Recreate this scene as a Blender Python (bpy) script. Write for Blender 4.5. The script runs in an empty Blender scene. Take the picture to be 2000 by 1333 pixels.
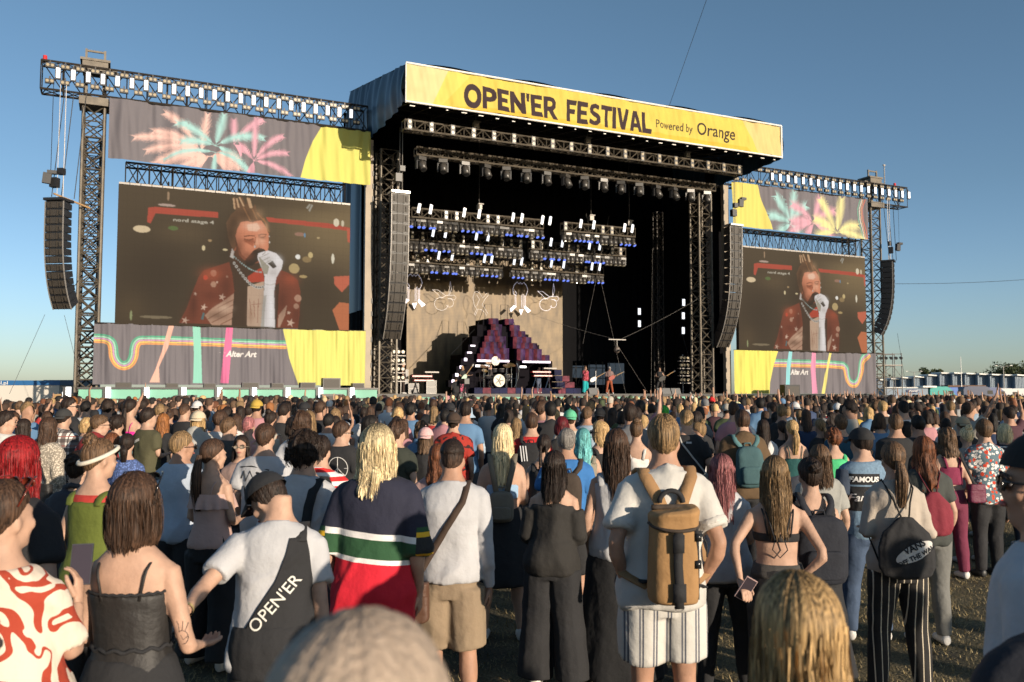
import bpy, bmesh, math, random
import numpy as np
from mathutils import Vector, Matrix, Euler
from mathutils.bvhtree import BVHTree
R=math.radians; PI=math.pi
scn=bpy.context.scene
# ---------------------------------------------------------------- camera
cam=bpy.data.cameras.new('camera'); cam.lens=30; cam.sensor_width=36; cam.clip_end=3000; cam.clip_start=.05
co=bpy.data.objects.new('camera',cam); scn.collection.objects.link(co)
EYE=1.95; PITCH=math.atan((768-666.5)/1667.)
co.location=(0,0,EYE); co.rotation_euler=(PI/2+PITCH,0,0); scn.camera=co
cam.dof.use_dof=True; cam.dof.focus_distance=9; cam.dof.aperture_fstop=4.5
# ---------------------------------------------------------------- light
SUN=Vector((.718,-.769,.191)).normalized()      # towards the sun
SE=math.asin(SUN.z); SA=math.atan2(SUN.x,SUN.y)
w=bpy.data.worlds.new('World'); scn.world=w; w.use_nodes=True
nt=w.node_tree; bg=nt.nodes['Background']; sky=nt.nodes.new('ShaderNodeTexSky'); sky.sky_type='NISHITA'
sky.sun_disc=False; sky.sun_elevation=SE; sky.sun_rotation=SA; sky.altitude=0; sky.air_density=1.0; sky.dust_density=.6; sky.ozone_density=2.0
# evening air over the coast is greyer-blue near the horizon than the sky model's yellow: tint by elevation
tcw=nt.nodes.new('ShaderNodeTexCoord'); spw=nt.nodes.new('ShaderNodeSeparateXYZ'); crw=nt.nodes.new('ShaderNodeValToRGB'); mxw=nt.nodes.new('ShaderNodeMix'); mxw.data_type='RGBA'; mxw.blend_type='MULTIPLY'; mxw.inputs[0].default_value=1
nt.links.new(tcw.outputs['Generated'],spw.inputs[0]); nt.links.new(spw.outputs[2],crw.inputs[0]); e=crw.color_ramp.elements; e[0].position=0; e[0].color=(.52,.61,.86,1); e[1].position=.5; e[1].color=(.515,.57,.57,1); q=e.new(.10); q.color=(.53,.60,.76,1)
q=e.new(.22); q.color=(.50,.56,.63,1)
nt.links.new(sky.outputs[0],mxw.inputs[6]); nt.links.new(crw.outputs[0],mxw.inputs[7]); vsw=nt.nodes.new('ShaderNodeVectorMath'); vsw.operation='SCALE'; vsw.inputs[3].default_value=1.9; nt.links.new(mxw.outputs[2],vsw.inputs[0]); nt.links.new(vsw.outputs[0],bg.inputs[0]); bg.inputs[1].default_value=.094
sl=bpy.data.lights.new('sun','SUN'); sl.energy=5; sl.angle=R(.5); sl.color=(1,.85,.67)
so=bpy.data.objects.new('sun',sl); scn.collection.objects.link(so); so.rotation_euler=SUN.to_track_quat('Z','Y').to_euler()
scn.view_settings.view_transform='Standard'; scn.view_settings.look='None'; scn.view_settings.exposure=0.35; scn.view_settings.gamma=1
scn.cycles.max_bounces=5; scn.cycles.diffuse_bounces=2; scn.cycles.glossy_bounces=2; scn.cycles.transparent_max_bounces=6
# ---------------------------------------------------------------- helpers
def lin(c):
    return tuple((x/255/12.92 if x/255<=.04045 else ((x/255+.055)/1.055)**2.4) for x in c)
def px(x,Y): return (x-1000)/1667.*Y
MT={}
def mat(name,col=(.5,.5,.5),rough=.6,metal=0,emit=None,es=1,objcol=False,vcol=None,noise=None,bump=None,spec=None,sheen=0):
    """noise=(scale,amount) value variation, bump=(scale,strength)"""
    if name in MT: return MT[name]
    m=bpy.data.materials.new(name); m.use_nodes=True; t=m.node_tree; b=t.nodes['Principled BSDF']; MT[name]=m
    b.inputs['Base Color'].default_value=(*col,1); b.inputs['Roughness'].default_value=rough; b.inputs['Metallic'].default_value=metal
    if spec is not None: b.inputs['Specular IOR Level'].default_value=spec
    if emit: b.inputs['Emission Color'].default_value=(*emit,1); b.inputs['Emission Strength'].default_value=es
    src=None
    if objcol:
        o=t.nodes.new('ShaderNodeObjectInfo'); src=o.outputs['Color']
    if vcol:
        a=t.nodes.new('ShaderNodeVertexColor'); a.layer_name='Col'
        if src:
            mx=t.nodes.new('ShaderNodeMix'); mx.data_type='RGBA'; mx.blend_type='MULTIPLY'; mx.inputs[0].default_value=1
            t.links.new(src,mx.inputs[6]); t.links.new(a.outputs[0],mx.inputs[7]); src=mx.outputs[2]
        else: src=a.outputs[0]
        if vcol=='emit':
            t.links.new(src,b.inputs['Emission Color']); b.inputs['Emission Strength'].default_value=es; src=None
    tc=t.nodes.new('ShaderNodeTexCoord')
    if noise:
        n=t.nodes.new('ShaderNodeTexNoise'); n.inputs['Scale'].default_value=noise[0]; n.inputs['Detail'].default_value=4
        t.links.new(tc.outputs['Object'],n.inputs['Vector'])
        mr=t.nodes.new('ShaderNodeMapRange'); mr.inputs[1].default_value=.3; mr.inputs[2].default_value=.7; mr.inputs[3].default_value=1-noise[1]; mr.inputs[4].default_value=1+noise[1]*.5
        t.links.new(n.outputs[0],mr.inputs[0])
        mx=t.nodes.new('ShaderNodeMix'); mx.data_type='RGBA'; mx.blend_type='MULTIPLY'; mx.inputs[0].default_value=1
        if src: t.links.new(src,mx.inputs[6])
        else: mx.inputs[6].default_value=(*col,1)
        cb=t.nodes.new('ShaderNodeCombineColor')
        for i in range(3): t.links.new(mr.outputs[0],cb.inputs[i])
        t.links.new(cb.outputs[0],mx.inputs[7]); src=mx.outputs[2]
    if src: t.links.new(src,b.inputs['Base Color'])
    if bump:
        n=t.nodes.new('ShaderNodeTexNoise'); n.inputs['Scale'].default_value=bump[0]; n.inputs['Detail'].default_value=5
        t.links.new(tc.outputs['Object'],n.inputs['Vector'])
        bp=t.nodes.new('ShaderNodeBump'); bp.inputs['Strength'].default_value=bump[1]; bp.inputs['Distance'].default_value=.02
        t.links.new(n.outputs[0],bp.inputs['Height']); t.links.new(bp.outputs[0],b.inputs['Normal'])
    return m
COL=scn.collection
def tag(o,label=None,cat=None,group=None,kind=None):
    if label: o['label']=label
    if cat: o['category']=cat
    if group: o['group']=group
    if kind: o['kind']=kind
    return o
def empty(name,loc,rz=0,label=None,cat=None,group=None):
    o=bpy.data.objects.new(name,None); COL.objects.link(o); o.location=loc; o.rotation_euler=(0,0,rz); o.empty_display_size=.2
    return tag(o,label,cat,group)
def copy_tree(o,parent=None,**kw):
    c=o.copy(); COL.objects.link(c)
    if parent: c.parent=parent
    for ch in KIDS.get(o.name,[]): copy_tree(bpy.data.objects[ch],c)
    KIDS[c.name]=[x for x in []]
    return c
KIDS={}
def copy_thing(o,loc=None,rz=None,label=None,group=None):
    c=o.copy(); COL.objects.link(c)
    for ch in o.children:
        k=ch.copy(); COL.objects.link(k); k.parent=c
        for g in ch.children:
            q=g.copy(); COL.objects.link(q); q.parent=k
    if loc is not None: c.location=loc
    if rz is not None: c.rotation_euler=(c.rotation_euler[0],c.rotation_euler[1],rz)
    if label: c['label']=label
    if group: c['group']=group
    return c
class MB:
    def __init__(s): s.v=[]; s.f=[]; s.mi=[]; s.n=0; s.cur=0
    def add(s,V,F,M=None):
        V=np.asarray(V,float).reshape(-1,3)
        if M is not None: V=V@np.array(M.to_3x3()).T+np.array(M.translation)
        s.v.append(V); n=s.n
        for f in F: s.f.append(tuple(i+n for i in f)); s.mi.append(s.cur)
        s.n+=len(V); return s
    def box(s,c,d,M=None,rz=0,rx=0,ry=0,taper=1):
        x,y,z=[k/2 for k in d]; V=[(-x,-y,-z),(x,-y,-z),(x,y,-z),(-x,y,-z),(-x*taper,-y*taper,z),(x*taper,-y*taper,z),(x*taper,y*taper,z),(-x*taper,y*taper,z)]
        m=Matrix.Translation(c)@Euler((rx,ry,rz)).to_matrix().to_4x4()
        if M is not None: m=M@m
        return s.add(V,[(0,3,2,1),(4,5,6,7),(0,1,5,4),(1,2,6,5),(2,3,7,6),(3,0,4,7)],m)
    def tube(s,pts,rad,n=6,caps=True,flat=1,up=None):
        pts=[Vector(p) for p in pts]; k=len(pts)
        if not hasattr(rad,'__len__'): rad=[rad]*k
        V=[];prev=None
        for i,p in enumerate(pts):
            d=(pts[min(i+1,k-1)]-pts[max(i-1,0)]).normalized()
            if prev is None:
                a=Vector(up) if up else (Vector((0,0,1)) if abs(d.z)<.9 else Vector((0,1,0)))
                e1=d.cross(a).normalized()
            else: e1=(prev-d*prev.dot(d)).normalized()
            prev=e1; e2=d.cross(e1)
            for j in range(n):
                a=2*PI*j/n; V.append(p+e1*(math.cos(a)*rad[i])+e2*(math.sin(a)*rad[i]*flat))
        F=[]
        for i in range(k-1):
            for j in range(n):
                a=i*n+j;b=i*n+(j+1)%n; F.append((a,b,b+n,a+n))
        if caps: F.append(tuple(range(n-1,-1,-1))); F.append(tuple(range((k-1)*n,k*n)))
        return s.add([tuple(v) for v in V],F)
    def beam(s,a,b,r,n=4): return s.tube([a,b],r,n)
    def ell(s,c,r,nu=12,nv=8,M=None):
        V=[];F=[]
        for i in range(nv+1):
            t=PI*i/nv
            for j in range(nu):
                a=2*PI*j/nu; V.append((c[0]+r[0]*math.sin(t)*math.cos(a),c[1]+r[1]*math.sin(t)*math.sin(a),c[2]+r[2]*math.cos(t)))
        for i in range(nv):
            for j in range(nu):
                a=i*nu+j;b=i*nu+(j+1)%nu; F.append((a,a+nu,b+nu,b))
        return s.add(V,F,M)
    def quad(s,*p): return s.add(p,[tuple(range(len(p)))])
    def loft(s,rings,caps=True):
        n=len(rings[0]);V=[p for r in rings for p in r];F=[]
        for i in range(len(rings)-1):
            for j in range(n):
                a=i*n+j;b=i*n+(j+1)%n;F.append((a,b,b+n,a+n))
        if caps: F.append(tuple(range(n-1,-1,-1)));F.append(tuple(range((len(rings)-1)*n,len(rings)*n)))
        return s.add(V,F)
    def grid(s,V,nu,nv,wrap=False):
        F=[]
        for i in range(nv-1):
            for j in range(nu if wrap else nu-1):
                a=i*nu+j;b=i*nu+(j+1)%nu;F.append((a,b,b+nu,a+nu))
        return s.add(V,F)
    def mesh(s,name,mats,smooth=False):
        me=bpy.data.meshes.new(name); V=np.concatenate(s.v) if s.v else np.zeros((0,3))
        me.from_pydata(V.tolist(),[],s.f)
        if not isinstance(mats,(list,tuple)): mats=[mats]
        for m in mats: me.materials.append(m)
        if len(mats)>1: me.polygons.foreach_set('material_index',s.mi)
        if smooth: me.polygons.foreach_set('use_smooth',[True]*len(me.polygons))
        me.update(); return me
    def build(s,name,mats,parent=None,smooth=False,loc=None):
        o=bpy.data.objects.new(name,s.mesh(name,mats,smooth)); COL.objects.link(o)
        if parent: o.parent=parent
        if loc is not None: o.location=loc
        return o
def nth(i): 
    n=i+1; return '%d%s'%(n,'th' if 10<n%100<14 else {1:'st',2:'nd',3:'rd'}.get(n%10,'th'))
def struct(o): o['kind']='structure'; return o
# stage frame: s along the front, d into the stage, z up
AU=math.atan2(.42008,.90748); P0=Vector((-6.91,48,0))
UV=Vector((math.cos(AU),math.sin(AU),0)); NV=Vector((-math.sin(AU),math.cos(AU),0))
def SP(s,d,z): return P0+UV*s+NV*d+Vector((0,0,z))
def sthing(name,s,d,z,label,cat,group=None,rz=0): return empty(name,SP(s,d,z),AU+rz,label,cat,group)
# ---- raster canvas for printed cloth and screens
class Canvas:
    def __init__(s,W,H,col): s.W=W;s.H=H;s.a=np.ones((H,W,3))*np.array(lin(col))
    def poly(s,pts,col,raw=False):
        P=np.array(pts,float)
        if not raw: P=P*[s.W,s.H]
        x0=max(int(P[:,0].min()),0);x1=min(int(P[:,0].max())+2,s.W);y0=max(int(P[:,1].min()),0);y1=min(int(P[:,1].max())+2,s.H)
        if x1<=x0 or y1<=y0: return
        X,Y=np.meshgrid(np.arange(x0,x1)+.5,np.arange(y0,y1)+.5); ins=np.zeros(X.shape,bool)
        n=len(P)
        for i in range(n):
            xa,ya=P[i];xb,yb=P[(i+1)%n]
            if ya==yb: continue
            c=((Y<ya)!=(Y<yb))&(X<(xb-xa)*(Y-ya)/(yb-ya)+xa); ins^=c
        s.a[y0:y1,x0:x1][ins]=lin(col)
    def dab(s,c,rx,ry,col,al):
        Y,X=np.mgrid[0:s.H,0:s.W]; r=((X/s.W-c[0])/rx)**2+((Y/s.H-c[1])/ry)**2; a=(al*np.exp(-r*1.1))[...,None]; s.a=s.a*(1-a)+np.array(lin(col))*a
    def line(s,pts,w,col,raw=False):
        P=np.array(pts,float)
        if not raw: P=P*[s.W,s.H]; w=w*s.H
        for i in range(len(P)-1):
            d=P[i+1]-P[i]; L=np.hypot(*d)
            if L<1e-6: continue
            n=np.array([-d[1],d[0]])/L*w/2; e=d/L*w*.25
            s.poly([P[i]-e+n,P[i+1]+e+n,P[i+1]+e-n,P[i]-e-n],col,True)
    def ell(s,c,rx,ry,col):
        s.poly([(c[0]+rx*math.cos(a),c[1]+ry*math.sin(a)) for a in np.linspace(0,2*PI,18)[:-1]],col)
    def text(s,txt,x0,y0,x1,y1,col,bold=.0,shear=0):
        T=text_tris(txt,bold,shear); P=np.array([v for t in T for v in t]); mn=P.min(0);mx=P.max(0)
        for t in T:
            q=[((p[0]-mn[0])/(mx[0]-mn[0])*(x1-x0)+x0,y1-(p[1]-mn[1])/(mx[1]-mn[1])*(y1-y0)) for p in t]; s.poly(q,col)
    def frond(s,c,t,w,col):
        c=np.array(c)*[s.W,s.H];t=np.array(t)*[s.W,s.H];d=t-c;L=np.hypot(*d)
        ctl=(c+t)/2+np.array([0,-.22*L if abs(d[0])>abs(d[1])*.4 else 0])
        q=lambda k:(1-k)**2*c+2*k*(1-k)*ctl+k*k*t
        dq=lambda k:2*(1-k)*(ctl-c)+2*k*(t-ctl)
        n=int(30+L*.16); w=w*s.H
        s.line([q(k) for k in np.linspace(0,1,14)],max(1.6,w*.10),col,True)
        for i in range(n):
            k=.1+.9*i/(n-1); p=q(k);e=dq(k);e/=np.hypot(*e);nn=np.array([-e[1],e[0]])
            ll=w*2.9*(.3+max(0,math.sin(min(1,k*1.1)*PI*.85))**.8)*random.uniform(.8,1.15)*.8
            for sg in (-1,1):
                tip=p+ (e*.9+nn*sg*.62)*ll+np.array([0,.12*ll]); b=e*max(1.0,L/n*.50)
                s.poly([p-b,p+b,tip],col,True)
def text_tris(txt,bold=0,shear=0):
    c=bpy.data.curves.new('t','FONT'); c.body=txt; c.size=1; c.offset=bold; c.shear=shear; c.resolution_u=3; c.fill_mode='FRONT'
    o=bpy.data.objects.new('t',c); COL.objects.link(o); dg=bpy.context.evaluated_depsgraph_get(); dg.update()
    me=bpy.data.meshes.new_from_object(o.evaluated_get(dg)); me.calc_loop_triangles()
    V=[(v.co.x,v.co.y) for v in me.vertices]; T=[[V[i] for i in t.vertices] for t in me.loop_triangles]
    bpy.data.objects.remove(o); bpy.data.curves.remove(c); bpy.data.meshes.remove(me); return T
def draw_art(cv,items,bgc=None):
    for it in items:
        k=it[0]
        if k=='P': cv.poly(it[2],it[1])
        elif k=='L': cv.line(it[3],it[2],it[1])
        elif k=='E': cv.ell(it[2],it[3],it[4],it[1])
        elif k=='G': cv.dab(it[2],it[3],it[4],it[1],it[5])
        elif k=='T': cv.text(it[2],*it[3][0],*it[3][1],it[1],bold=.022 if it[2][0]=='n' else .03,shear=0 if it[2][0]=='n' else .25)
        elif k=='F':
            for c,t in it[2]: cv.frond(c,t,it[3],it[1])
        elif k=='R':
            P=np.array(it[1])*[cv.W,cv.H]; 
            # smooth the path (Chaikin), offset five stripes
            for _ in range(3):
                Q=[P[0]]
                for i in range(len(P)-1): Q+= [P[i]*.75+P[i+1]*.25,P[i]*.25+P[i+1]*.75]
                Q.append(P[-1]); P=np.array(Q)
            T=np.gradient(P,axis=0); T/=np.linalg.norm(T,axis=1)[:,None]; Nn=np.stack([-T[:,1],T[:,0]],1)
            wd=it[2]*cv.H; sg=1 if P[-1][0]>P[0][0] else -1
            for j,c in enumerate(((95,175,140),(165,222,190),(212,162,192),(244,205,112),(238,165,100))):
                cv.line(P+Nn*sg*(j-2)*wd*1.6,wd*1.25,c,True)
def panel_mesh(name,cv,wd,ht,fold,material,mult=None):
    """printed sheet: x 0..wd, z 0..ht, folds push it along y"""
    H,W=cv.H,cv.W; x=np.linspace(0,wd,W);z=np.linspace(ht,0,H);X,Z=np.meshgrid(x,z); Yd=fold(X,Z) if fold else X*0
    V=np.stack([X,Yd,Z],-1).reshape(-1,3); me=bpy.data.meshes.new(name)
    i=np.arange(H-1)[:,None]*W+np.arange(W-1)[None,:]; F=np.stack([i,i+W,i+W+1,i+1],-1).reshape(-1,4)
    me.vertices.add(len(V)); me.vertices.foreach_set('co',V.ravel()); me.loops.add(F.size); me.loops.foreach_set('vertex_index',F.ravel().astype(np.int32))
    me.polygons.add(len(F)); me.polygons.foreach_set('loop_start',np.arange(0,F.size,4,dtype=np.int32)); me.polygons.foreach_set('loop_total',np.full(len(F),4,np.int32))
    me.update(calc_edges=True); me.polygons.foreach_set('use_smooth',np.ones(len(F),bool))
    a=me.color_attributes.new('Col','FLOAT_COLOR','POINT'); C=np.ones((H*W,4)); C[:,:3]=cv.a.reshape(-1,3); a.data.foreach_set('color',C.ravel())
    me.materials.append(material); me.update(); return me
def link(me,name,parent=None,loc=None):
    o=bpy.data.objects.new(name,me); COL.objects.link(o)
    if parent: o.parent=parent
    if loc is not None: o.location=loc
    return o
def vnoise(x,y,seed=0,oct=3):
    """cheap smooth noise from summed sines"""
    r=np.random.RandomState(seed); o=0*x; 
    for k in range(oct*3):
        f=2**(k//3)*r.uniform(.7,1.4);a=r.uniform(0,2*PI);p=r.uniform(0,2*PI)
        o=o+np.sin((x*math.cos(a)+y*math.sin(a))*f+p)/f*.5
    return o
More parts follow.
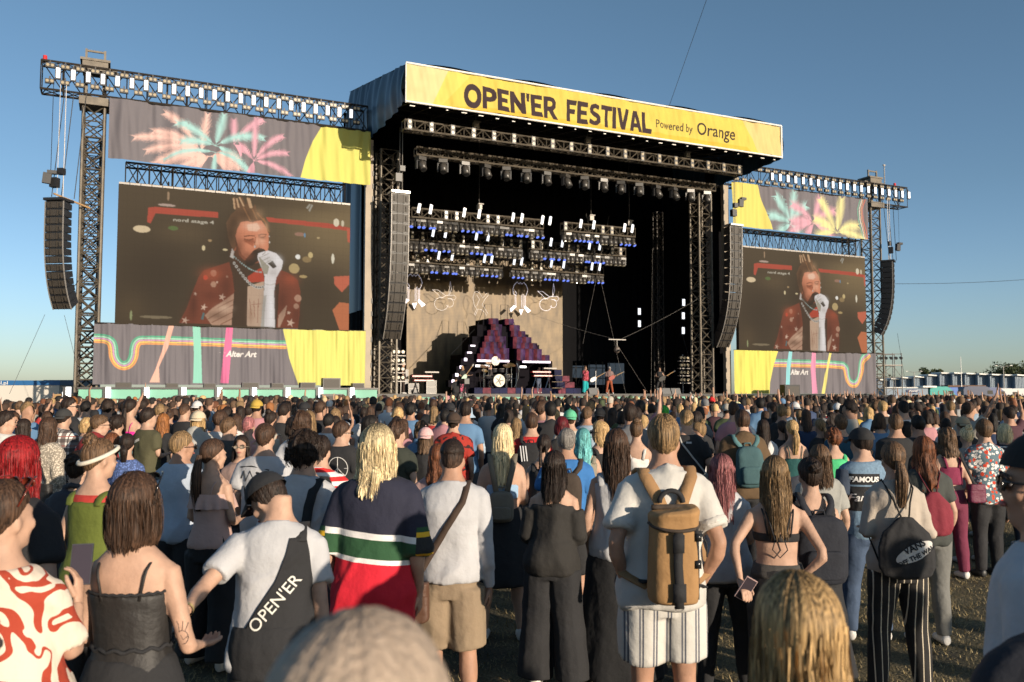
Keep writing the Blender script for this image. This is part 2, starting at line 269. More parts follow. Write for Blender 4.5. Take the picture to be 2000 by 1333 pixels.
ART={'scr':[('G',(140,118,82),(.921,.171),.225,.284,.7),('G',(48,38,29),(.157,.631),.189,.336,.75),('G',(52,41,30),(.85,.689),.143,.223,.65),('G',(60,48,34),(.745,.024),.251,.07,.5),('G',(110,90,64),(.261,.317),.119,.079,.35),('G',(95,76,52),(.062,.883),.063,.116,.4),('G',(46,36,27),(.45,.426),.092,.27,.6),('P',(188,80,62),[(.118,.155),(.143,.145),(.404,.145),(.405,.188),(.148,.191),(.13,.267),(.117,.26)]),('E',(190,165,150),(.193,.125),.036,.01),('E',(170,140,110),(.198,.057),.005,.033),('T',(205,195,175),'nord stage 4',[(.22,.213),(.388,.246)]),('P',(188,80,62),[(.611,.152),(.895,.159),(1.001,.181),(1.002,.207),(.885,.197),(.622,.185)]),('P',(200,100,75),[(.983,.188),(1.004,.185),(1.002,.301),(.987,.293)]),('P',(205,105,78),[(.925,.575),(.998,.562),(.997,.631),(.963,.697),(.928,.637)]),('P',(200,115,75),[(.92,.839),(.953,.775),(.998,.781),(.997,.994),(.954,.993)]),('E',(230,205,165),(.096,.312),.034,.026),('E',(225,205,160),(.347,.419),.007,.02),('E',(225,205,160),(.438,.422),.011,.008),('E',(250,245,235),(.757,.439),.011,.019),('E',(210,185,130),(.815,.419),.011,.024),('E',(235,225,200),(.919,.435),.007,.04),('E',(150,125,85),(.798,.455),.021,.023),('E',(190,165,115),(.741,.531),.024,.039),('E',(180,155,105),(.783,.589),.018,.012),('E',(235,220,190),(.933,.148),.014,.032),('E',(220,205,175),(.963,.151),.007,.026),('E',(170,140,100),(.373,.361),.008,.01),('E',(190,165,120),(.85,.28),.007,.008),('E',(160,120,100),(.764,.263),.024,.015),('E',(110,150,175),(.787,.267),.004,.018),('E',(95,115,65),(.221,.289),.021,.016),('E',(150,155,110),(.063,.935),.005,.036),('E',(130,115,90),(.161,.941),.065,.011),('P',(165,160,145),[(.791,.053),(.806,.019),(.814,.022),(.799,.06)]),('P',(165,160,145),[(.802,.073),(.816,.022),(.824,.025),(.809,.079)]),('P',(126,62,44),[(.253,.978),(.283,.869),(.303,.761),(.328,.64),(.35,.585),(.376,.566),(.458,.51),(.482,.612),(.487,.98)]),('P',(126,62,44),[(.654,.622),(.681,.549),(.717,.569),(.759,.619),(.772,.709),(.769,.889),(.762,.99),(.661,.988)]),('P',(190,148,122),[(.388,.986),(.358,.916),(.387,.862),(.435,.804),(.481,.74),(.482,.98)]),('L',(120,70,50),.005,[(.372,.941),(.477,.828)]),('L',(120,70,50),.005,[(.388,.967),(.477,.882)]),('L',(120,70,50),.005,[(.409,.859),(.481,.787)]),('L',(120,70,50),.005,[(.426,.978),(.478,.928)]),('P',(190,150,125),[(.674,.896),(.712,.811),(.704,.893),(.681,.986),(.672,.986)]),('P',(80,118,120),[(.35,.896),(.358,.901),(.352,.95),(.343,.944)]),('P',(200,168,142),[(.525,.696),(.607,.641),(.611,.987),(.538,.986)]),('L',(150,95,75),.004,[(.546,.782),(.555,.903)]),('L',(150,95,75),.004,[(.565,.794),(.57,.916)]),('L',(150,95,75),.004,[(.585,.779),(.582,.955)]),('L',(150,95,75),.004,[(.554,.823),(.597,.813)]),('P',(185,68,48),[(.528,.593),(.598,.539),(.611,.644),(.537,.658)]),('P',(66,48,36),[(.453,.399),(.479,.368),(.5,.441),(.527,.469),(.546,.469),(.585,.458),(.586,.547),(.536,.614),(.537,.702),(.537,.986),(.471,.984),(.48,.72),(.47,.599),(.457,.517)]),('P',(66,48,36),[(.656,.671),(.674,.648),(.673,.814),(.666,.988),(.658,.988)]),('P',(210,200,190),[(.459,.472),(.468,.397),(.477,.41),(.473,.485)]),('E',(185,140,115),(.391,.601),.013,.024),('E',(185,140,115),(.392,.684),.012,.022),('E',(185,140,115),(.448,.622),.005,.009),('E',(185,140,115),(.76,.759),.016,.028),('E',(185,140,115),(.753,.821),.012,.022),('E',(205,70,50),(.358,.637),.01,.018),('P',(225,190,165),[(.433,.746),(.433,.768),(.445,.772),(.434,.781),(.435,.802),(.427,.785),(.416,.794),(.423,.776),(.415,.761),(.427,.765)]),('P',(225,190,165),[(.357,.831),(.357,.85),(.368,.854),(.358,.862),(.358,.882),(.352,.866),(.341,.875),(.348,.857),(.34,.843),(.351,.849)]),('P',(225,190,165),[(.282,.929),(.283,.951),(.295,.955),(.283,.963),(.284,.984),(.277,.967),(.266,.977),(.272,.958),(.265,.942),(.276,.948)]),('P',(225,190,165),[(.735,.915),(.735,.942),(.75,.947),(.735,.957),(.737,.983),(.728,.963),(.713,.973),(.722,.951),(.711,.931),(.727,.938)]),('P',(225,190,165),[(.723,.853),(.723,.867),(.732,.87),(.724,.876),(.725,.89),(.72,.879),(.712,.885),(.716,.873),(.711,.862),(.719,.866)]),('P',(225,190,165),[(.319,.745),(.319,.756),(.326,.759),(.32,.764),(.321,.775),(.316,.765),(.31,.771),(.314,.761),(.309,.752),(.315,.755)]),('P',(225,190,165),[(.408,.652),(.408,.663),(.414,.664),(.409,.668),(.409,.678),(.406,.671),(.401,.676),(.404,.667),(.401,.66),(.406,.661)]),('P',(150,85,60),[(.483,.315),(.49,.39),(.498,.456),(.518,.488),(.556,.517),(.59,.497),(.614,.409),(.613,.324),(.543,.247),(.495,.255)]),('P',(222,140,105),[(.48,.315),(.488,.255),(.5,.207),(.543,.184),(.592,.181),(.617,.237),(.626,.279),(.626,.373),(.621,.413),(.594,.404),(.574,.404),(.551,.451),(.528,.474),(.51,.451),(.496,.397),(.487,.357)]),('P',(240,190,160),[(.529,.22),(.573,.201),(.587,.242),(.574,.265),(.534,.266)]),('P',(238,170,135),[(.574,.312),(.584,.379),(.572,.397),(.562,.381)]),('P',(185,105,75),[(.516,.337),(.559,.324),(.564,.347),(.555,.381),(.521,.353)]),('E',(205,120,85),(.477,.404),.008,.022),('P',(112,80,56),[(.463,.393),(.449,.328),(.44,.22),(.461,.149),(.48,.118),(.467,.03),(.474,.018),(.499,.071),(.493,.014),(.508,.017),(.524,.08),(.527,.021),(.537,.012),(.553,.086),(.563,.056),(.572,.112),(.596,.142),(.622,.194),(.632,.262),(.623,.275),(.611,.213),(.592,.171),(.553,.2),(.519,.19),(.502,.207),(.488,.255),(.478,.315),(.484,.39),(.474,.426)]),('L',(205,165,125),.012,[(.469,.03),(.475,.109)]),('L',(205,165,125),.012,[(.483,.031),(.492,.094)]),('L',(205,165,125),.012,[(.495,.021),(.513,.081)]),('L',(205,165,125),.012,[(.529,.019),(.542,.09)]),('L',(205,165,125),.012,[(.537,.022),(.549,.089)]),('L',(165,115,75),.008,[(.513,.094),(.543,.188)]),('L',(165,115,75),.008,[(.552,.102),(.572,.175)]),('L',(165,115,75),.008,[(.572,.125),(.602,.18)]),('L',(165,115,75),.008,[(.601,.162),(.626,.262)]),('L',(110,65,45),.008,[(.519,.311),(.544,.301),(.563,.301)]),('L',(110,65,45),.008,[(.58,.295),(.593,.285),(.615,.285)]),('L',(110,65,45),.006,[(.519,.331),(.54,.337),(.559,.322)]),('L',(110,65,45),.006,[(.581,.306),(.598,.311),(.612,.295)]),('L',(110,65,45),.004,[(.567,.312),(.564,.364),(.571,.39)]),('E',(230,225,215),(.565,.383),.004,.008),('E',(225,215,200),(.628,.296),.002,.005),('E',(225,215,200),(.629,.342),.003,.008),('P',(38,30,25),[(.522,.495),(.541,.452),(.56,.412),(.582,.389),(.606,.397),(.617,.416),(.599,.445),(.58,.49),(.556,.526),(.532,.537)]),('P',(232,224,220),[(.597,.984),(.603,.846),(.608,.751),(.611,.606),(.594,.533),(.577,.466),(.58,.432),(.605,.415),(.624,.406),(.66,.422),(.691,.481),(.685,.537),(.662,.608),(.653,.719),(.66,.988)]),('P',(190,183,172),[(.597,.984),(.603,.846),(.608,.751),(.62,.749),(.613,.872),(.611,.984)]),('P',(165,158,140),[(.581,.452),(.605,.491),(.63,.528),(.622,.585),(.606,.586),(.593,.52)]),('L',(150,140,128),.004,[(.586,.465),(.629,.426)]),('L',(150,140,128),.004,[(.592,.494),(.632,.453)]),('L',(150,140,128),.004,[(.601,.518),(.636,.477)]),('L',(150,140,128),.004,[(.597,.443),(.612,.42)]),('P',(48,38,28),[(.623,.505),(.645,.479),(.663,.526),(.647,.541)]),('L',(180,172,160),.004,[(.611,.661),(.635,.668),(.654,.657)]),('E',(165,190,185),(.476,.471),.004,.006),('E',(165,190,185),(.485,.482),.003,.006),('E',(165,190,185),(.494,.494),.002,.006),('E',(165,190,185),(.502,.505),.003,.006),('E',(165,190,185),(.51,.517),.003,.006),('E',(165,190,185),(.519,.527),.003,.006),('E',(165,190,185),(.527,.537),.003,.006),('E',(165,190,185),(.536,.546),.002,.006),('E',(165,190,185),(.543,.553),.004,.006),('E',(165,190,185),(.552,.56),.004,.006),('E',(165,190,185),(.561,.566),.003,.004),('E',(165,190,185),(.569,.57),.003,.005),('E',(165,190,185),(.577,.572),.003,.006),('E',(165,190,185),(.586,.573),.003,.006),('E',(165,190,185),(.594,.573),.004,.006),('E',(200,195,185),(.477,.518),.006,.01),('E',(70,52,40),(.477,.518),.004,.005),('E',(200,195,185),(.487,.541),.006,.012),('E',(70,52,40),(.487,.541),.003,.006),('E',(200,195,185),(.497,.566),.006,.01),('E',(70,52,40),(.497,.566),.003,.006),('E',(200,195,185),(.506,.589),.006,.01),('E',(70,52,40),(.506,.589),.003,.004),('E',(200,195,185),(.516,.609),.006,.012),('E',(70,52,40),(.516,.609),.003,.006),('E',(200,195,185),(.526,.629),.006,.012),('E',(70,52,40),(.526,.629),.003,.006),('E',(200,195,185),(.536,.647),.006,.011),('E',(70,52,40),(.536,.647),.002,.005),('E',(200,195,185),(.545,.661),.006,.012),('E',(70,52,40),(.545,.661),.004,.006),('E',(200,195,185),(.555,.674),.007,.01),('E',(70,52,40),(.555,.674),.003,.006),('E',(200,195,185),(.565,.683),.006,.01),('E',(70,52,40),(.565,.683),.003,.006),('E',(200,195,185),(.574,.689),.006,.01),('E',(70,52,40),(.574,.689),.004,.005),('E',(200,195,185),(.584,.69),.006,.012),('E',(70,52,40),(.584,.69),.003,.006),('E',(200,195,185),(.593,.689),.007,.011),('E',(70,52,40),(.593,.689),.004,.005),('E',(200,195,185),(.603,.684),.007,.01),('E',(70,52,40),(.603,.684),.003,.006),('G',(105,58,38),(.495,.397),.026,.094,.75),('G',(255,210,180),(.558,.229),.041,.031,.75),('G',(250,195,160),(.593,.327),.019,.05,.55),('G',(130,75,52),(.537,.34),.025,.015,.6),('G',(135,80,56),(.598,.308),.019,.013,.6),('G',(120,66,46),(.531,.452),.03,.035,.7),('G',(165,95,66),(.574,.38),.018,.022,.5),('G',(58,40,28),(.458,.302),.023,.1,.75),('G',(66,45,32),(.513,.142),.054,.033,.5),('G',(190,150,112),(.577,.132),.024,.043,.4),('G',(58,40,28),(.471,.207),.019,.05,.6),('G',(200,160,120),(.614,.221),.009,.042,.4),('G',(72,30,22),(.309,.84),.021,.105,.7),('G',(185,90,60),(.383,.608),.046,.047,.6),('G',(80,34,24),(.444,.696),.031,.121,.6),('G',(90,36,26),(.378,.768),.037,.04,.5),('G',(72,30,22),(.687,.785),.033,.11,.6),('G',(180,84,56),(.726,.616),.033,.041,.5),('G',(90,60,44),(.409,.912),.046,.033,.6),('G',(235,200,170),(.439,.857),.03,.028,.5),('G',(95,45,30),(.291,.921),.03,.065,.4),('G',(70,30,24),(.753,.89),.025,.083,.5),('G',(150,144,136),(.607,.846),.013,.148,.6),('G',(255,252,250),(.641,.843),.011,.137,.6),('G',(165,158,146),(.621,.475),.032,.028,.4),('G',(255,252,250),(.665,.471),.02,.034,.5),('G',(160,150,140),(.646,.569),.023,.033,.4),('G',(150,110,85),(.551,.903),.016,.068,.5)],'ul':[('F',(224,168,182),[[(.447,.543),(.445,.125)],[(.447,.543),(.555,.04)],[(.447,.543),(.478,.654)]],.05),('F',(240,196,184),[[(.327,.735),(.092,.6)],[(.327,.735),(.157,.455)],[(.327,.735),(.197,.132)],[(.327,.735),(.347,.071)],[(.327,.735),(.134,.793)],[(.327,.735),(.16,.995)],[(.327,.735),(.267,.641)]],.055),('F',(172,214,210),[[(.379,.597),(.24,.28)],[(.379,.597),(.407,.044)],[(.379,.597),(.56,.351)],[(.379,.597),(.499,.968)],[(.379,.597),(.254,.587)]],.06),('F',(240,196,184),[[(.36,.782),(.192,.995)],[(.36,.782),(.244,1.093)],[(.36,.782),(.435,.998)],[(.36,.782),(.295,1.069)],[(.36,.782),(.462,.793)],[(.36,.782),(.468,.951)]],.06),('F',(172,214,210),[[(.38,.708),(.51,.961)],[(.38,.708),(.195,.917)],[(.38,.708),(.375,.998)]],.035),('F',(224,168,182),[[(.524,.793),(.53,.034)],[(.524,.793),(.634,.283)],[(.524,.793),(.653,.58)],[(.524,.793),(.669,.978)],[(.524,.793),(.471,.53)],[(.524,.793),(.514,.978)]],.045),('P',(232,222,118),[(.799,-.027),(1.006,-.04),(1.008,1.025),(.708,.998),(.728,.654),(.757,.307)])],'ur':[('F',(172,214,210),[[(.416,.833),(.257,.659)],[(.416,.833),(.308,.204)],[(.416,.833),(.44,.074)],[(.416,.833),(.523,.338)],[(.416,.833),(.324,1.043)],[(.416,.833),(.474,1.02)]],.09),('F',(224,168,182),[[(.585,.749),(.43,.341)],[(.585,.749),(.633,.12)],[(.585,.749),(.739,.375)],[(.585,.749),(.418,.742)],[(.585,.749),(.405,1.017)],[(.585,.749),(.526,1.107)],[(.585,.749),(.727,1.017)],[(.585,.749),(.696,.736)]],.09),('F',(234,224,160),[[(.752,.926),(.646,.147)],[(.752,.926),(.799,.084)],[(.752,.926),(.92,.669)],[(.752,.926),(.964,.993)],[(.752,.926),(.598,.612)],[(.752,.926),(.603,1.03)],[(.752,.926),(.663,.696)]],.09),('L',(120,190,160),.017,[(.948,.037),(.927,.278),(.929,.545),(.948,.836),(.964,1.074)]),('L',(240,235,220),.017,[(.96,.033),(.939,.271),(.941,.542),(.961,.833),(.976,1.07)]),('L',(235,165,110),.017,[(.972,.03),(.951,.268),(.954,.538),(.973,.826),(.988,1.067)]),('L',(225,120,100),.017,[(.985,.023),(.963,.264),(.966,.532),(.985,.823),(1.001,1.064)]),('P',(232,215,115),[(-.017,-.037),(.173,-.007),(.278,1.013),(-.022,.987)])],'ll':[('R',[(-.004,.25),(.037,.254),(.058,.303),(.065,.396),(.067,.542),(.081,.658),(.102,.701),(.123,.655),(.134,.536),(.135,.39),(.143,.294),(.163,.254),(.68,.29)],.019),('P',(238,185,165),[(.251,.002),(.269,-.002),(.25,.376),(.233,.559),(.22,.708),(.224,.96),(.189,.96),(.209,.738),(.229,.439)]),('P',(150,212,190),[(.334,.005),(.362,.008),(.368,.486),(.373,.967),(.34,.967),(.341,.489)]),('P',(228,120,160),[(.455,.012),(.48,.015),(.474,.479),(.467,.97),(.438,.964),(.446,.479)]),('P',(233,224,122),[(.667,.018),(1.012,.005),(1.014,1.023),(.73,.99),(.693,.522)]),('T',(240,232,225),'Alter Art',[(.455,.413),(.571,.516)]),('L',(200,190,185),.004,[(.432,.446),(.455,.449)])],'lr':[('R',[(.951,.003),(.9,.191),(.896,.434),(.872,.677),(.835,.778),(.8,.719),(.785,.559),(.779,.361),(.749,.281),(.25,.281)],.024),('P',(150,215,220),[(.367,-.003),(.395,-.007),(.379,.42),(.373,.826),(.343,.826),(.353,.424)]),('P',(228,150,180),[(.536,.0),(.568,.003),(.562,.413),(.572,.993),(.538,.993),(.529,.413)]),('P',(236,222,130),[(.662,.0),(.68,.0),(.642,.524),(.622,1.0),(.599,1.0),(.625,.528)]),('P',(236,224,110),[(-.013,-.024),(.296,-.003),(.263,.312),(.232,.733),(.225,1.038),(-.017,1.017)]),('T',(240,232,225),'Alter Art',[(.379,.42),(.502,.549)])]}
# ================================================================ GROUND
ground_m=mat('dry_grass_soil',(.11,.085,.05),.95)
t=ground_m.node_tree; b=t.nodes['Principled BSDF']; tc=t.nodes.new('ShaderNodeTexCoord'); n1=t.nodes.new('ShaderNodeTexNoise'); n1.inputs['Scale'].default_value=1.3; n1.inputs['Detail'].default_value=8
n2=t.nodes.new('ShaderNodeTexNoise'); n2.inputs['Scale'].default_value=45; n2.inputs['Detail'].default_value=6; cr=t.nodes.new('ShaderNodeValToRGB'); mx=t.nodes.new('ShaderNodeMix'); mx.data_type='FLOAT'
t.links.new(tc.outputs['Object'],n1.inputs['Vector']); t.links.new(tc.outputs['Object'],n2.inputs['Vector']); mx.inputs[0].default_value=.5
t.links.new(n1.outputs[0],mx.inputs[2]); t.links.new(n2.outputs[0],mx.inputs[3]); t.links.new(mx.outputs[0],cr.inputs[0]); t.links.new(cr.outputs[0],b.inputs['Base Color'])
e=cr.color_ramp.elements; e[0].position=.38; e[0].color=(.035,.03,.018,1); e[1].position=.62; e[1].color=(.20,.15,.075,1); q=e.new(.5); q.color=(.09,.075,.035,1)
bp=t.nodes.new('ShaderNodeBump'); bp.inputs['Distance'].default_value=.03; t.links.new(n2.outputs[0],bp.inputs['Height']); t.links.new(bp.outputs[0],b.inputs['Normal'])
g=MB().quad((-900,-300,0),(900,-300,0),(900,1600,0),(-900,1600,0)).build('ground',ground_m); struct(g)
rs=np.random.RandomState(3)
N=70000; y=rs.uniform(1.0,1,N)*rs.uniform(1.6,13,N)**1.0; x=rs.uniform(-.72,.72,N)*y; L=rs.uniform(.02,.085,N); a=rs.uniform(0,2*PI,N); lean=rs.uniform(.3,1.6,N); wv=rs.uniform(.0012,.0028,N)*(1+y*.15)
clump=np.sin(x*3.1+1)+np.sin(y*2.7)+np.sin((x+y)*7)*.5; L*=(.5+.35*np.clip(clump,0,2))
dx=np.cos(a);dy=np.sin(a); tip=np.stack([x+dx*L*np.sin(lean),y+dy*L*np.sin(lean),.004+L*np.abs(np.cos(lean))*.8+.006],1)
p1=np.stack([x-dy*wv,y+dx*wv,0*x+.002],1);p2=np.stack([x+dy*wv,y-dx*wv,0*x+.002],1)
V=np.stack([p1,p2,tip],1).reshape(-1,3); me=bpy.data.meshes.new('grass'); me.vertices.add(3*N); me.vertices.foreach_set('co',V.ravel()); me.loops.add(3*N); me.loops.foreach_set('vertex_index',np.arange(3*N,dtype=np.int32)); me.polygons.add(N); me.polygons.foreach_set('loop_start',np.arange(0,3*N,3,dtype=np.int32)); me.polygons.foreach_set('loop_total',np.full(N,3,np.int32)); me.update(calc_edges=True)
me.materials.append(mat('straw',(.30,.23,.11),.8,noise=(3,.5))); tag(link(me,'grass'),'trampled dry straw-coloured grass underfoot','grass',kind='stuff')

# ================================================================ MATERIALS
alu=mat('black_truss',(.045,.038,.032),.45,.3,noise=(2,.3)); alu_l=mat('weathered_truss',(.13,.11,.085),.5,.3,noise=(3,.3)); alu_s=mat('silver_truss',(.45,.43,.4),.35,.7)
blk=mat('black_cloth',(.006,.006,.007),.95,spec=.1); blkp=mat('black_metal',(.018,.018,.02),.45); blkg=mat('black_gloss',(.02,.02,.02),.2)
tarp=mat('blue_black_tarp',(.03,.075,.13),.42,bump=(1.2,.5)); roofm=mat('roof_membrane',(.012,.013,.015),.6)
white=mat('white_tube',(.75,.72,.68),.45); lampw=mat('strobe_lit',(.8,.8,.8),.4,emit=(.93,.95,1),es=1.2); lensw=mat('warm_lens',(.30,.24,.15),.3,emit=(1,.8,.5),es=.05); bluel=mat('blue_lens',(.1,.15,.5),.15,emit=(.12,.2,.8),es=.9)
redm=mat('red_plastic',(.5,.02,.02),.35); greym=mat('grey_metal',(.28,.26,.24),.5,.2); postm=mat('tan_steel_post',(.33,.27,.2),.6,noise=(.7,.25))
grillem=mat('speaker_grille',(.05,.042,.034),.6,noise=(30,.4)); woodm=mat('plywood_skirt',(.42,.26,.12),.7,noise=(1,.2)); greenm=mat('mint_scrim',(.17,.42,.31),.6,noise=(1,.15)); greenp=mat('pale_mint_scrim',(.42,.58,.45),.6,noise=(1,.1))
cable=mat('cable',(.02,.02,.02),.6)
def truss(th,p0,p1,w,h,bays,rc=.03,rb=.016,m=None,axis='x',xb=True,ladder=False):
    """box truss between local points along x or z; four chords plus one bracing mesh, children of th"""
    m=m or alu
    p0=Vector(p0);p1=Vector(p1); 
    if axis=='x': e1=Vector((0,w,0));e2=Vector((0,0,h))
    else: e1=Vector((w,0,0));e2=Vector((0,h,0))
    cs=[e1*a+e2*b_ for a,b_ in((-.5,-.5),(.5,-.5),(.5,.5),(-.5,.5))]
    for c in cs: MB().beam(p0+c,p1+c,rc,6).build('chord',m,th)
    mb=MB()
    for i in range(bays+1):
        q=p0.lerp(p1,i/bays)
        for k in range(4): mb.beam(q+cs[k],q+cs[(k+1)%4],rb)
        if i<bays:
            q2=p0.lerp(p1,(i+1)/bays)
            for k in range(4):
                a,b_=(k,(k+1)%4)
                if i%2: a,b_=b_,a
                mb.beam(q+cs[a],q2+cs[b_],rb)
                if xb and k in (0,2): mb.beam(q+cs[b_],q2+cs[a],rb)
    mb.build('bracing',m,th)
# ================================================================ ROOF
roof=sthing('stage_roof',11.1,0,0,'huge black arched stage roof with a bright yellow front fascia','stage roof')
def rz(mb_pts): return [(s-11.1,d,z) for s,d,z in mb_pts]
SL,SR=-1.08,23.28
# top membrane, humped between the frames
mb=MB();nu,nv=60,14;V=[]
for j in range(nv):
    t=j/(nv-1);d=-6+t*11.6
    for i in range(nu):
        u=i/(nu-1);s=SL+u*(SR-SL); z=18.5+2.35*t+.34*abs(math.sin(u*5*PI))*(1 if True else 0)*min(1,t*3+.75)
        V.append((s-11.1,d,z))
mb.grid(V,nu,nv); mb.build('membrane',roofm,roof,True)
mb=MB(); nu,nv=30,14;V=[]
for j in range(2):
    for i in range(2): V.append((1.2-11.1+i*20.2,5.6+j*6,20.4-j*1.6))
mb.grid(V,2,2); mb.build('rear_membrane',roofm,roof)
# soffit and its cross trusses
mb=MB(); mb.add(rz([(SL,-5.9,17.3),(SR,-5.9,17.3),(SR,5.6,19.2),(SL,5.6,19.2)]),[(0,1,2,3)]); mb.build('soffit',blk,roof)
mb=MB()
for i in range(19):
    s=SL+.5+i*1.29
    a=(s-11.1,-5.8,16.75);b_=(s-11.1,0,17.75)
    mb.beam(a,b_,.035); mb.beam((a[0],a[1],a[2]+.45),(b_[0],b_[1],b_[2]+.6),.03)
    for k in range(7):
        t0=k/7;t1=(k+1)/7; pa=Vector(a).lerp(Vector(b_),t0);pb=Vector(a).lerp(Vector(b_),t1); mb.beam(pa,pb+Vector((0,0,.5)),.02); 
for d in (-5.8,-4,-2.2,-.5): mb.beam((SL-11.1,d,16.8+(d+6)*.17),(SR-11.1,d,16.8+(d+6)*.17),.04)
mb.build('roof_framing',alu,roof)
# fascia print
cv=Canvas(1100,90,(243,212,92)); H_=1.85; WF=SR-SL
def fs(s,z): return ((s-SL)/WF,(18.5-z)/H_)
cv.poly([fs(-1.2,18.6),fs(1.25,18.6),fs(.35,16.6),fs(-1.2,16.6)],(240,222,150)); cv.poly([fs(1.25,18.6),fs(2.6,18.6),fs(.8,16.6),fs(.35,16.6)],(244,222,105))
cv.poly([fs(SR+.1,18.6),fs(20.2,18.6),fs(21.0,17.4),fs(21.5,16.6),fs(SR+.1,16.6)],(242,212,130))
cv.poly([fs(3,16.9),fs(14,16.95),fs(20.5,16.9),fs(21,16.6),fs(1,16.6)],(244,199,72))
LET={ # heavy grotesque letters in a unit box, y up
'P':([(0,0),(.27,0),(.27,.33),(.5,.33),(.75,.4),(.88,.55),(.88,.78),(.75,.94),(.5,1),(0,1)],[[(.27,.55),(.45,.55),(.58,.6),(.6,.67),(.58,.74),(.45,.78),(.27,.78)]]),
'E':([(0,0),(.8,0),(.72,.22),(.28,.22),(.28,.4),(.68,.4),(.68,.61),(.28,.61),(.28,.79),(.76,.79),(.76,1),(0,1)],[]),
'N':([(0,0),(.26,0),(.26,.55),(.68,0),(.94,0),(.94,1),(.68,1),(.68,.46),(.26,1),(0,1)],[]),
"'":([(.05,.62),(.2,.62),(.25,1),(0,1)],[]),
'R':([(0,0),(.27,0),(.27,.34),(.36,.34),(.66,0),(1,0),(.66,.4),(.84,.55),(.84,.8),(.7,.95),(.5,1),(0,1)],[[(.27,.56),(.45,.56),(.56,.62),(.57,.69),(.54,.76),(.45,.79),(.27,.79)]]),
'F':([(0,0),(.27,0),(.27,.38),(.62,.38),(.66,.6),(.27,.6),(.27,.79),(.72,.79),(.76,1),(0,1)],[]),
'S':([(.02,.08),(.35,0),(.65,.03),(.85,.18),(.85,.42),(.68,.56),(.35,.68),(.33,.77),(.48,.8),(.72,.74),(.76,.94),(.45,1.01),(.15,.93),(.05,.75),(.1,.56),(.3,.45),(.56,.35),(.56,.25),(.42,.2),(.06,.3)],[]),
'T':([(.28,0),(.55,0),(.55,.78),(.84,.78),(.84,1),(0,1),(0,.78),(.28,.78)],[]),
'I':([(0,0),(.27,0),(.27,1),(0,1)],[]),
'V':([(.33,0),(.6,0),(.95,1),(.66,1),(.47,.38),(.28,1),(0,1)],[]),
'A':([(0,0),(.28,0),(.34,.2),(.62,.2),(.68,0),(.97,0),(.62,1),(.34,1)],[[(.39,.4),(.57,.4),(.48,.7)]]),
'L':([(0,0),(.7,0),(.78,.24),(.27,.24),(.27,1),(0,1)],[])}
ink=(70,52,50)
def word(txt,s0,s1,zt,zb,first=None):
    W_={'O':1.15,'P':.92,'E':.84,'N':1.0,"'":.3,'R':1.0,'F':.8,'S':.9,'T':.88,'I':.33,'V':.96,'A':.98,'L':.8}
    tot=sum(W_[c] for c in txt); sc=(s1-s0)/tot; x=s0
    for c in txt:
        if c=='O':
            cx=x+.5*sc*1.1;cz=(zt+zb)/2-.03; rr=(zt-zb)*.56
            cv.poly([fs(cx+math.cos(a)*.54*sc*1.0,cz+math.sin(a)*rr) for a in np.linspace(0,2*PI,30)[:-1]],ink)
            cv.poly([fs(cx+math.cos(a)*.27*sc,cz+math.sin(a)*rr*.5) for a in np.linspace(0,2*PI,24)[:-1]],(243,212,92))
        else:
            o,hs=LET[c]
            cv.poly([fs(x+p[0]*sc,zb+p[1]*(zt-zb)) for p in o],ink)
            for h in hs: cv.poly([fs(x+p[0]*sc,zb+p[1]*(zt-zb)) for p in h],(243,212,92))
        x+=W_[c]*sc
word("OPEN'ER",2.05,7.6,18.0,16.82); word('FESTIVAL',8.08,13.7,18.02,16.82)
cv.text('Powered by',*fs(13.95,17.72),*fs(16.52,17.1),(60,45,45),bold=.008); cv.text('Orange',*fs(16.78,17.92),*fs(19.66,16.98),(60,45,45),bold=.012)
fab=mat('banner_print',vcol='base',rough=.75,bump=(3.0,.5),spec=.2)
cv.a=cv.a*np.array([.58,.62,.76])
foldF=lambda X,Z: .05*vnoise(X*1.4,Z*2.2,1)+.03*vnoise(X*5,Z*2,2)-.02
fl=link(panel_mesh('fascia_banner',cv,WF,H_,foldF,fab),'fascia_banner',roof,(SL-11.1,-6.06,16.64)); fl['label']='yellow festival name banner'
mb=MB()
for z in (18.56,16.58): mb.beam(rz([(SL,-6.08,z)])[0],rz([(SR,-6.08,z)])[0],.055,8)
mb.beam(rz([(SR,-6.08,18.56)])[0],rz([(SR,-6.08,16.5)])[0],.06,8); mb.beam(rz([(SL,-6.08,18.56)])[0],rz([(SL,-6.08,16.5)])[0],.03,8)
for i in range(26):
    s=SL+.4+i*.94; mb.box((s-11.1,-5.9,16.44+.04*math.sin(i*7)),(random.uniform(.05,.3),.08,.04))
mb.build('fascia_frame',white,roof)
# side tarps
def tarp_side(s,z0f,z1f,z0b,z1b,name,flip=1):
    nu,nv=90,24;V=[]
    for j in range(nv):
        v=j/(nv-1)
        for i in range(nu):
            u=i/(nu-1); d=-6+u*11.6; top=z1f+(z1b-z1f)*u; bot=z0f+(z0b-z0f)*u-.25*math.sin(u*PI)
            ds=.06*math.sin(u*70+v*3+math.sin(u*9)*2)+.05*math.sin(u*31+v*5); V.append((s-11.1+flip*(ds+.5*math.sin(v*PI)*.3),d,bot+(top-bot)*v))
    MB().grid(V,nu,nv).build(name,tarp,roof,True)
tarp_side(SL,16.6,18.5,16.9,20.8,'side_tarp',-1); tarp_side(SR,16.5,18.5,16.4,20.8,'side_tarp',1)
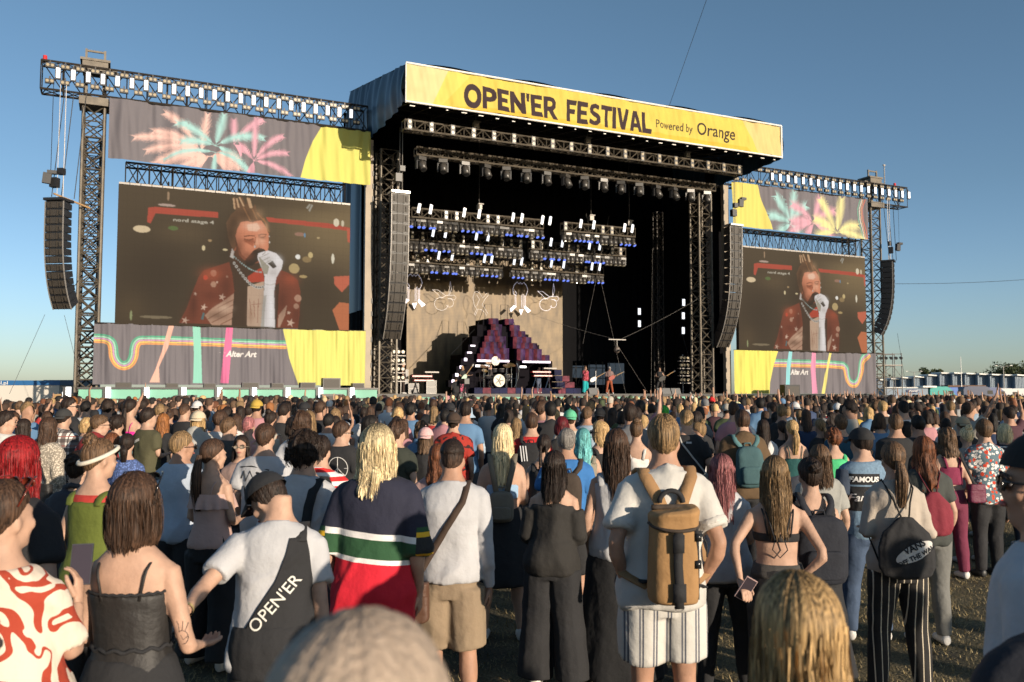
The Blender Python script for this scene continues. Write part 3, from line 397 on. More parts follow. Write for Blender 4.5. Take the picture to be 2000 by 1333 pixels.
# ================================================================ STAGE HOUSE
hs=sthing('stage_house',11.1,5,0,'black draped back and side walls of the main stage','stage')
def wall(name,pts,m,folds=True,amp=.06,fr=7):
    (s0,d0,z0),(s1,d1,z1)=pts; Lg=math.hypot(s1-s0,d1-d0); nu=max(2,int(Lg*10)); nv=12; V=[]
    nx,ny=-(d1-d0)/Lg,(s1-s0)/Lg
    for j in range(nv):
        for i in range(nu):
            u=i/(nu-1); o=amp*math.sin(u*Lg*fr+math.sin(u*Lg*1.7)*2+j*.12)*(1 if folds else 0); V.append((s0+(s1-s0)*u+nx*o-11.1,d0+(d1-d0)*u+ny*o-5,z0+(z1-z0)*j/(nv-1)))
    return MB().grid(V,nu,nv).build(name,m,hs,True)
wall('back_wall',[(1.2,10.6,4.4),(24.3,10.6,19.5)],blk); wall('back_wall',[(1.2,10.6,1.9),(17.6,10.6,4.4)],blk); wall('back_wall',[(22.9,10.6,1.9),(24.1,10.6,4.4)],blk)
wall('back_wall',[(15.5,13.4,0),(26,13.4,6)],blk,False); wall('side_wall',[(1.2,5.6,0),(1.2,10.6,19.8)],blk); wall('side_wall',[(24.1,.4,0),(24.1,10.6,20)],blk); wall('back_wall',[(1.0,5.7,16.6),(24.3,5.7,20.3)],blk)
wall('side_curtain',[(-1.5,.5,6.6),(-1.5,5.6,17.2)],tarp,amp=.1,fr=4); wall('side_curtain',[(-1.55,.45,0),(-1.55,5.6,6.6)],blk)
wall('side_wall',[(-1.4,5.6,0),(1.2,5.6,19.5)],blk); wall('inner_curtain',[(-.6,1.5,1.9),(1.5,5.6,16.5)],blk)
wall('side_wall',[(22.7,.75,1.9),(24.1,.75,17.4)],blk)
deck=sthing('stage_deck',11.1,0,0,'raised black stage floor with mint and plywood front skirt','stage floor')
MB().box((0,4.9,1.8),(25.4,11.8,.2)).build('floor',mat('stage_floor',(.02,.02,.02),.5),deck)
mb=MB(); 
for i in range(0,26): mb.cur=0 if i<3 else 1; mb.box((-12.7+.49+i*.98,-.98,1.42),(.95,.04,.6))
mb.build('front_skirt',[woodm,greenm],deck)
mb=MB(); mb.box((0,-.9,.6),(25.4,.05,1.1)); mb.build('lower_skirt',blk,deck)
# portal posts and towers
for s,l in ((-1.28,'tall tan steel post between left screen and stage opening'),(23.72,'tall tan steel post between stage opening and right screen')):
    p=sthing('portal_post',s,0,0,l,'post',"steel posts framing the stage opening"); MB().box((0,0,8.1),(.42,.3,16.2)).build('upright',postm,p)
    mb=MB()
    for k in range(22): mb.box((.2 if s<0 else -.2,-.17,.6+k*.72),(.05,.05,.28))
    mb.build('bracket',blkp,p)
    mb=MB(); mb.box((0,0,.1),(.9,.8,.2)); mb.build('base',blkp,p)
def tower(s,w,h,bays,l,m,d=.45,head=True,grp='lattice towers of the stage'):
    th=sthing('truss_tower',s,d,0,l,'tower',grp); truss(th,(0,0,.2),(0,0,h),w,w,bays,.075,.032,m,'z')
    mb=MB(); mb.box((0,0,.1),(1.6,1.6,.2)); mb.build('base_plate',blkp,th)
    if head:
        mb=MB(); mb.box((0,-.1,h+.15),(1.35,1.3,.4)); mb.box((0,-.1,h+1.95),(1.15,1.1,.45)); mb.box((0,-.1,h+2.24),(1.35,1.2,.12));
        for x in (-.42,.42): mb.box((x,-.55,h+1.1),(.16,.12,1.6)); mb.box((x,.45,h+1.1),(.16,.12,1.6)); mb.box((x,-.3,h+2.62),(.1,.1,.5))
        mb.box((0,-.3,h+2.78),(.84,.08,.09))
        mb.box((.75,-.3,h+1.85),(.5,.3,.2)); mb.box((-.75,-.3,h+1.85),(.4,.3,.2)); mb.build('tower_head',alu_l,th)
    return th
tower(-15.25,.95,16.2,20,'tall brown lattice tower at the far left of the left screen',alu_l)
tower(37.9,.95,16.0,20,'tall lattice tower at the far right beside the right screen',alu_l)
tower(-.1,1.0,15.8,18,'lattice tower at the left edge of the stage opening',alu_l,head=False); tower(22.0,1.0,15.8,18,'lattice tower at the right edge of the stage opening',alu_l,head=False)
tt=sthing('truss_tower',21.1,4.2,1.9,'black lattice leg further back inside the right of the stage','tower'); truss(tt,(0,0,0),(0,0,13),.5,.5,18,.04,.02,alu,'z')
tt=sthing('truss_tower',37.9,2.6,0,'rear lattice leg behind the right screen tower','tower'); truss(tt,(0,0,0),(0,0,15),.7,.7,20,.05,.025,alu,'z')
tt=sthing('truss_tower',-15.3,2.0,0,'rear lattice leg behind the left screen tower','tower'); truss(tt,(0,0,0),(0,0,15),.7,.7,20,.05,.025,alu,'z')
# ================================================================ WING TRUSSES, SCREENS, BANNERS
def wing_truss(s0,s1,z0,z1,l,d=.2,w=.9,m=None,g='wing trusses',bays=None,thing='lighting_truss'):
    th=sthing(thing,(s0+s1)/2,d,z0,l,'truss',g); L=s1-s0; truss(th,(-L/2,0,(z1-z0)/2),(L/2,0,(z1-z0)/2),w,z1-z0,bays or int(L/.95),.055,.028,m or alu,'x'); return th
wing_truss(-17.6,-1.45,16.65,18.05,'long black lighting truss above the left screen and palm banner')
wing_truss(23.6,41.1,16.25,17.75,'long black lighting truss above the right screen and palm banner')
wing_truss(-13.75,-2.65,12.45,13.5,'black box truss carrying the left video screen',d=.5,w=1.1,bays=20,thing='screen_truss',g='screen trusses'); wing_truss(24.3,36.2,12.0,13.3,'black box truss carrying the right video screen',d=.5,w=1.1,bays=20,thing='screen_truss',g='screen trusses')
def screen(s0,s1,z0,z1,l):
    th=sthing('video_screen',(s0+s1)/2,-.5,z0,l,'screen','video screens beside the stage'); L=s1-s0;H=z1-z0
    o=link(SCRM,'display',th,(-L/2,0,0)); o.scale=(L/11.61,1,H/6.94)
    mb=MB(); mb.box((0,.16,H/2),(L,.25,H)); mb.build('cabinet_wall',blkp,th)
    mb=MB()
    n=int(L/.5)
    for i in range(n): mb.box((-L/2+(i+.5)*L/n,.1,H+.06),(L/n-.03,.25,.1))
    mb.build('hanging_bar',greym,th)
    for x in (-L*.3,0,L*.3): MB().beam((x,.3,H),(x,.7,H+.5),.04).build('hanger',alu,th)
cv=Canvas(464,278,(84,70,52)); Hh,Ww=278,464
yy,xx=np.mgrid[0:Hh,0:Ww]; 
f=np.clip((xx/Ww-.55)*1.6,0,1)*np.clip(1.1-yy/Hh*1.2,0,1); cv.a=cv.a*(1+f[...,None]*1.4); cv.a*=(1-.35*(yy/Hh))[...,None]  # upper-right brightening paints sun glare into the screen's picture
base=cv.a.copy(); draw_art(cv,ART['scr']); 
def blur(a,k):
    for _ in range(k):
        p=np.pad(a,((1,1),(1,1),(0,0)),'edge'); a=(p[:-2,1:-1]+p[2:,1:-1]+p[1:-1,:-2]+p[1:-1,2:]+p[1:-1,1:-1]*2)/6
    return a
cv.a=blur(cv.a,1)
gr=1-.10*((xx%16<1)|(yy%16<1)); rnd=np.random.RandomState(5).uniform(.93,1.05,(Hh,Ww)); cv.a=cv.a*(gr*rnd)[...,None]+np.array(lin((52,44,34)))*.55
SCREENE=.62
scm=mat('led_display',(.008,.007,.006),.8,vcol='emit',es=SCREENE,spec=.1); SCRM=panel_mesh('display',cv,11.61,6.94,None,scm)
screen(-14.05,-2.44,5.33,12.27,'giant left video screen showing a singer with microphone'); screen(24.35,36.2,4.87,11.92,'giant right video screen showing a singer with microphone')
def banner(key,s0,s1,z0,z1,W,H,bgc,l,fold):
    cv=Canvas(W,H,bgc); draw_art(cv,ART[key]); cv.a=blur(cv.a,1)*np.array([.62,.65,.69])
    th=sthing('banner',s0,-.45,z0,l,'banner'); link(panel_mesh('printed_cloth',cv,s1-s0,z1-z0,fold,fab),'printed_cloth',th)
    mb=MB(); mb.beam((0,.02,z1-z0),(s1-s0,.02,z1-z0),.03); mb.build('top_pole',alu,th); return th
def foldU(seed): return lambda X,Z: .07*vnoise(X*3.0+.5*np.sin(Z*1.3),Z*.25,seed)+.035*vnoise(X*8,Z*.6,seed+1)
random.seed(4)
banner('ul',-14.56,-1.33,13.53,16.55,960,210,(126,119,122),'grey banner with pink salmon and mint palm trees above left screen',foldU(11))
banner('ur',24.01,36.6,13.35,16.4,860,208,(126,119,122),'grey banner with turquoise pink and yellow palm trees above right screen',foldU(13))
banner('ll',-14.95,-1.5,2.36,5.36,860,190,(126,119,122),'grey banner with rainbow stripes curving left under the left screen',foldU(15))
banner('lr',23.94,36.98,1.9,4.85,800,180,(126,119,122),'grey banner with rainbow stripes curving right under the right screen',foldU(17))
# ---- lamps
def strobe():
    th=empty('strobe_lamp',(0,0,0),AU,'white glowing upright strobe panel among twin lamps on the wing truss','lamp','strobe panels on the wing trusses')
    MB().box((0,.05,0),(.26,.1,.62)).build('housing',blkp,th); MB().box((0,-.02,0),(.165,.04,.48)).build('diffuser',lampw,th); MB().box((0,.12,.36),(.08,.08,.2)).build('clamp',alu,th); return th
ST0=strobe(); first=True
def put(proto,flag,s,d,z,label=None,group=None,rz=None):
    if not flag[0]:
        flag[0]=True; o=proto; o.location=SP(s,d,z)
        if label: o['label']=label
        if group: o['group']=group
    else: o=copy_thing(proto,SP(s,d,z),None,label,group)
    if rz is not None: o.rotation_euler[2]=AU+rz
    return o
fS=[False]
for i in range(23): put(ST0,fS,-16.85+i*.655,-.42,17.45-.0*i,'white upright strobe panel on the left wing truss, %s from the left'%nth(i),'strobe panels on the left wing truss')
for i in range(20): put(ST0,fS,27.6+i*.71,-.42,17.15,'white upright strobe panel on the right wing truss, %s from the left'%nth(i),'strobe panels on the right wing truss')
def blinder():
    th=empty('twin_lamp',(0,0,0),AU,'','lamp')
    MB().box((0,.06,0),(.4,.14,.22)).build('housing',blkp,th)
    for x in (-.1,.1): MB().tube([(x,-.03,0),(x,.0,0)],[.072,.075],10).build('lens',lensw,th)
    MB().box((0,.1,.16),(.06,.06,.2)).build('clamp',alu,th); return th
BL0=blinder(); fB=[False]
for r in range(2):
    for i in range(24): put(BL0,fB,-17.2+i*.655,-.45,(17.78,17.0)[r],'twin blinder lamp on the left wing truss, %s row, %s from the left'%(('upper','lower')[r],nth(i)),'twin lamps on the left wing truss')
    for i in range(24): put(BL0,fB,24.4+i*.69,-.45,(17.5,16.65)[r],'twin blinder lamp on the right wing truss, %s row, %s from the left'%(('upper','lower')[r],nth(i)),'twin lamps on the right wing truss')
# front truss
ft=wing_truss(-.6,21.5,15.7,16.2,'slim front lighting truss just under the roof fascia',d=-4.2,w=.5,m=alu_s if False else alu_l,bays=40); 
def vblinder():
    th=empty('twin_lamp',(0,0,0),AU,'','lamp'); MB().box((0,.06,0),(.24,.14,.56)).build('housing',blkp,th)
    for z in (-.14,.14): MB().tube([(0,-.03,z),(0,.02,z)],[.09,.095],10).build('lens',lensw,th)
    return th
VB=vblinder(); fV=[False]
for i in range(19): put(VB,fV,-.35+i*1.2,-4.52,15.95,'upright two-eyed blinder lamp on the front stage truss, %s from the left'%nth(i),'blinders on the front stage truss')
t2=wing_truss(.8,21.2,15.08,15.5,'second slim lighting truss with hanging moving heads',d=-2,w=.45,m=alu_l,bays=44)
def mover(lens,sc=1,tilt=.25,lab='',g=''):
    th=empty('moving_head_lamp',(0,0,0),AU,lab,'lamp',g)
    mb=MB(); mb.box((0,0,-.06),(.34*sc,.3*sc,.14*sc)); mb.box((0,0,.08),(.08,.08,.16)); mb.build('base',mat('lamp_body',(.06,.055,.05),.35,noise=(9,.3)),th)
    mb=MB(); mb.box((-.19*sc,0,-.28*sc),(.05*sc,.12*sc,.36*sc)); mb.box((.19*sc,0,-.28*sc),(.05*sc,.12*sc,.36*sc)); mb.box((0,0,-.12*sc),(.43*sc,.12*sc,.05*sc)); mb.build('yoke',blkp,th)
    a=Vector((0,.1*sc*-tilt*2,-.28*sc)); dr=Vector((0,-math.sin(tilt),-math.cos(tilt)))
    MB().tube([a-dr*.14*sc,a,a+dr*.26*sc],[.11*sc,.15*sc,.13*sc],10).build('head',MT['lamp_body'],th,True)
    MB().tube([a+dr*.255*sc,a+dr*.29*sc],[.115*sc,.11*sc],10).build('lens',lens,th); return th
MH=mover(blkg,1.45,.5); fM=[False]
for i in range(16): put(MH,fM,1.1+i*1.3,-2,14.98,'large black moving head hanging under the second truss, %s from the left'%nth(i),'moving heads under the second truss',rz=random.uniform(-.5,.5))
# three stacked trusses inside, each in two halves
MHb=mover(bluel,.95,.5); fMb=[False]; MHd=mover(mat('beam_lens',(.3,.27,.2),.15),1.1,.2); fMd=[False]
def tstrobe():
    th=empty('strobe_lamp',(0,0,0),AU,'','lamp'); MB().box((0,.05,0),(.2,.08,.62),ry=.18).build('housing',blkp,th); MB().box((0,0,0),(.16,.04,.56),ry=.18).build('diffuser',lampw,th); return th
TS=tstrobe(); fT=[False]
names=('uppermost','middle','lowest')
for k,(d,z,segs,sts) in enumerate(((2.5,12.75,((2.0,10.9),(12.4,17.9)),(2.43,3.18,5.37,6.37,8.7,9.32,10.79,11.35,13.63,14.61,17.01,17.63)),(4.5,11.75,((1.9,10.3),(11.0,18.4)),(4.06,4.89,7.02,7.85,12.45,13.32,15.44,16.26)),(6.5,10.65,((2.2,9.8),(10.5,17.8)),(5.17,6.11,8.44,8.97,10.66,11.21,13.52,14.5,16.79,17.43)))):
    cn=[0,0,0]
    for j,(a,b_) in enumerate(segs):
        wing_truss(a,b_,z-.2,z+.35,'%s stage lighting truss, %s half, crowded with small lamps'%(names[k],('left','right')[j]),d=d,w=.5,m=alu_l,bays=int((b_-a)/.6),g='inner stage trusses')
        n=int((b_-a)/.35)
        for i in range(n+1):
            s=a+.1+i*(b_-a-.2)/n; near=min(abs(s-q) for q in sts)<.45
            if near: put(MHb,fMb,s,d,z-.3,'small blue-lensed moving head on the %s inner truss, %s from the left'%(names[k],nth(cn[0])),'blue-lensed heads on the %s inner truss'%names[k],rz=random.uniform(-.6,.6)); cn[0]+=1
            else: put(MHd,fMd,s,d,z-.3,'small dark moving head on the %s inner truss, %s from the left'%(names[k],nth(cn[1])),'dark heads on the %s inner truss'%names[k],rz=random.uniform(-.6,.6)); cn[1]+=1
            if not near and i%2==0: cn[2]+=1; put(VB,fV,s,d-.3,z+.1,'two-eyed blinder lamp on the %s inner truss, %s from the left'%(names[k],nth(cn[2]-1)),'blinders on the %s inner truss'%names[k])
    for qi,q in enumerate(sts): put(TS,fT,q,d-.32,z+.35,'slanted white strobe panel on the %s inner truss, %s from the left'%(names[k],nth(qi)),'strobes on the %s inner truss'%names[k])
# chain hoists
for i,(s,d,z,l) in enumerate(((6.5,2.5,13.6,'left'),(14.6,2.5,13.6,'middle'),(17.6,2.5,13.5,'right'),(3.5,-4.2,16.5,'front left'),(10.5,-4.2,16.5,'front middle'),(17.5,-4.2,16.5,'front right'))):
    th=sthing('chain_hoist',s,d,z,'chain hoist holding the %s end of a lighting truss'%l if 0 else '%s chain hoist above a lighting truss'%l,'hoist','chain hoists above the trusses'); MB().box((0,0,0),(.3,.25,.3)).build('motor',greym,th); MB().beam((0,0,.1),(0,0,17.9-z+.6),.012).build('chain',greym,th); MB().box((.1,0,.22),(.4,.1,.05)).build('hook_bar',greym,th)
# ---- LED wall with mesh texture
ledm=mat('mesh_led_wall',(.50,.38,.22),.55)
t=ledm.node_tree; b=t.nodes['Principled BSDF']; tc=t.nodes.new('ShaderNodeTexCoord')
def wv(sc,axis,dist=0):
    w_=t.nodes.new('ShaderNodeTexWave'); w_.bands_direction=axis; w_.inputs['Scale'].default_value=sc; w_.inputs['Distortion'].default_value=dist; t.links.new(tc.outputs['Object'],w_.inputs['Vector']); return w_
wa=wv(3.3,'X',.25); wb=wv(3.0,'Z',.5); nz=t.nodes.new('ShaderNodeTexNoise'); mp=t.nodes.new('ShaderNodeMapping'); mp.inputs['Scale'].default_value=(1.5,1,.5); t.links.new(tc.outputs['Object'],mp.inputs[0]); t.links.new(mp.outputs[0],nz.inputs['Vector']); nz.inputs['Scale'].default_value=1.6
m1=t.nodes.new('ShaderNodeMath'); m1.operation='MULTIPLY'; m2=t.nodes.new('ShaderNodeMath'); m2.operation='MULTIPLY_ADD'
t.links.new(wa.outputs[1],m1.inputs[0]); t.links.new(wb.outputs[1],m1.inputs[1]); t.links.new(m1.outputs[0],m2.inputs[0]); m2.inputs[1].default_value=.3; t.links.new(nz.outputs[0],m2.inputs[2])
cr=t.nodes.new('ShaderNodeValToRGB'); e=cr.color_ramp.elements; e[0].position=.3; e[0].color=(.085,.058,.03,1); e[1].position=.9; e[1].color=(.26,.18,.09,1); t.links.new(m2.outputs[0],cr.inputs[0]); t.links.new(cr.outputs[0],b.inputs['Base Color'])
lw=sthing('led_wall',10.3,10.0,1.9,'tan mesh video wall at the back of the stage, switched off','screen')
MB().box((0,0,4.85),(12.2,.12,9.7)).build('mesh_panel',ledm,lw)
mb=MB()
for i in range(13): mb.box((-6.1+i*1.016,.1,4.85),(.05,.1,9.6))
mb.build('frame',blkp,lw)
# ---- white neon doodles hanging before the wall
neon=mat('white_neon',(.8,.78,.85),.4,emit=(.85,.82,1),es=.4); neond=mat('pale_neon',(.7,.66,.62),.5,emit=(.8,.75,.9),es=.18)
def doodle(s,z,kind,l,m=None):
    m=m or neon
    th=sthing('neon_figure',s,8.9,z,l,'neon sign','neon figures hanging before the video wall'); mb=MB(); P=lambda *q:mb.tube([(x,0,y) for x,y in q],.013,5)
    if kind==0:
        P((-.55,.55),(-.6,.9),(-.5,1.2),(-.25,1.45),(-.1,1.3),(0,1.42),(.12,1.3),(.28,1.45),(.5,1.2),(.6,.9),(.5,.6),(.42,.45)); P((-.55,.55),(-.35,.5),(-.3,.62),(-.45,.8)); P((-.42,.5),(-.42,-.35)); P((-.34,.5),(-.34,-.35)); P((.1,.5),(.1,-.4));P((.22,.6),(.22,-.4));P((.34,.5),(.34,-.4));P((.42,.45),(.42,-.3))
        mb.build('outline',m,th); mb=MB(); mb.add([(-.3,0,-.35),(-.75,0,-.75),(-.85,0,-.55),(-.5,0,-.25),(-.3,.05,-.35),(-.75,.05,-.75),(-.85,.05,-.55),(-.5,.05,-.25)],[(0,1,2,3),(4,7,6,5),(0,3,7,4),(0,4,5,1),(1,5,6,2),(2,6,7,3)]); mb.add([(.38,0,-.25),(.85,0,-.6),(.6,0,-.78),(.3,0,-.4),(.38,.05,-.25),(.85,.05,-.6),(.6,.05,-.78),(.3,.05,-.4)],[(3,2,1,0),(5,6,7,4),(4,7,3,0),(1,5,4,0),(2,6,5,1),(3,7,6,2)]); mb.add([(-.1,0,-.55),(.25,0,-.5),(.05,0,-.95),(-.1,.05,-.55),(.25,.05,-.5),(.05,.05,-.95)],[(0,2,1),(3,4,5),(0,1,4,3),(1,2,5,4),(2,0,3,5)]); mb.build('fins',m,th)
    elif kind==1:
        P((-.9,.45),(-.55,.2),(-.25,-.1),(.1,.1),(.3,.15),(.4,1.1),(.5,.6),(.35,.15)); P((-.9,.45),(-.5,.45),(.05,.1)); P((.1,.1),(.7,.15),(.85,.0),(.7,-.2),(.45,-.1),(.2,-.1)); P(*[(-.25+.5*math.cos(a),-.5+.45*math.sin(a)) for a in np.linspace(1.2,6.2,14)]); P(*[(.35+.3*math.cos(a),-.4+.3*math.sin(a)) for a in np.linspace(-2.5,1.8,10)]); mb.build('outline',m,th)
    else:
        P((-.45,.7),(-.6,.3),(-.5,-.2),(-.3,-.5),(-.5,-.9),(-.4,-.95),(-.2,-.5),(.1,-.55),(.35,-.75),(.4,-.95),(.55,-.8),(.3,-.4),(.1,-.2),(.3,.2),(.6,.55),(.45,.65),(.15,.3),(-.05,.6),(-.3,.75),(-.45,.7)); P((-.3,.5),(-.1,.2),(-.3,-.3)); mb.build('outline',m,th)
doodle(4.35,8.6,0,'white neon twin-figure outline with fins, beside the left speaker array'); doodle(6.6,8.6,1,'faint pale neon doodle second from the left',neond); doodle(9.3,8.35,2,'curly white neon animal-like doodle above the pyramid',neond); doodle(12.4,8.5,0,'white neon twin-figure outline with fins, right of the pyramid top'); doodle(14.7,8.9,1,'spiky white neon doodle at the dark right edge of the wall')
# ---- stepped pyramid set
boxm=mat('purple_box',(.045,.020,.070),.6,noise=(2.2,.9),spec=.15); boxr=mat('maroon_box',(.13,.028,.045),.6,noise=(3,.6),spec=.15); boxd=mat('dark_box',(.006,.005,.008),.8,spec=.08); barm=mat('lilac_light_bar',(.8,.75,.9),.4,emit=(.75,.62,1),es=.6); barw=mat('white_light_bar',(.9,.9,.9),.4,emit=(1,.98,.95),es=1.6)
def pyramid(name,l,rows,dark,bar,s_ref):
    th=sthing('pyramid_set',s_ref,5,1.9,l,'stage set','stepped block pyramids on stage')
    for (s0,s1,z) in rows:
        n=max(1,round((s1-s0)/.62)); w_=(s1-s0)/n
        for i in range(n):
            mb=MB(); x0=s0-s_ref+i*w_; V=[]; K=6
            for zz in (0,.385):
                for k in range(K+1):
                    a=k/K; V.append((x0+a*w_,-.16*math.sin(a*PI)-0.02*z,zz+z-1.9-.385))
                V.append((x0+w_,1.2,zz+z-1.9-.385)); V.append((x0,1.2,zz+z-1.9-.385))
            m_=K+3; F=[tuple(range(m_-1,-1,-1)),tuple(range(m_,2*m_))]+[(k,(k+1)%m_,(k+1)%m_+m_,k+m_) for k in range(m_)]
            mb.add(V,F)
            for q in range(len(F)): mb.mi[q]=1 if (q>=2 and (q-2) in (0,1)) else 0
            mb.build('block',[boxm,boxr],th)
    mb=MB()
    for (s0,s1,z0,z1,d0,d1) in dark: mb.box(((s0+s1)/2-s_ref,(d0+d1)/2-5,(z0+z1)/2-1.9),(s1-s0,d1-d0,z1-z0))
    mb.build('dark_core',boxd,th)
    s0,s1,z=bar; MB().box(((s0+s1)/2-s_ref,-.12,z-1.9),(s1-s0,.08,.13)).build('light_bar',barm,th)
    return th
pyramid('l','left half of the stepped purple block pyramid over the drum kit',[(8.18,8.88,6.85),(8.35,9.13,6.46),(8.1,9.11,6.07),(7.9,9.43,5.68),(7.75,9.43,5.29),(7.6,9.66,4.90),(7.4,9.66,4.51)],
 [(7.95,8.9,6.0,6.8,5.3,6.6),(7.55,9.1,5.3,6.44,5.3,6.8),(7.2,9.4,4.5,5.66,5.3,7.1),(6.45,9.6,3.9,4.45,5.25,7.3),(9.45,9.66,1.9,4.1,5,6.9),(6.4,7.35,1.9,4.0,5.1,7.2),(6.4,9.7,1.9,4.2,6.9,7.3)],(7.36,9.66,4.05),8.5)
pyramid('r','right half of the stepped purple block pyramid over the keyboards',[(9.35,10.0,6.85),(9.7,10.45,6.46),(9.8,10.86,6.07),(9.95,11.32,5.68),(9.95,11.76,5.29),(10.25,12.1,4.90),(10.25,12.7,4.51)],
 [(9.27,9.7,4.5,6.8,5.2,6.6),(9.9,11.3,5.3,5.9,5.3,6.8),(10.2,12.1,4.2,5.2,5.3,7),(10.22,10.5,1.9,4.1,5,6.9),(12.72,13.0,1.9,4.1,5.1,6.9),(10.22,13,1.9,4.2,6.9,7.3)],(10.65,12.72,4.03),11.2)
for (s0,s1,z,l) in ((13.0,13.58,3.54,'short top step of the dark blue block stair at right of pyramid'),(13.0,14.11,3.12,'second step of dark blue block stair at right of pyramid'),(13.0,14.5,2.7,'third step of dark blue block stair at right of pyramid'),(7.02,10.55,2.3,'long low purple plinth under the drum kit'),(10.7,14.9,2.28,'long low purple plinth under the keyboards')):
    th=sthing('set_plinth' if s1-s0>2 else 'set_block_step',(s0+s1)/2,4.8,z-.4,l,'stage set'); n=max(1,round((s1-s0)/.6)); mb=MB()
    for i in range(n): mb.cur=i%3==1; mb.box((-(s1-s0)/2+(i+.5)*(s1-s0)/n,.25+(.4-.1*n if n<3 else 0),.2),((s1-s0)/n-.015,1.1,.38))
    mb.build('blocks',[mat('blue_box',(.008,.010,.045),.6,noise=(2,.5),spec=.12),boxr],th)
# lit steps on the left slope
for i,(s,z) in enumerate(((6.95,5.0),(6.72,4.55),(6.45,4.1),(6.15,3.6),(5.85,3.1),(5.6,2.7))):
    th=sthing('step_light',s,4.6,z,'glowing lilac step light number from top: %s'%('highest','second','third','fourth','fifth','lowest')[i],'lamp','lit steps left of the pyramid'); MB().box((0,0,0),(.32,.06,.1) if i<2 else (.2,.06,.2)).build('glow_panel',barm,th); MB().box((0,.3,-.15),(.6,.5,.42)).build('step',boxd,th)
# wire handrails on the pyramid
for sg,s0,l in ((-1,8.5,'left'),(1,9.65,'right')):
    th=sthing('handrail',s0,5.6,6.85,'thin dark wire frame on top of the %s pyramid half'%l,'rail','wire frames on the pyramid tops'); mb=MB(); P=lambda *q:mb.tube([(x*sg*-1 if False else x,0,z) for x,z in q],.018,4)
    P((-.28,0),(-.28,1.0),(.22,1.0),(.22,0)); x=sg*.28 if sg>0 else -.28
    P((x,1.0),(x+sg*.55,-.5),(x+sg*1.9,-1.9),(x+sg*2.4,-2.4)); P((x+sg*.55,-.5),(x+sg*.55,-1.2)); P((x+sg*1.1,-1.05),(x+sg*1.1,-1.8)); mb.build('rail',blkp,th)
for s0,s1,z,d in ((7.35,8.35,3.72,5.2),(10.6,11.05,3.7,5.2)):
    th=sthing('light_tube',(s0+s1)/2,d,z,'glowing white light tube inside the %s pyramid opening'%('drummer\'s' if s0<8 else 'keyboard player\'s'),'lamp'); MB().tube([(-(s1-s0)/2,0,0),((s1-s0)/2,0,0)],.07,8).build('tube',barw,th); MB().box((0,.08,0),(s1-s0+.1,.06,.16)).build('holder',blkp,th)
# ---- loudspeaker arrays
def cabinet(mb_,w,dp,h,M): 
    pass
def array(name,s,d,ztop,n,w,h,curve,l,face=0,start=0,hoist=True):
    th=sthing('speaker_array',s,d,ztop,l,'speakers','line array speakers flown at the stage',rz=face)
    z=0;a=start;y=0
    for i in range(n):
        a=start+curve*(i/(n-1))**2.2; M=Matrix.Translation((0,y,z))@Matrix.Rotation(a,4,'X')
        mb=MB(); V=[(-w/2,0,0),(w/2,0,0),(w/2,0,-h+.02),(-w/2,0,-h+.02),(-w*.4,.75,-.03),(w*.4,.75,-.03),(w*.4,.75,-h+.06),(-w*.4,.75,-h+.06)]
        mb.add(V,[(3,2,1,0),(4,5,6,7),(0,1,5,4),(1,2,6,5),(2,3,7,6),(3,0,4,7)],M); c=mb.build('cabinet',blkp,th)
        mb=MB()
        for sx in (-1,1):
            mb.add([(sx*w*.17,-.012,-.05),(sx*w*.46,-.012,-.05),(sx*w*.46,-.012,-h+.06),(sx*w*.17,-.012,-h+.06)],[(0,1,2,3) if sx<0 else (3,2,1,0)],M)
            mb.box((sx*w*.33,-.04,-h/2),(w*.05,.06,h*.5),M)
        mb.add([(-w*.15,.0-.03,-.04),(w*.15,-.03,-.04),(w*.15,-.03,-h+.05),(-w*.15,-.03,-h+.05)],[(3,2,1,0)],M)
        mb.box((-w*.165,-.035,-h/2),(.02,.04,h-.06),M); mb.box((w*.165,-.035,-h/2),(.02,.04,h-.06),M)
        mb.build('grille',grillem,c)
        mb=MB(); mb.box((-w*.485,-.01,-h/2),(.035,.05,h-.01),M); mb.box((w*.485,-.01,-h/2),(.035,.05,h-.01),M); mb.build('rigging',greym,c)
        z-=h*math.cos(a); y+=h*math.sin(a)
    mb=MB(); mb.box((0,.3,.09),(w*1.02,.9,.12)); mb.build('bumper',alu_s if face==0 else blkp,th)
    if hoist:
        mb=MB(); mb.box((-.1,.1,.9),(.35,.3,.45)); mb.box((.15,.2,1.45),(.3,.25,.3)); mb.build('hoist',blkp,th)
        mb=MB(); mb.beam((0,.15,.1),(0,.15,16.6-ztop),.015); mb.beam((.2,.3,.1),(.2,.3,16.6-ztop),.02); mb.build('chain',greym,th)
    return th
array('a',-.05,-2.0,12.85,15,1.02,.545,.55,'tall black speaker array hanging left of the stage opening, sunlit')
array('b',23.0,-2.0,12.95,15,1.02,.55,.6,'tall black speaker array hanging right of the stage opening')
array('c',-16.75,-1.5,10.95,14,.95,.37,.5,'outer speaker array hanging against the sky far left',face=-.55)
array('d',38.5,-1.0,11.7,14,.95,.40,.5,'outer speaker array hanging against the sky far right',face=.6)
for (s,d,z,l) in ((-17.1,-1.5,12.0,'small hoist box hanging above the far left speaker array'),(23.6,-1.8,14.6,'small hoist box hanging above the right inner speaker array'),(39.3,-.8,12.9,'small hoist box hanging above the far right speaker array')):
    th=sthing('rigging_box',s,d,z,l,'hoist','rigging boxes above speaker arrays'); MB().box((0,0,0),(.36,.2,.5),ry=.1).build('box',blkp,th); MB().box((.2,0,.3),(.4,.25,.16)).build('motor',blkp,th); MB().beam((.15,0,.3),(.15,0,16.6-z),.014).build('chain',cable,th)
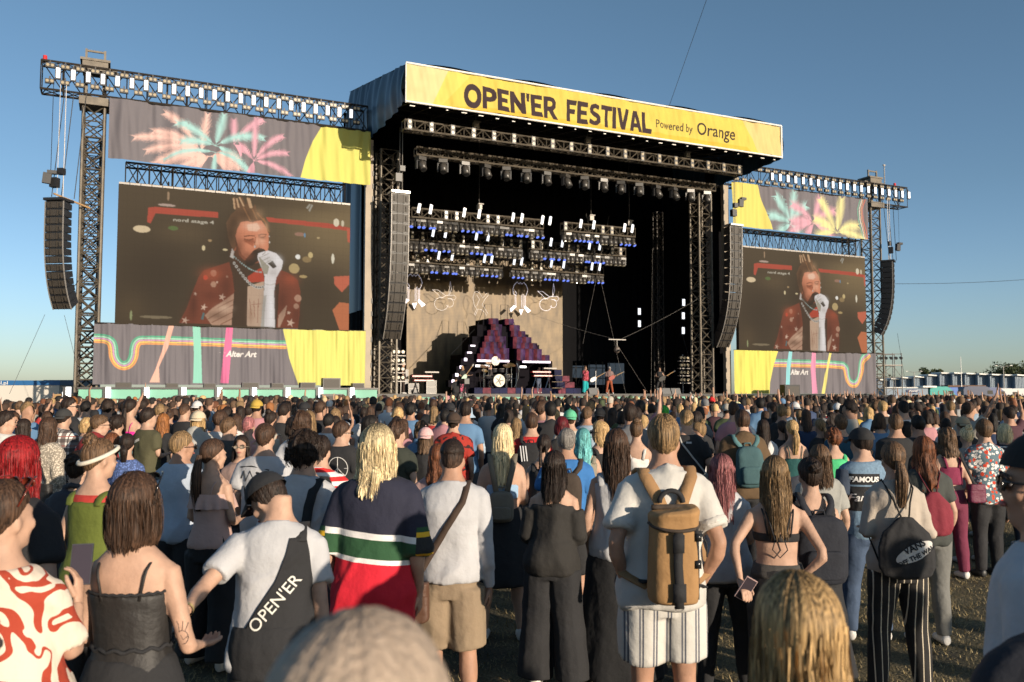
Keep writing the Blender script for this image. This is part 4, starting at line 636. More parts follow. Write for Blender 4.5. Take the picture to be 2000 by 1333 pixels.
for s,l in ((-17.55,'left'),(39.95,'right')):
    th=sthing('warning_lamp',s+(0.1 if s<0 else 0),-.1,18.05 if s<0 else 17.75,'red aircraft warning lamp on the far %s truss end'%l,'lamp','red warning lamps'); MB().tube([(0,0,0),(0,0,.28)],[.11,.09],10).build('lens',redm,th); MB().box((0,0,-.02),(.2,.2,.08)).build('base',blkp,th)
th=sthing('antenna_mast',39.0,0,17.8,'thin grey mast standing on the right truss end','mast'); MB().beam((0,0,0),(0,0,1.6),.04,6).build('pole',greym,th); MB().box((0,0,1.55),(.2,.1,.1)).build('head',greym,th)
# ---- side platforms in front of the wings
plat=sthing('side_platform',-8.5,-3,0,'long mint-green draped platform with white light strips below the left screen','platform')
mb=MB(); mb.box((0,0,1.9),(13.9,.08,.42)); mb.build('upper_scrim',greenm,plat); mb=MB(); mb.box((0,0,1.4),(13.9,.08,.42)); mb.build('lower_scrim',greenp,plat)
mb=MB(); mb.box((0,-.03,2.17),(14,.14,.09)); mb.box((0,-.03,1.65),(14,.1,.06)); mb.box((0,1,2.1),(14,2,.1)); mb.box((0,.1,.6),(13.9,.05,1.2)); mb.build('frame',blkp,plat)
for i in range(9): MB().box((-7.35+i*1.62,-.14,1.97),(.21,.08,.5)).build('light_strip',lampw,plat)
for i in range(9): MB().box((-7.52+i*1.62,-.09,1.95),(.12,.06,.55)).build('strip_housing',blkp,plat)
def amp(s,d,z,w_,h_,l,g):
    th=sthing('speaker_cabinet',s,d,z,l,'speaker',g); MB().box((0,.2,h_/2),(w_,.5,h_)).build('cabinet',blkp,th); MB().box((0,-.06,h_/2),(w_*.86,.02,h_*.8)).build('grille',grillem,th)
for i,(s,w_,h_) in enumerate(((-13.6,.7,.28),(-11.5,.55,.25),(-9.8,.55,.25),(-7.9,.8,.3),(-6.6,.6,.28),(-5.1,.75,.32),(-3.9,.9,.55),(-2.5,.6,.3))): amp(s,-2.9,2.16,w_,h_,'low black speaker on the mint platform, %s from the left'%('first','second','third','fourth','fifth','sixth','seventh','eighth')[i],'speakers on the mint platform')
amp(-10.9,-3.6,.9,.95,.95,'black subwoofer in front of mint platform, left one','subwoofers before the platform'); amp(-4.0,-3.6,.9,1.1,1.0,'black double subwoofer in front of mint platform, right one','subwoofers before the platform')
pr=sthing('side_platform',30.5,-1.6,0,'low dark platform under the right rainbow banner','platform'); MB().box((0,0,.9),(13.5,2,1.8)).build('deck',blkp,pr)
amp(26.8,-2.8,1.4,1.3,1.1,'stack of dark green speakers under the right rainbow banner','speakers')
MB()
# right side of the stage: four vertical light panels
for (s,d,z,l) in ((20.65,6,7.9,'upper white light panel of the pair deep in the stage'),(20.65,6,7.0,'lower white light panel of the pair deep in the stage'),(24.0-1.6,3,8.35,'top white light panel in the column of three'),(22.35,3,7.4,'middle white light panel in the column of three'),(22.33,3,6.35,'bottom white light panel in the column of three')):
    th=sthing('strip_light',s,d,z,l,'lamp','white light panels at stage right'); MB().box((0,.06,0),(.3,.08,.6)).build('housing',blkp,th); MB().box((0,0,0),(.2,.05,.46)).build('diffuser',lampw,th)
# blinder stands at both stage sides
for (s,l) in ((1.0,'rack of round black lamps on the left stage edge'),(21.3,'rack of round black lamps on the right stage edge')):
    th=sthing('lamp_rack',s,1.6,1.9,l,'lamp rack','racks of round lamps'); MB().beam((0,.1,0),(0,.1,2.7),.04,6).build('stand',greym,th)
    for r in range(4):
        for c in range(3): o=MB().tube([(-.28+c*.28,.1,.95+r*.5),(-.28+c*.28,-.12,.95+r*.5)],[.09,.14],9).build('lamp',blkg,th,True); MB().tube([(-.28+c*.28,-.121,.95+r*.5),(-.28+c*.28,-.125,.95+r*.5)],[.1,.1],8).build('lens',lensw,o)
        MB().box((0,-.02,.72+r*.5),(.85,.3,.05)).build('shelf',greym,th)
# back opening on the right: grey daylight sheets and scaffold
th=sthing('window_opening',19.5,12.5,0,'grey translucent sheets glowing in the opening behind the stage','opening')
sh=mat('grey_sheet',(.03,.035,.045),.8,emit=(.35,.45,.55),es=.10)  # faint emission stands in for daylight coming through the sheets
for (a,b_,z0,z1) in ((17.9,19.3,3.1,4.1),(19.5,21.0,2.6,4.2),(21.3,22.8,2.7,4.35),(18.3,20.9,4.5,5.0)): MB().box(((a+b_)/2-19.5+.6,0,(z0+z1)/2),(b_-a,.05,z1-z0)).build('sheet',sh,th)
sc_=sthing('scaffold',19.4,11.3,1.9,'black scaffold frame standing in the rear stage opening','scaffold'); mb=MB()
for i in range(7):
    x=-1.7+i*.6; mb.beam((x,0,0),(x,0,4.2),.03); mb.beam((x,0,.2),(x+.6,0,2),.02); mb.beam((x+.6,0,2.1),(x,0,3.9),.02)
for z in (.5,1.2,2,2.6,3.3): mb.beam((-1.7,0,z),(1.9,0,z),.03)
mb.build('frame',alu,sc_)
# wedge monitors
for i,(s,d,l) in enumerate(((13.0,-.3,'front-left'),(18.3,-.2,'centre-right'),(19.3,-.1,'right'))):
    th=sthing('monitor_wedge',s,d,1.9,'%s grey stage monitor wedge on the deck edge'%l,'speaker','monitor wedges'); mb=MB(); w_=.35 if i!=1 else .5
    mb.add([(-w_,-.25,0),(w_,-.25,0),(w_,.3,0),(-w_,.3,0),(-w_,-.1,.36),(w_,-.1,.36),(w_,.3,.12),(-w_,.3,.12)],[(3,2,1,0),(4,5,6,7),(0,1,5,4),(1,2,6,5),(2,3,7,6),(3,0,4,7)]); mb.build('cabinet',mat('wedge',(.12,.12,.12),.6),th)
# cables in the air
def wire(pts,l,r=.012,nm='cable_line',m=None,parts=24):
    pts=[Vector(p) for p in pts]; o=MB().tube(pts,r,4).build(nm,m or cable); tag(o,l,'cable'); return o
def sag(a,b_,s_,n=14): return [tuple(Vector(a).lerp(Vector(b_),i/n)-Vector((0,0,s_*4*(i/n)*(1-i/n)))) for i in range(n+1)]
wire(sag((px(1441,36),36,EYE+ (768+60)/1667*36+2.2),SP(15.5,-5,18.7),0),'thin cable rising from the roof into the sky',.012)
wire(sag(SP(11.5,9,8.2),SP(15.2,1,5.5),.12),'thin cable slung from the video wall to the flying camera',.007,m=greym); wire(sag(SP(16.0,1,5.5),SP(22.0,0,8.6),.12),'thin cable slung from the flying camera to the right tower',.007,m=greym)
wire(sag(SP(-17.0,-1.4,5.6),(px(20,38),38,1.9),0),'thin guy line from far left speaker array down to the ground',.01); wire(sag(SP(-16.2,-1.4,5.6),SP(-15.3,-1,2),0),'thin guy line from left array towards the tower foot',.01)
wire(sag(SP(39,-.8,6.4),SP(40.2,-.5,1.8),0),'thin guy line under the far right speaker array',.012); wire(sag(SP(38.5,0,10.2),(60,80,14.0),.5),'thin cable running right into the sky beside right array',.016)
for i,(s,z1) in enumerate(((-16.9,16.6),(-16.5,16.6),(-15.95,16.6))): wire(sag(SP(s+.35,-.3,z1),SP(s,-1.2,11.2),0),'black cable from left truss to its speaker array, %s'%('left','middle','right')[i],.022)
for i in range(3): wire(sag(SP(38.6+i*.5,-.2,16.2),SP(38.4+i*.35,-.8,11.9),.1),'black cable from right truss to its speaker array, %s'%('left','middle','right')[i],.022)
wire(sag(SP(-16.1,-1.4,7.3),SP(-15.7,0,7.5),.35),'black cable looped between left array and tower',.025)
th=sthing('bracket_arm',-16.2,-1.2,11.15,'pale brace arm joining left array to its tower','bracket'); MB().tube([(-.6,-.3,.15),(.9,1.0,-.15)],.045,6).build('arm',woodm,th)
for i,(a,b_) in enumerate((((14.5,3,14),(17.5,3,1.95)),((16.3,3,14),(14.2,3,5.2)),((19.8,3,12),(18.9,2,1.95)),((21.9,2.5,6),(22.4,2,3.3)),((15.6,1.2,5.3),(18.6,2,2)))):
    wire([SP(*a),SP(*b_)],'thin rope %s hanging in the dark right half of the stage'%('first','second','third','fourth','fifth')[i],.006,m=greym)
sp=sthing('flying_camera',15.61,1,5.4,'small cable-suspended camera hanging over the stage','camera'); MB().box((0,0,.02),(1.3,.1,.06)).build('spreader_bar',greym,sp); MB().beam((0,0,0),(0,0,-.5),.025,6).build('stem',greym,sp); mb=MB(); mb.ell((0,0,-.65),(.2,.2,.22),10,8); mb.build('camera_head',mat('cam_body',(.15,.12,.1),.4),sp); MB().tube([(0,-.15,-.68),(0,-.32,-.7)],.07,8).build('lens',blkg,sp)
# ================================================================ BACKGROUND
def gthing(name,x,Y,z,label,cat,group=None,rz=0): return empty(name,(px(x,Y),Y,z),rz,label,cat,group)
# right: row of blue-grey modular halls with white roof edges
hallm=mat('blue_grey_cladding',(.16,.22,.29),.5,noise=(.3,.1)); roofw=mat('white_roof',(.75,.73,.68),.5); gapm=mat('dark_gap',(.03,.04,.05),.8)
tops=[(1722,744),(1746,742),(1768,740),(1792,738),(1818,735),(1843,731),(1868,731),(1892,732),(1917,733),(1941,734),(1966,735),(1990,735)]
for i,(x,y) in enumerate(tops):
    Y=205-i*1.2; w_=(24.5)/1667*Y*.9; h=EYE+(768-y)/1667*Y
    th=gthing('hall_module',x,Y,0,'blue-grey hall section with white roof edge, number %d counted from the left of the row'%(i+1) if 0 else '%s blue-grey hall section with white roof edge behind the right crowd'%('first','second','third','fourth','fifth','sixth','seventh','eighth','ninth','tenth','eleventh','last')[i],'hall','row of hall sections behind the crowd')
    MB().box((0,1.5,h/2),(w_,4,h)).build('wall',mat('pale_cladding',(.20,.27,.35),.5,noise=(.3,.1)),th); MB().box((.1,1.2,h+.15),(w_*1.0,5,.28),ry=.07).build('roof',roofw,th)
    mb=MB()
    for k in range(8): mb.box((-w_/2+.1+k*w_/7.5,-.55,h/2),(.03,.06,h))
    mb.build('seam',gapm,th)
    MB().box((w_*.5-.1,-.5,h*.5),(.22,.3,h*.98)).build('pillar',gapm,th)
# low grey-blue trailer with dark oval emblem
th=gthing('trailer',1768,150,0,'long blue-grey trailer with a dark oval emblem behind the crowd','trailer'); MB().box((0,1.2,1.5),(7.8,2.4,2.7)).build('body',hallm,th)
MB().box((0,-.02,2.9),(7.9,.2,.12)).build('roof_edge',roofw,th); MB().ell((1.2,-.03,2.3),(1.25,.04,.36),20,8).build('oval_emblem',mat('navy',(.02,.04,.12),.4),th)
o=MB(); T=text_tris('Ford',.01,.25); 
o=MB(); 
for t_ in T: o.add([(p[0]*.75+.5,-.08,p[1]*.5+2.13) for p in t_],[(0,1,2)])
o.build('lettering',roofw,th)
for k,xx_ in enumerate((-3.5,3.2)): MB().tube([(xx_,-.05,.4),(xx_,.2,.4)],.4,12).build('wheel',blkp,th)
MB().box((3.9,.5,3.05),(2.4,2.5,.28)).build('awning',roofw,th)
# vans with coloured roofs
def van(x,Y,col,L,h,l,cat='van'):
    th=gthing('parked_van',x,Y,0,l,cat,'vans parked behind the right crowd'); m=mat('van_%d'%int(x),col,.3)
    mb=MB(); prof=[(-L/2,.4),(-L/2,h*.86),(-L/2+.25,h),(L/2-1.4,h),(L/2-.75,h*.82),(L/2-.15,h*.52),(L/2,h*.45),(L/2,.4)]
    mb.loft([[(p[0],s_,p[1]) for p in prof] for s_ in (0,1.9)]); mb.build('body',m,th)
    MB().box((L/2-.95,-.01,h*.68),(.9,.04,h*.2)).build('window',blkg,th)
    for k in (-L*.32,L*.32): MB().tube([(k,-.06,.38),(k,.18,.38)],.36,12).build('wheel',blkp,th)
    MB().box((-.3,.9,h+.04),(L*.55,1.2,.07)).build('roof_panel',m,th)
van(1841,150,(.02,.30,.27),4.6,3.0,'turquoise van with a rounded roof behind the right crowd'); van(1866,156,(.06,.15,.45),3.2,2.9,'small blue van right beside the turquoise one'); van(1912,150,(.02,.035,.09),5.6,3.05,'dark navy van in the middle of the parked vehicles'); van(1942,156,(.03,.06,.18),4.6,2.9,'navy van with pale sides near right picture edge'); van(1968,162,(.5,.5,.5),4.4,2.75,'white car-like van at right behind the crowd'); van(1997,164,(.45,.47,.47),5,2.75,'white van cut by the right picture edge')
th=gthing('shed',1880,170,0,'dark brown open shed roof between the vans and the halls','shed'); MB().box((0,0,3.3),(7.5,3,.35)).build('roof',mat('brown_roof',(.12,.06,.035),.7),th); MB().box((0,1,1.6),(7.3,1.5,3.2)).build('wall',blkp,th)
# scaffold tower with lamps
th=gthing('scaffold_tower',1742,86,0,'grey scaffold tower carrying floodlights beyond the right tower','tower'); mb=MB(); H=EYE+(768-690)/1667*86
for x in (-1.45,0.1,1.0):
    for y in (0,1.6): mb.beam((x,y,0),(x,y,H),.045)
for z in (1.2,2.4,3.5,4.7,H-.1): mb.beam((-1.45,0,z),(1.0,0,z),.035); mb.beam((-1.45,1.6,z),(1.0,1.6,z),.035)
for z0 in (1.2,3.5): mb.beam((-1.45,0,z0),(.1,0,z0+1.2),.025); mb.beam((1.0,0,z0),(.1,0,z0+1.2),.025); mb.beam((.1,0,z0),(-1.45,0,z0+1.2),.025)
mb.build('frame',greym,th); MB().box((-.2,.8,4.75),(2.6,1.7,.08)).build('platform',greym,th)
for k in range(5): o=MB().tube([(-1.2+k*.5,-.1,H-.45),(-1.2+k*.5,-.4,H-.55)],[.1,.16],8).build('floodlight',blkp,th)
# street lamps
for x,Y,y,l in ((1785,120,727,'double-armed street lamp above the halls, left one'),(1960,110,716,'double-armed street lamp above the halls, right one')):
    Y=Y; H=EYE+(768-y)/1667*(Y+60); th=gthing('street_lamp',x,Y+60,0,l,'street lamp','street lamps'); MB().beam((0,0,0),(0,0,H),.07,6).build('pole',greym,th); mb=MB(); mb.beam((0,0,H-.1),(-1.5,0,H+.15),.04); mb.beam((0,0,H-.1),(1.5,0,H+.15),.04); mb.build('arm',greym,th)
    for q in (-1.5,1.5): MB().box((q,0,H+.15),(.5,.2,.1)).build('lamp_head',roofw,th)
th=gthing('flagpole',1877,160,0,'thin white pole rising above the halls','pole'); MB().tube([(0,0,0),(0,0,EYE+(768-697)/1667*160)],[.12,.05],6).build('pole',roofw,th)
# trees
leafm=mat('leaves',(.055,.075,.022),.7,objcol=False,noise=(.9,.6)); barkm=mat('bark',(.08,.06,.04),.9)
def tree(x,Y,w_,h0,h1,l,seed,n=2600):
    rs=np.random.RandomState(seed); th=gthing('tree',x,Y,0,l,'tree','trees beyond the halls')
    MB().tube([(0,0,0),(.1,0,h0*.7),(0,0,h0+(h1-h0)*.5)],[.35,.25,.1],8).build('trunk',barkm,th)
    mb=MB(); 
    for i in range(7): a=i*.9; mb.tube([(0,0,h0*.75),(math.cos(a)*w_*.2,math.sin(a)*w_*.2,h0+(h1-h0)*.3),(math.cos(a)*w_*.36,math.sin(a)*w_*.36,h0+(h1-h0)*rs.uniform(.4,.8))],[.12,.08,.03],5)
    mb.build('limbs',barkm,th)
    cl=[(rs.uniform(-.4,.4)*w_,rs.uniform(-.3,.3)*w_,h0+(h1-h0)*rs.uniform(.15,.85),rs.uniform(.12,.24)*w_) for _ in range(16)]
    V=[];F=[]
    for i in range(n):
        c=cl[rs.randint(len(cl))]; d=rs.normal(size=3); d/=np.linalg.norm(d); r=c[3]*rs.uniform(.55,1.05); p=np.array(c[:3])+d*r*[1,1,.8]; u=rs.normal(size=3);u/=np.linalg.norm(u);v=np.cross(u,rs.normal(size=3));v/=np.linalg.norm(v); s_=rs.uniform(.15,.4)
        k=len(V); V+=[p-u*s_,p+v*s_*.6,p+u*s_,p-v*s_*.6]; F.append((k,k+1,k+2,k+3))
    mb=MB(); mb.add(V,F); mb.build('crown',leafm,th)
tree(1822,250,8.5,2.5,EYE+(768-716)/1667*250,'round sunlit green tree behind the halls',1); tree(1985,240,17,3,EYE+(768-710)/1667*240,'large dark tree at the right picture edge',2,4200); tree(2012,235,14,3,EYE+(768-704)/1667*235,'tall dark tree cut by the right picture edge',5,3000); tree(1954,245,7,2,EYE+(768-722)/1667*245,'small dark tree beside the large one at right',3,1500); tree(1712,240,10,2,EYE+(768-738)/1667*240,'low dark tree seen through the right tower lattice',4,1500)
# left: white trailer with blue stripe, blue container
th=gthing('trailer',40,46.5,0,'long white trailer with a blue top stripe at the far left','trailer'); 
wm=mat('cream_panel',(.62,.58,.52),.5); blm=mat('blue_stripe',(.03,.13,.32),.45)
MB().box((-5.6,1.2,1.22),(15.5,2.4,2.3)).build('body',wm,th); MB().box((-5.6,1.19,2.5),(15.6,2.44,.26)).build('stripe',blm,th)
mb=MB(); T=text_tris('pitol.pl',.012)
for t_ in T: mb.add([(p[0]*.36-1.62,-.04,p[1]*.27+2.41) for p in t_],[(0,1,2)])
mb.build('lettering',roofw,th)
for k in range(3): MB().tube([(-8+k*1.2,-.1,.4),(-8+k*1.2,.1,.4)],.4,12).build('wheel',blkp,th)
th=gthing('shipping_container',125,56,0,'blue-grey shipping container behind the left lattice tower','container'); mb=MB(); mb.box((0,1.2,1.35),(2.5,2.4,2.7)); mb.build('body',hallm,th); mb=MB()
for k in range(9): mb.box((-1.15+k*.29,-.03,1.4),(.1,.08,2.4))
mb.build('ribs',hallm,th); MB().box((0,1.2,2.75),(2.6,2.5,.1)).build('top_rail',hallm,th)
th=gthing('equipment_cabinet',128,42,0,'tan wooden cabinet at the left end of the mint platform','cabinet'); MB().box((0,0,.9),(.9,.5,2.0)).build('body',woodm,th); MB().box((0,-.27,1.0),(.5,.05,1.0)).build('door',greym,th); MB().box((.18,-.35,1.75),(.2,.08,.5)).build('light_strip',lampw,th)
# sound control tower, out of the picture to the right: its long evening shadow crosses the middle of the crowd
th=empty('control_tower',(31,-16,0),-.75,'tall scaffold delay tower standing behind the crowd','tower'); MB().box((0,0,7.0),(8.5,2.5,8)).build('cabin',blk,th); mb=MB()
for x in (-4.2,4.2):
    for y in (-1.2,1.2): mb.beam((x,y,0),(x,y,12),.06)
mb.build('frame',greym,th)
MB().box((0,0,.9),(8.4,2.4,1.8)).build('base',blkp,th)

# ================================================================ INSTRUMENTS
chrome=mat('chrome',(.75,.73,.7),.22,1); drumw=mat('drum_skin',(.72,.66,.55),.5,noise=(6,.5)); drumk=mat('drum_shell',(.03,.03,.035),.25); cymm=mat('cymbal',(.7,.55,.25),.3,.9)
dk=sthing('drum_kit',8.55,4.1,2.3,'drum kit with a patterned white bass drum under the left pyramid half','drums')
def cyl(a,b_,r,m,nm,par,n=20): return MB().tube([a,b_],r,n).build(nm,m,par)
bd=cyl((0,-.1,.45),(0,.35,.45),.42,drumk,'bass_drum',dk); cyl((0,-.13,.45),(0,-.1,.45),.40,drumw,'drum_head',bd)
mb=MB(); 
for k in range(5): a=k*1.257; mb.tube([(0,-.15,.45),(.3*math.cos(a),-.15,.45+.3*math.sin(a))],[.06,.02],5)
mb.build('head_print',mat('head_grey',(.3,.27,.22),.6),bd)
for nm,x,y,z,r,h in (('tom_drum',-.25,.1,1.02,.17,.2),('tom_drum',.25,.1,1.02,.18,.2),('floor_tom',.75,.35,.45,.24,.4),('snare_drum',-.6,.4,.62,.2,.14)):
    o=cyl((x,y,z),(x,y-.03,z+h),r,drumk,nm,dk); cyl((x,y-.03,z+h),(x,y-.03,z+h+.01),r*.97,drumw,'drum_head',o)
g=cyl((.08,.7,1.75),(.08,.66,1.75),.3,drumw,'gong_drum',dk,24)
for x,y,z,r in ((-1.0,.1,1.35,.27),(-.75,.5,1.1,.22),(.62,.1,1.4,.25),(1.05,.3,1.5,.3),(-.4,.7,1.6,.2)):
    MB().beam((x,y,0),(x,y,z),.018,5).build('stand',chrome,dk); MB().tube([(x,y,z),(x,y-.01,z+.02)],[r,.03],16).build('cymbal',cymm,dk)
mb=MB()
for x in (-1.25,-.95,-.5,.5,.95,1.25): mb.beam((x,0,0),(x*1.05,.05,.95),.015)
mb.tube([(1.2,.1,0),(1.45,.1,.6),(1.5,.1,1.2),(1.35,.1,1.6)],.025,5); mb.beam((-1.3,0,.6),(1.2,0,.6),.015); mb.build('rack',chrome,dk)
def keyboard(s,d,z0,l,red=True,w_=1.25):
    th=sthing('keyboard_rig',s,d,z0,l,'keyboards','keyboard rigs on stage'); mb=MB()
    for x in (-w_*.35,w_*.35): mb.beam((x-.2,0,0),(x+.2,0,1.15),.022); mb.beam((x+.2,0,0),(x-.2,0,1.15),.022)
    mb.build('stand',chrome,th); k=MB().box((-.1,0,1.05),(w_,.35,.1)).build('keyboard',redm if red else greym,th); MB().box((-.1,-.19,1.05),(w_*.96,.03,.05)).build('keys',roofw,k)
    k=MB().box((.05,.1,.8),(w_,.35,.09)).build('keyboard',redm if red else greym,th); MB().box((.05,-.09,.8),(w_*.96,.03,.05)).build('keys',roofw,k); MB().box((w_*.45,.1,1.3),(w_*.7,.3,.08)).build('synthesizer',greym,th); MB().beam((w_*.45,.1,0),(w_*.45,.1,1.3),.025).build('post',chrome,th)
keyboard(2.75,2.2,1.9,'red-edged keyboards with a road case at the left stage edge'); keyboard(11.6,3.9,2.28,'red keyboards under the right pyramid half',w_=1.35)
for i,(s,d,w_,h_,l) in enumerate(((2.2,2.5,.62,.62,'lower road case with chrome edges under the left keyboards'),(2.2,2.5,.62,.45,''),(3.25,2.3,.6,.8,'tall dark equipment case right of left keyboards'),(1.75,2.9,.45,1.45,'tall black equipment case behind the man in white cap'))):
    if not l: continue
    th=sthing('road_case',s,d,1.9,l,'case','road cases'); MB().box((0,0,h_/2),(w_,.45,h_)).build('body',drumk,th); mb=MB()
    for x in (-w_/2,w_/2): mb.box((x,-.23,h_/2),(.04,.03,h_))
    for z in (.02,h_-.02,h_*.5): mb.box((0,-.23,z),(w_,.03,.035))
    mb.build('edging',greym,th)
def mic(s,d,l):
    th=sthing('microphone_stand',s,d,1.9,l,'microphone stand','microphone stands'); mb=MB(); mb.beam((0,0,0),(0,0,1.5),.02,6); mb.build('pole',white,th); MB().tube([(0,0,0),(0,0,.03)],.16,14).build('base',greym,th); MB().tube([(0,0,1.5),(0,-.12,1.58)],[.025,.035],8).build('microphone',blkp,th)
mic(14.35,1.6,'white microphone stand right of the singer'); 
def guitar(s,d,z,l,tilt,neck=(1,.45),col=(.08,.02,.01),cat='guitar',name='guitar',sc=1.0):
    th=sthing(name,s,d,z,l,cat,'guitars played on stage'); V=Vector((neck[0],0,neck[1])).normalized(); W=Vector((-V.z,0,V.x)); mb=MB(); P=[]
    for a in np.linspace(0,2*PI,20)[:-1]:
        r=.19*(1+.18*math.cos(2*a)); P.append(V*(math.cos(a)*r*1.15-.05)*sc+W*(math.sin(a)*r*.85)*sc)
    mb.loft([[tuple(p+Vector((0,y,0))) for p in P] for y in (-.035,.035)]); b_=mb.build('body',mat('guitar_%s'%name+l[:6],col,.25),th); MB().tube([tuple(V*.12*sc),tuple(V*.85*sc)],.022,5).build('neck',woodm,th); MB().box(tuple(V*.93*sc),(.16,.03,.07),ry=-math.atan2(V.z,V.x)).build('headstock',drumk,th); return th
# ================================================================ PEOPLE
TMP=bpy.data.scenes.new('tmp')
def remesh(mb,vox,it=3,ratio=None):
    me=mb.mesh('tmp',[MT['cable']]); o=bpy.data.objects.new('tmp',me); TMP.collection.objects.link(o)
    m=o.modifiers.new('r','REMESH'); m.mode='VOXEL'; m.voxel_size=vox; m.use_smooth_shade=True
    if it: m=o.modifiers.new('s','SMOOTH'); m.factor=.5; m.iterations=it
    if ratio: m=o.modifiers.new('d','DECIMATE'); m.ratio=ratio
    
    with bpy.context.temp_override(scene=TMP,view_layer=TMP.view_layers[0]): dg=bpy.context.evaluated_depsgraph_get(); dg.update()
    r=bpy.data.meshes.new_from_object(o.evaluated_get(dg)); bpy.data.objects.remove(o); bpy.data.meshes.remove(me)
    r.materials.clear(); return r
def vget(me): V=np.empty(len(me.vertices)*3); me.vertices.foreach_get('co',V); return V.reshape(-1,3)
def vset(me,V): me.vertices.foreach_set('co',V.ravel()); me.update()
def nget(me): V=np.empty(len(me.vertices)*3); me.vertices.foreach_get('normal',V); return V.reshape(-1,3)
def n3(V,f,seed):
    r=np.random.RandomState(seed); o=np.zeros(len(V))
    for k in range(6):
        d=r.normal(size=3); d/=np.linalg.norm(d); o+=np.sin(V@(d*f*r.uniform(.6,1.5))+r.uniform(0,6.3))
    return o/3
BODY={'m':[(.80,.10,.095,0),(.86,.165,.115,-.005),(.92,.175,.12,-.01),(1.0,.165,.112,0),(1.10,.155,.105,.005),(1.22,.168,.115,.005),(1.33,.176,.122,0),(1.405,.178,.11,-.005),(1.445,.152,.088,-.012),(1.48,.105,.074,-.016),(1.51,.073,.068,-.014),(1.55,.062,.065,-.008),(1.62,.060,.064,.006)],
 'f':[(.80,.10,.095,0),(.86,.172,.118,-.005),(.92,.178,.124,-.012),(1.0,.16,.112,-.003),(1.09,.13,.094,.003),(1.2,.142,.10,.005),(1.3,.156,.118,.012),(1.37,.152,.10,0),(1.415,.13,.08,-.01),(1.45,.085,.064,-.014),(1.48,.06,.056,-.012),(1.52,.051,.053,-.006),(1.62,.049,.053,.006)]}
def ringat(sex,z):
    B=BODY[sex]; zs=[b[0] for b in B]; r=[np.interp(z,zs,[b[k] for b in B]) for k in (1,2,3)]; r[0]*=.95; return r
def torso(mb,sex,z0,z1,inf=0,flare=0,n=20,straight=0,dz=.03,ex=2.3):
    rings=[];k=max(3,int((z1-z0)/dz))
    for i in range(k+1):
        z=z0+(z1-z0)*i/k; zz=max(z,.86); rx,ry,yo=ringat(sex,zz)
        if straight and z<1.33:
            rx2,ry2,_=ringat(sex,1.31); rx=max(rx,rx*(1-straight)+rx2*straight); ry=max(ry,ry*(1-straight)+ry2*straight)
        fl=flare*max(0,(1.25-z)); rx+=inf+fl; ry+=inf+fl*.8
        r=[]
        for j in range(n):
            a=2*PI*j/n; c,s_=math.cos(a),math.sin(a); r.append((rx*math.copysign(abs(c)**(2/ex),c),yo+ry*math.copysign(abs(s_)**(2/ex),s_),z))
        rings.append(r)
    mb.loft(rings)
SH={'m':(.158,1.40),'f':(.136,1.372)}
def pose(sex,side,p):
    """shoulder, elbow, wrist, hand direction; side +1 = person's right (+x)"""
    w,z=SH[sex]; S=Vector((side*w,-.005,z)); P={
     'down':((.055,-.02,-.29),(.02,.05,-.26),(0,.1,-1)),'relax':((.075,-.05,-.28),(-.01,.12,-.22),(-.05,.3,-1)),'pocket':((.095,-.11,-.27),(-.08,.12,-.22),(-.3,.5,-1)),'hip':((.13,-.12,-.24),(-.14,.06,-.15),(-.8,.4,-.5)),
     'front':((.06,.0,-.28),(-.07,.22,.02),(-.3,1,.2)),'cross':((.07,.05,-.27),(-.2,.18,.03),(-1,.2,.1)),'phone':((.05,.10,-.26),(-.05,.17,.15),(-.1,.4,1)),'up':((.08,.12,.25),(.0,.04,.26),(0,0,1)),'up2':((.14,.06,.24),(-.08,.02,.26),(-.2,.1,1)),'wave':((.16,.05,.20),(.05,.1,.25),(.1,.2,1)),
     'head':((.2,.02,.15),(-.16,-.02,.16),(-.9,0,.3)),'back':((.09,-.12,-.25),(-.16,-.03,-.14),(-1,0,-.4)),'clap':((.08,.1,-.22),(-.12,.22,.12),(-.2,.7,.6)),'guitarL':((.12,.08,-.24),(.16,.22,.0),(.4,.8,.2)),'guitarR':((.1,-.02,-.27),(-.14,.22,-.03),(-.8,.5,-.2)),'mic':((.06,.1,-.25),(-.1,.14,.22),(-.5,.2,.8))}
    if isinstance(p,str): e,w_,h=P[p]
    else: e,w_,h=p
    E_=S+Vector((side*e[0],e[1],e[2])); W_=E_+Vector((side*w_[0],w_[1],w_[2])); return S,E_,W_,Vector((side*h[0],h[1],h[2])).normalized()
def ik(root_m,sex,side,tgt,hd,hint):
    w_,z=SH[sex]; S_=Vector((side*w_,-.005,z)); T=root_m.inverted()@Vector(tgt); L1,L2=.30,.265; d=T-S_; D=min(d.length,L1+L2-.004); d=d.normalized(); T=S_+d*D
    a=(L1*L1-L2*L2+D*D)/(2*D); h=math.sqrt(max(L1*L1-a*a,0)); v=Vector(hint); v=(v-d*v.dot(d)).normalized(); E_=S_+d*a+v*h
    return S_,E_,T,(root_m.to_3x3().inverted()@Vector(hd)).normalized()
def legs(sex,st):
    o=[]
    for sd in (-1,1):
        dx,dy=st[0],st[1]*sd; o.append((Vector((sd*.088,-.005,.86)),Vector((sd*(.088+dx*.5),.015+dy*.5,.47)),Vector((sd*(.088+dx),-.01+dy,.08))))
    return o
def limb(mb,P,rad,n=10,inf=0): mb.tube([tuple(p) for p in P],[r+inf for r in rad],n)
def armpts(A,t0=0,t1=1,k=9):
    S,E_,W_,H=A; pts=[];L1=(E_-S).length;L2=(W_-E_).length; T=L1+L2
    for i in range(k):
        d=(t0+(t1-t0)*i/(k-1))*T; p=S.lerp(E_,d/L1) if d<=L1 else E_.lerp(W_,(d-L1)/L2); pts.append(p)
    return pts
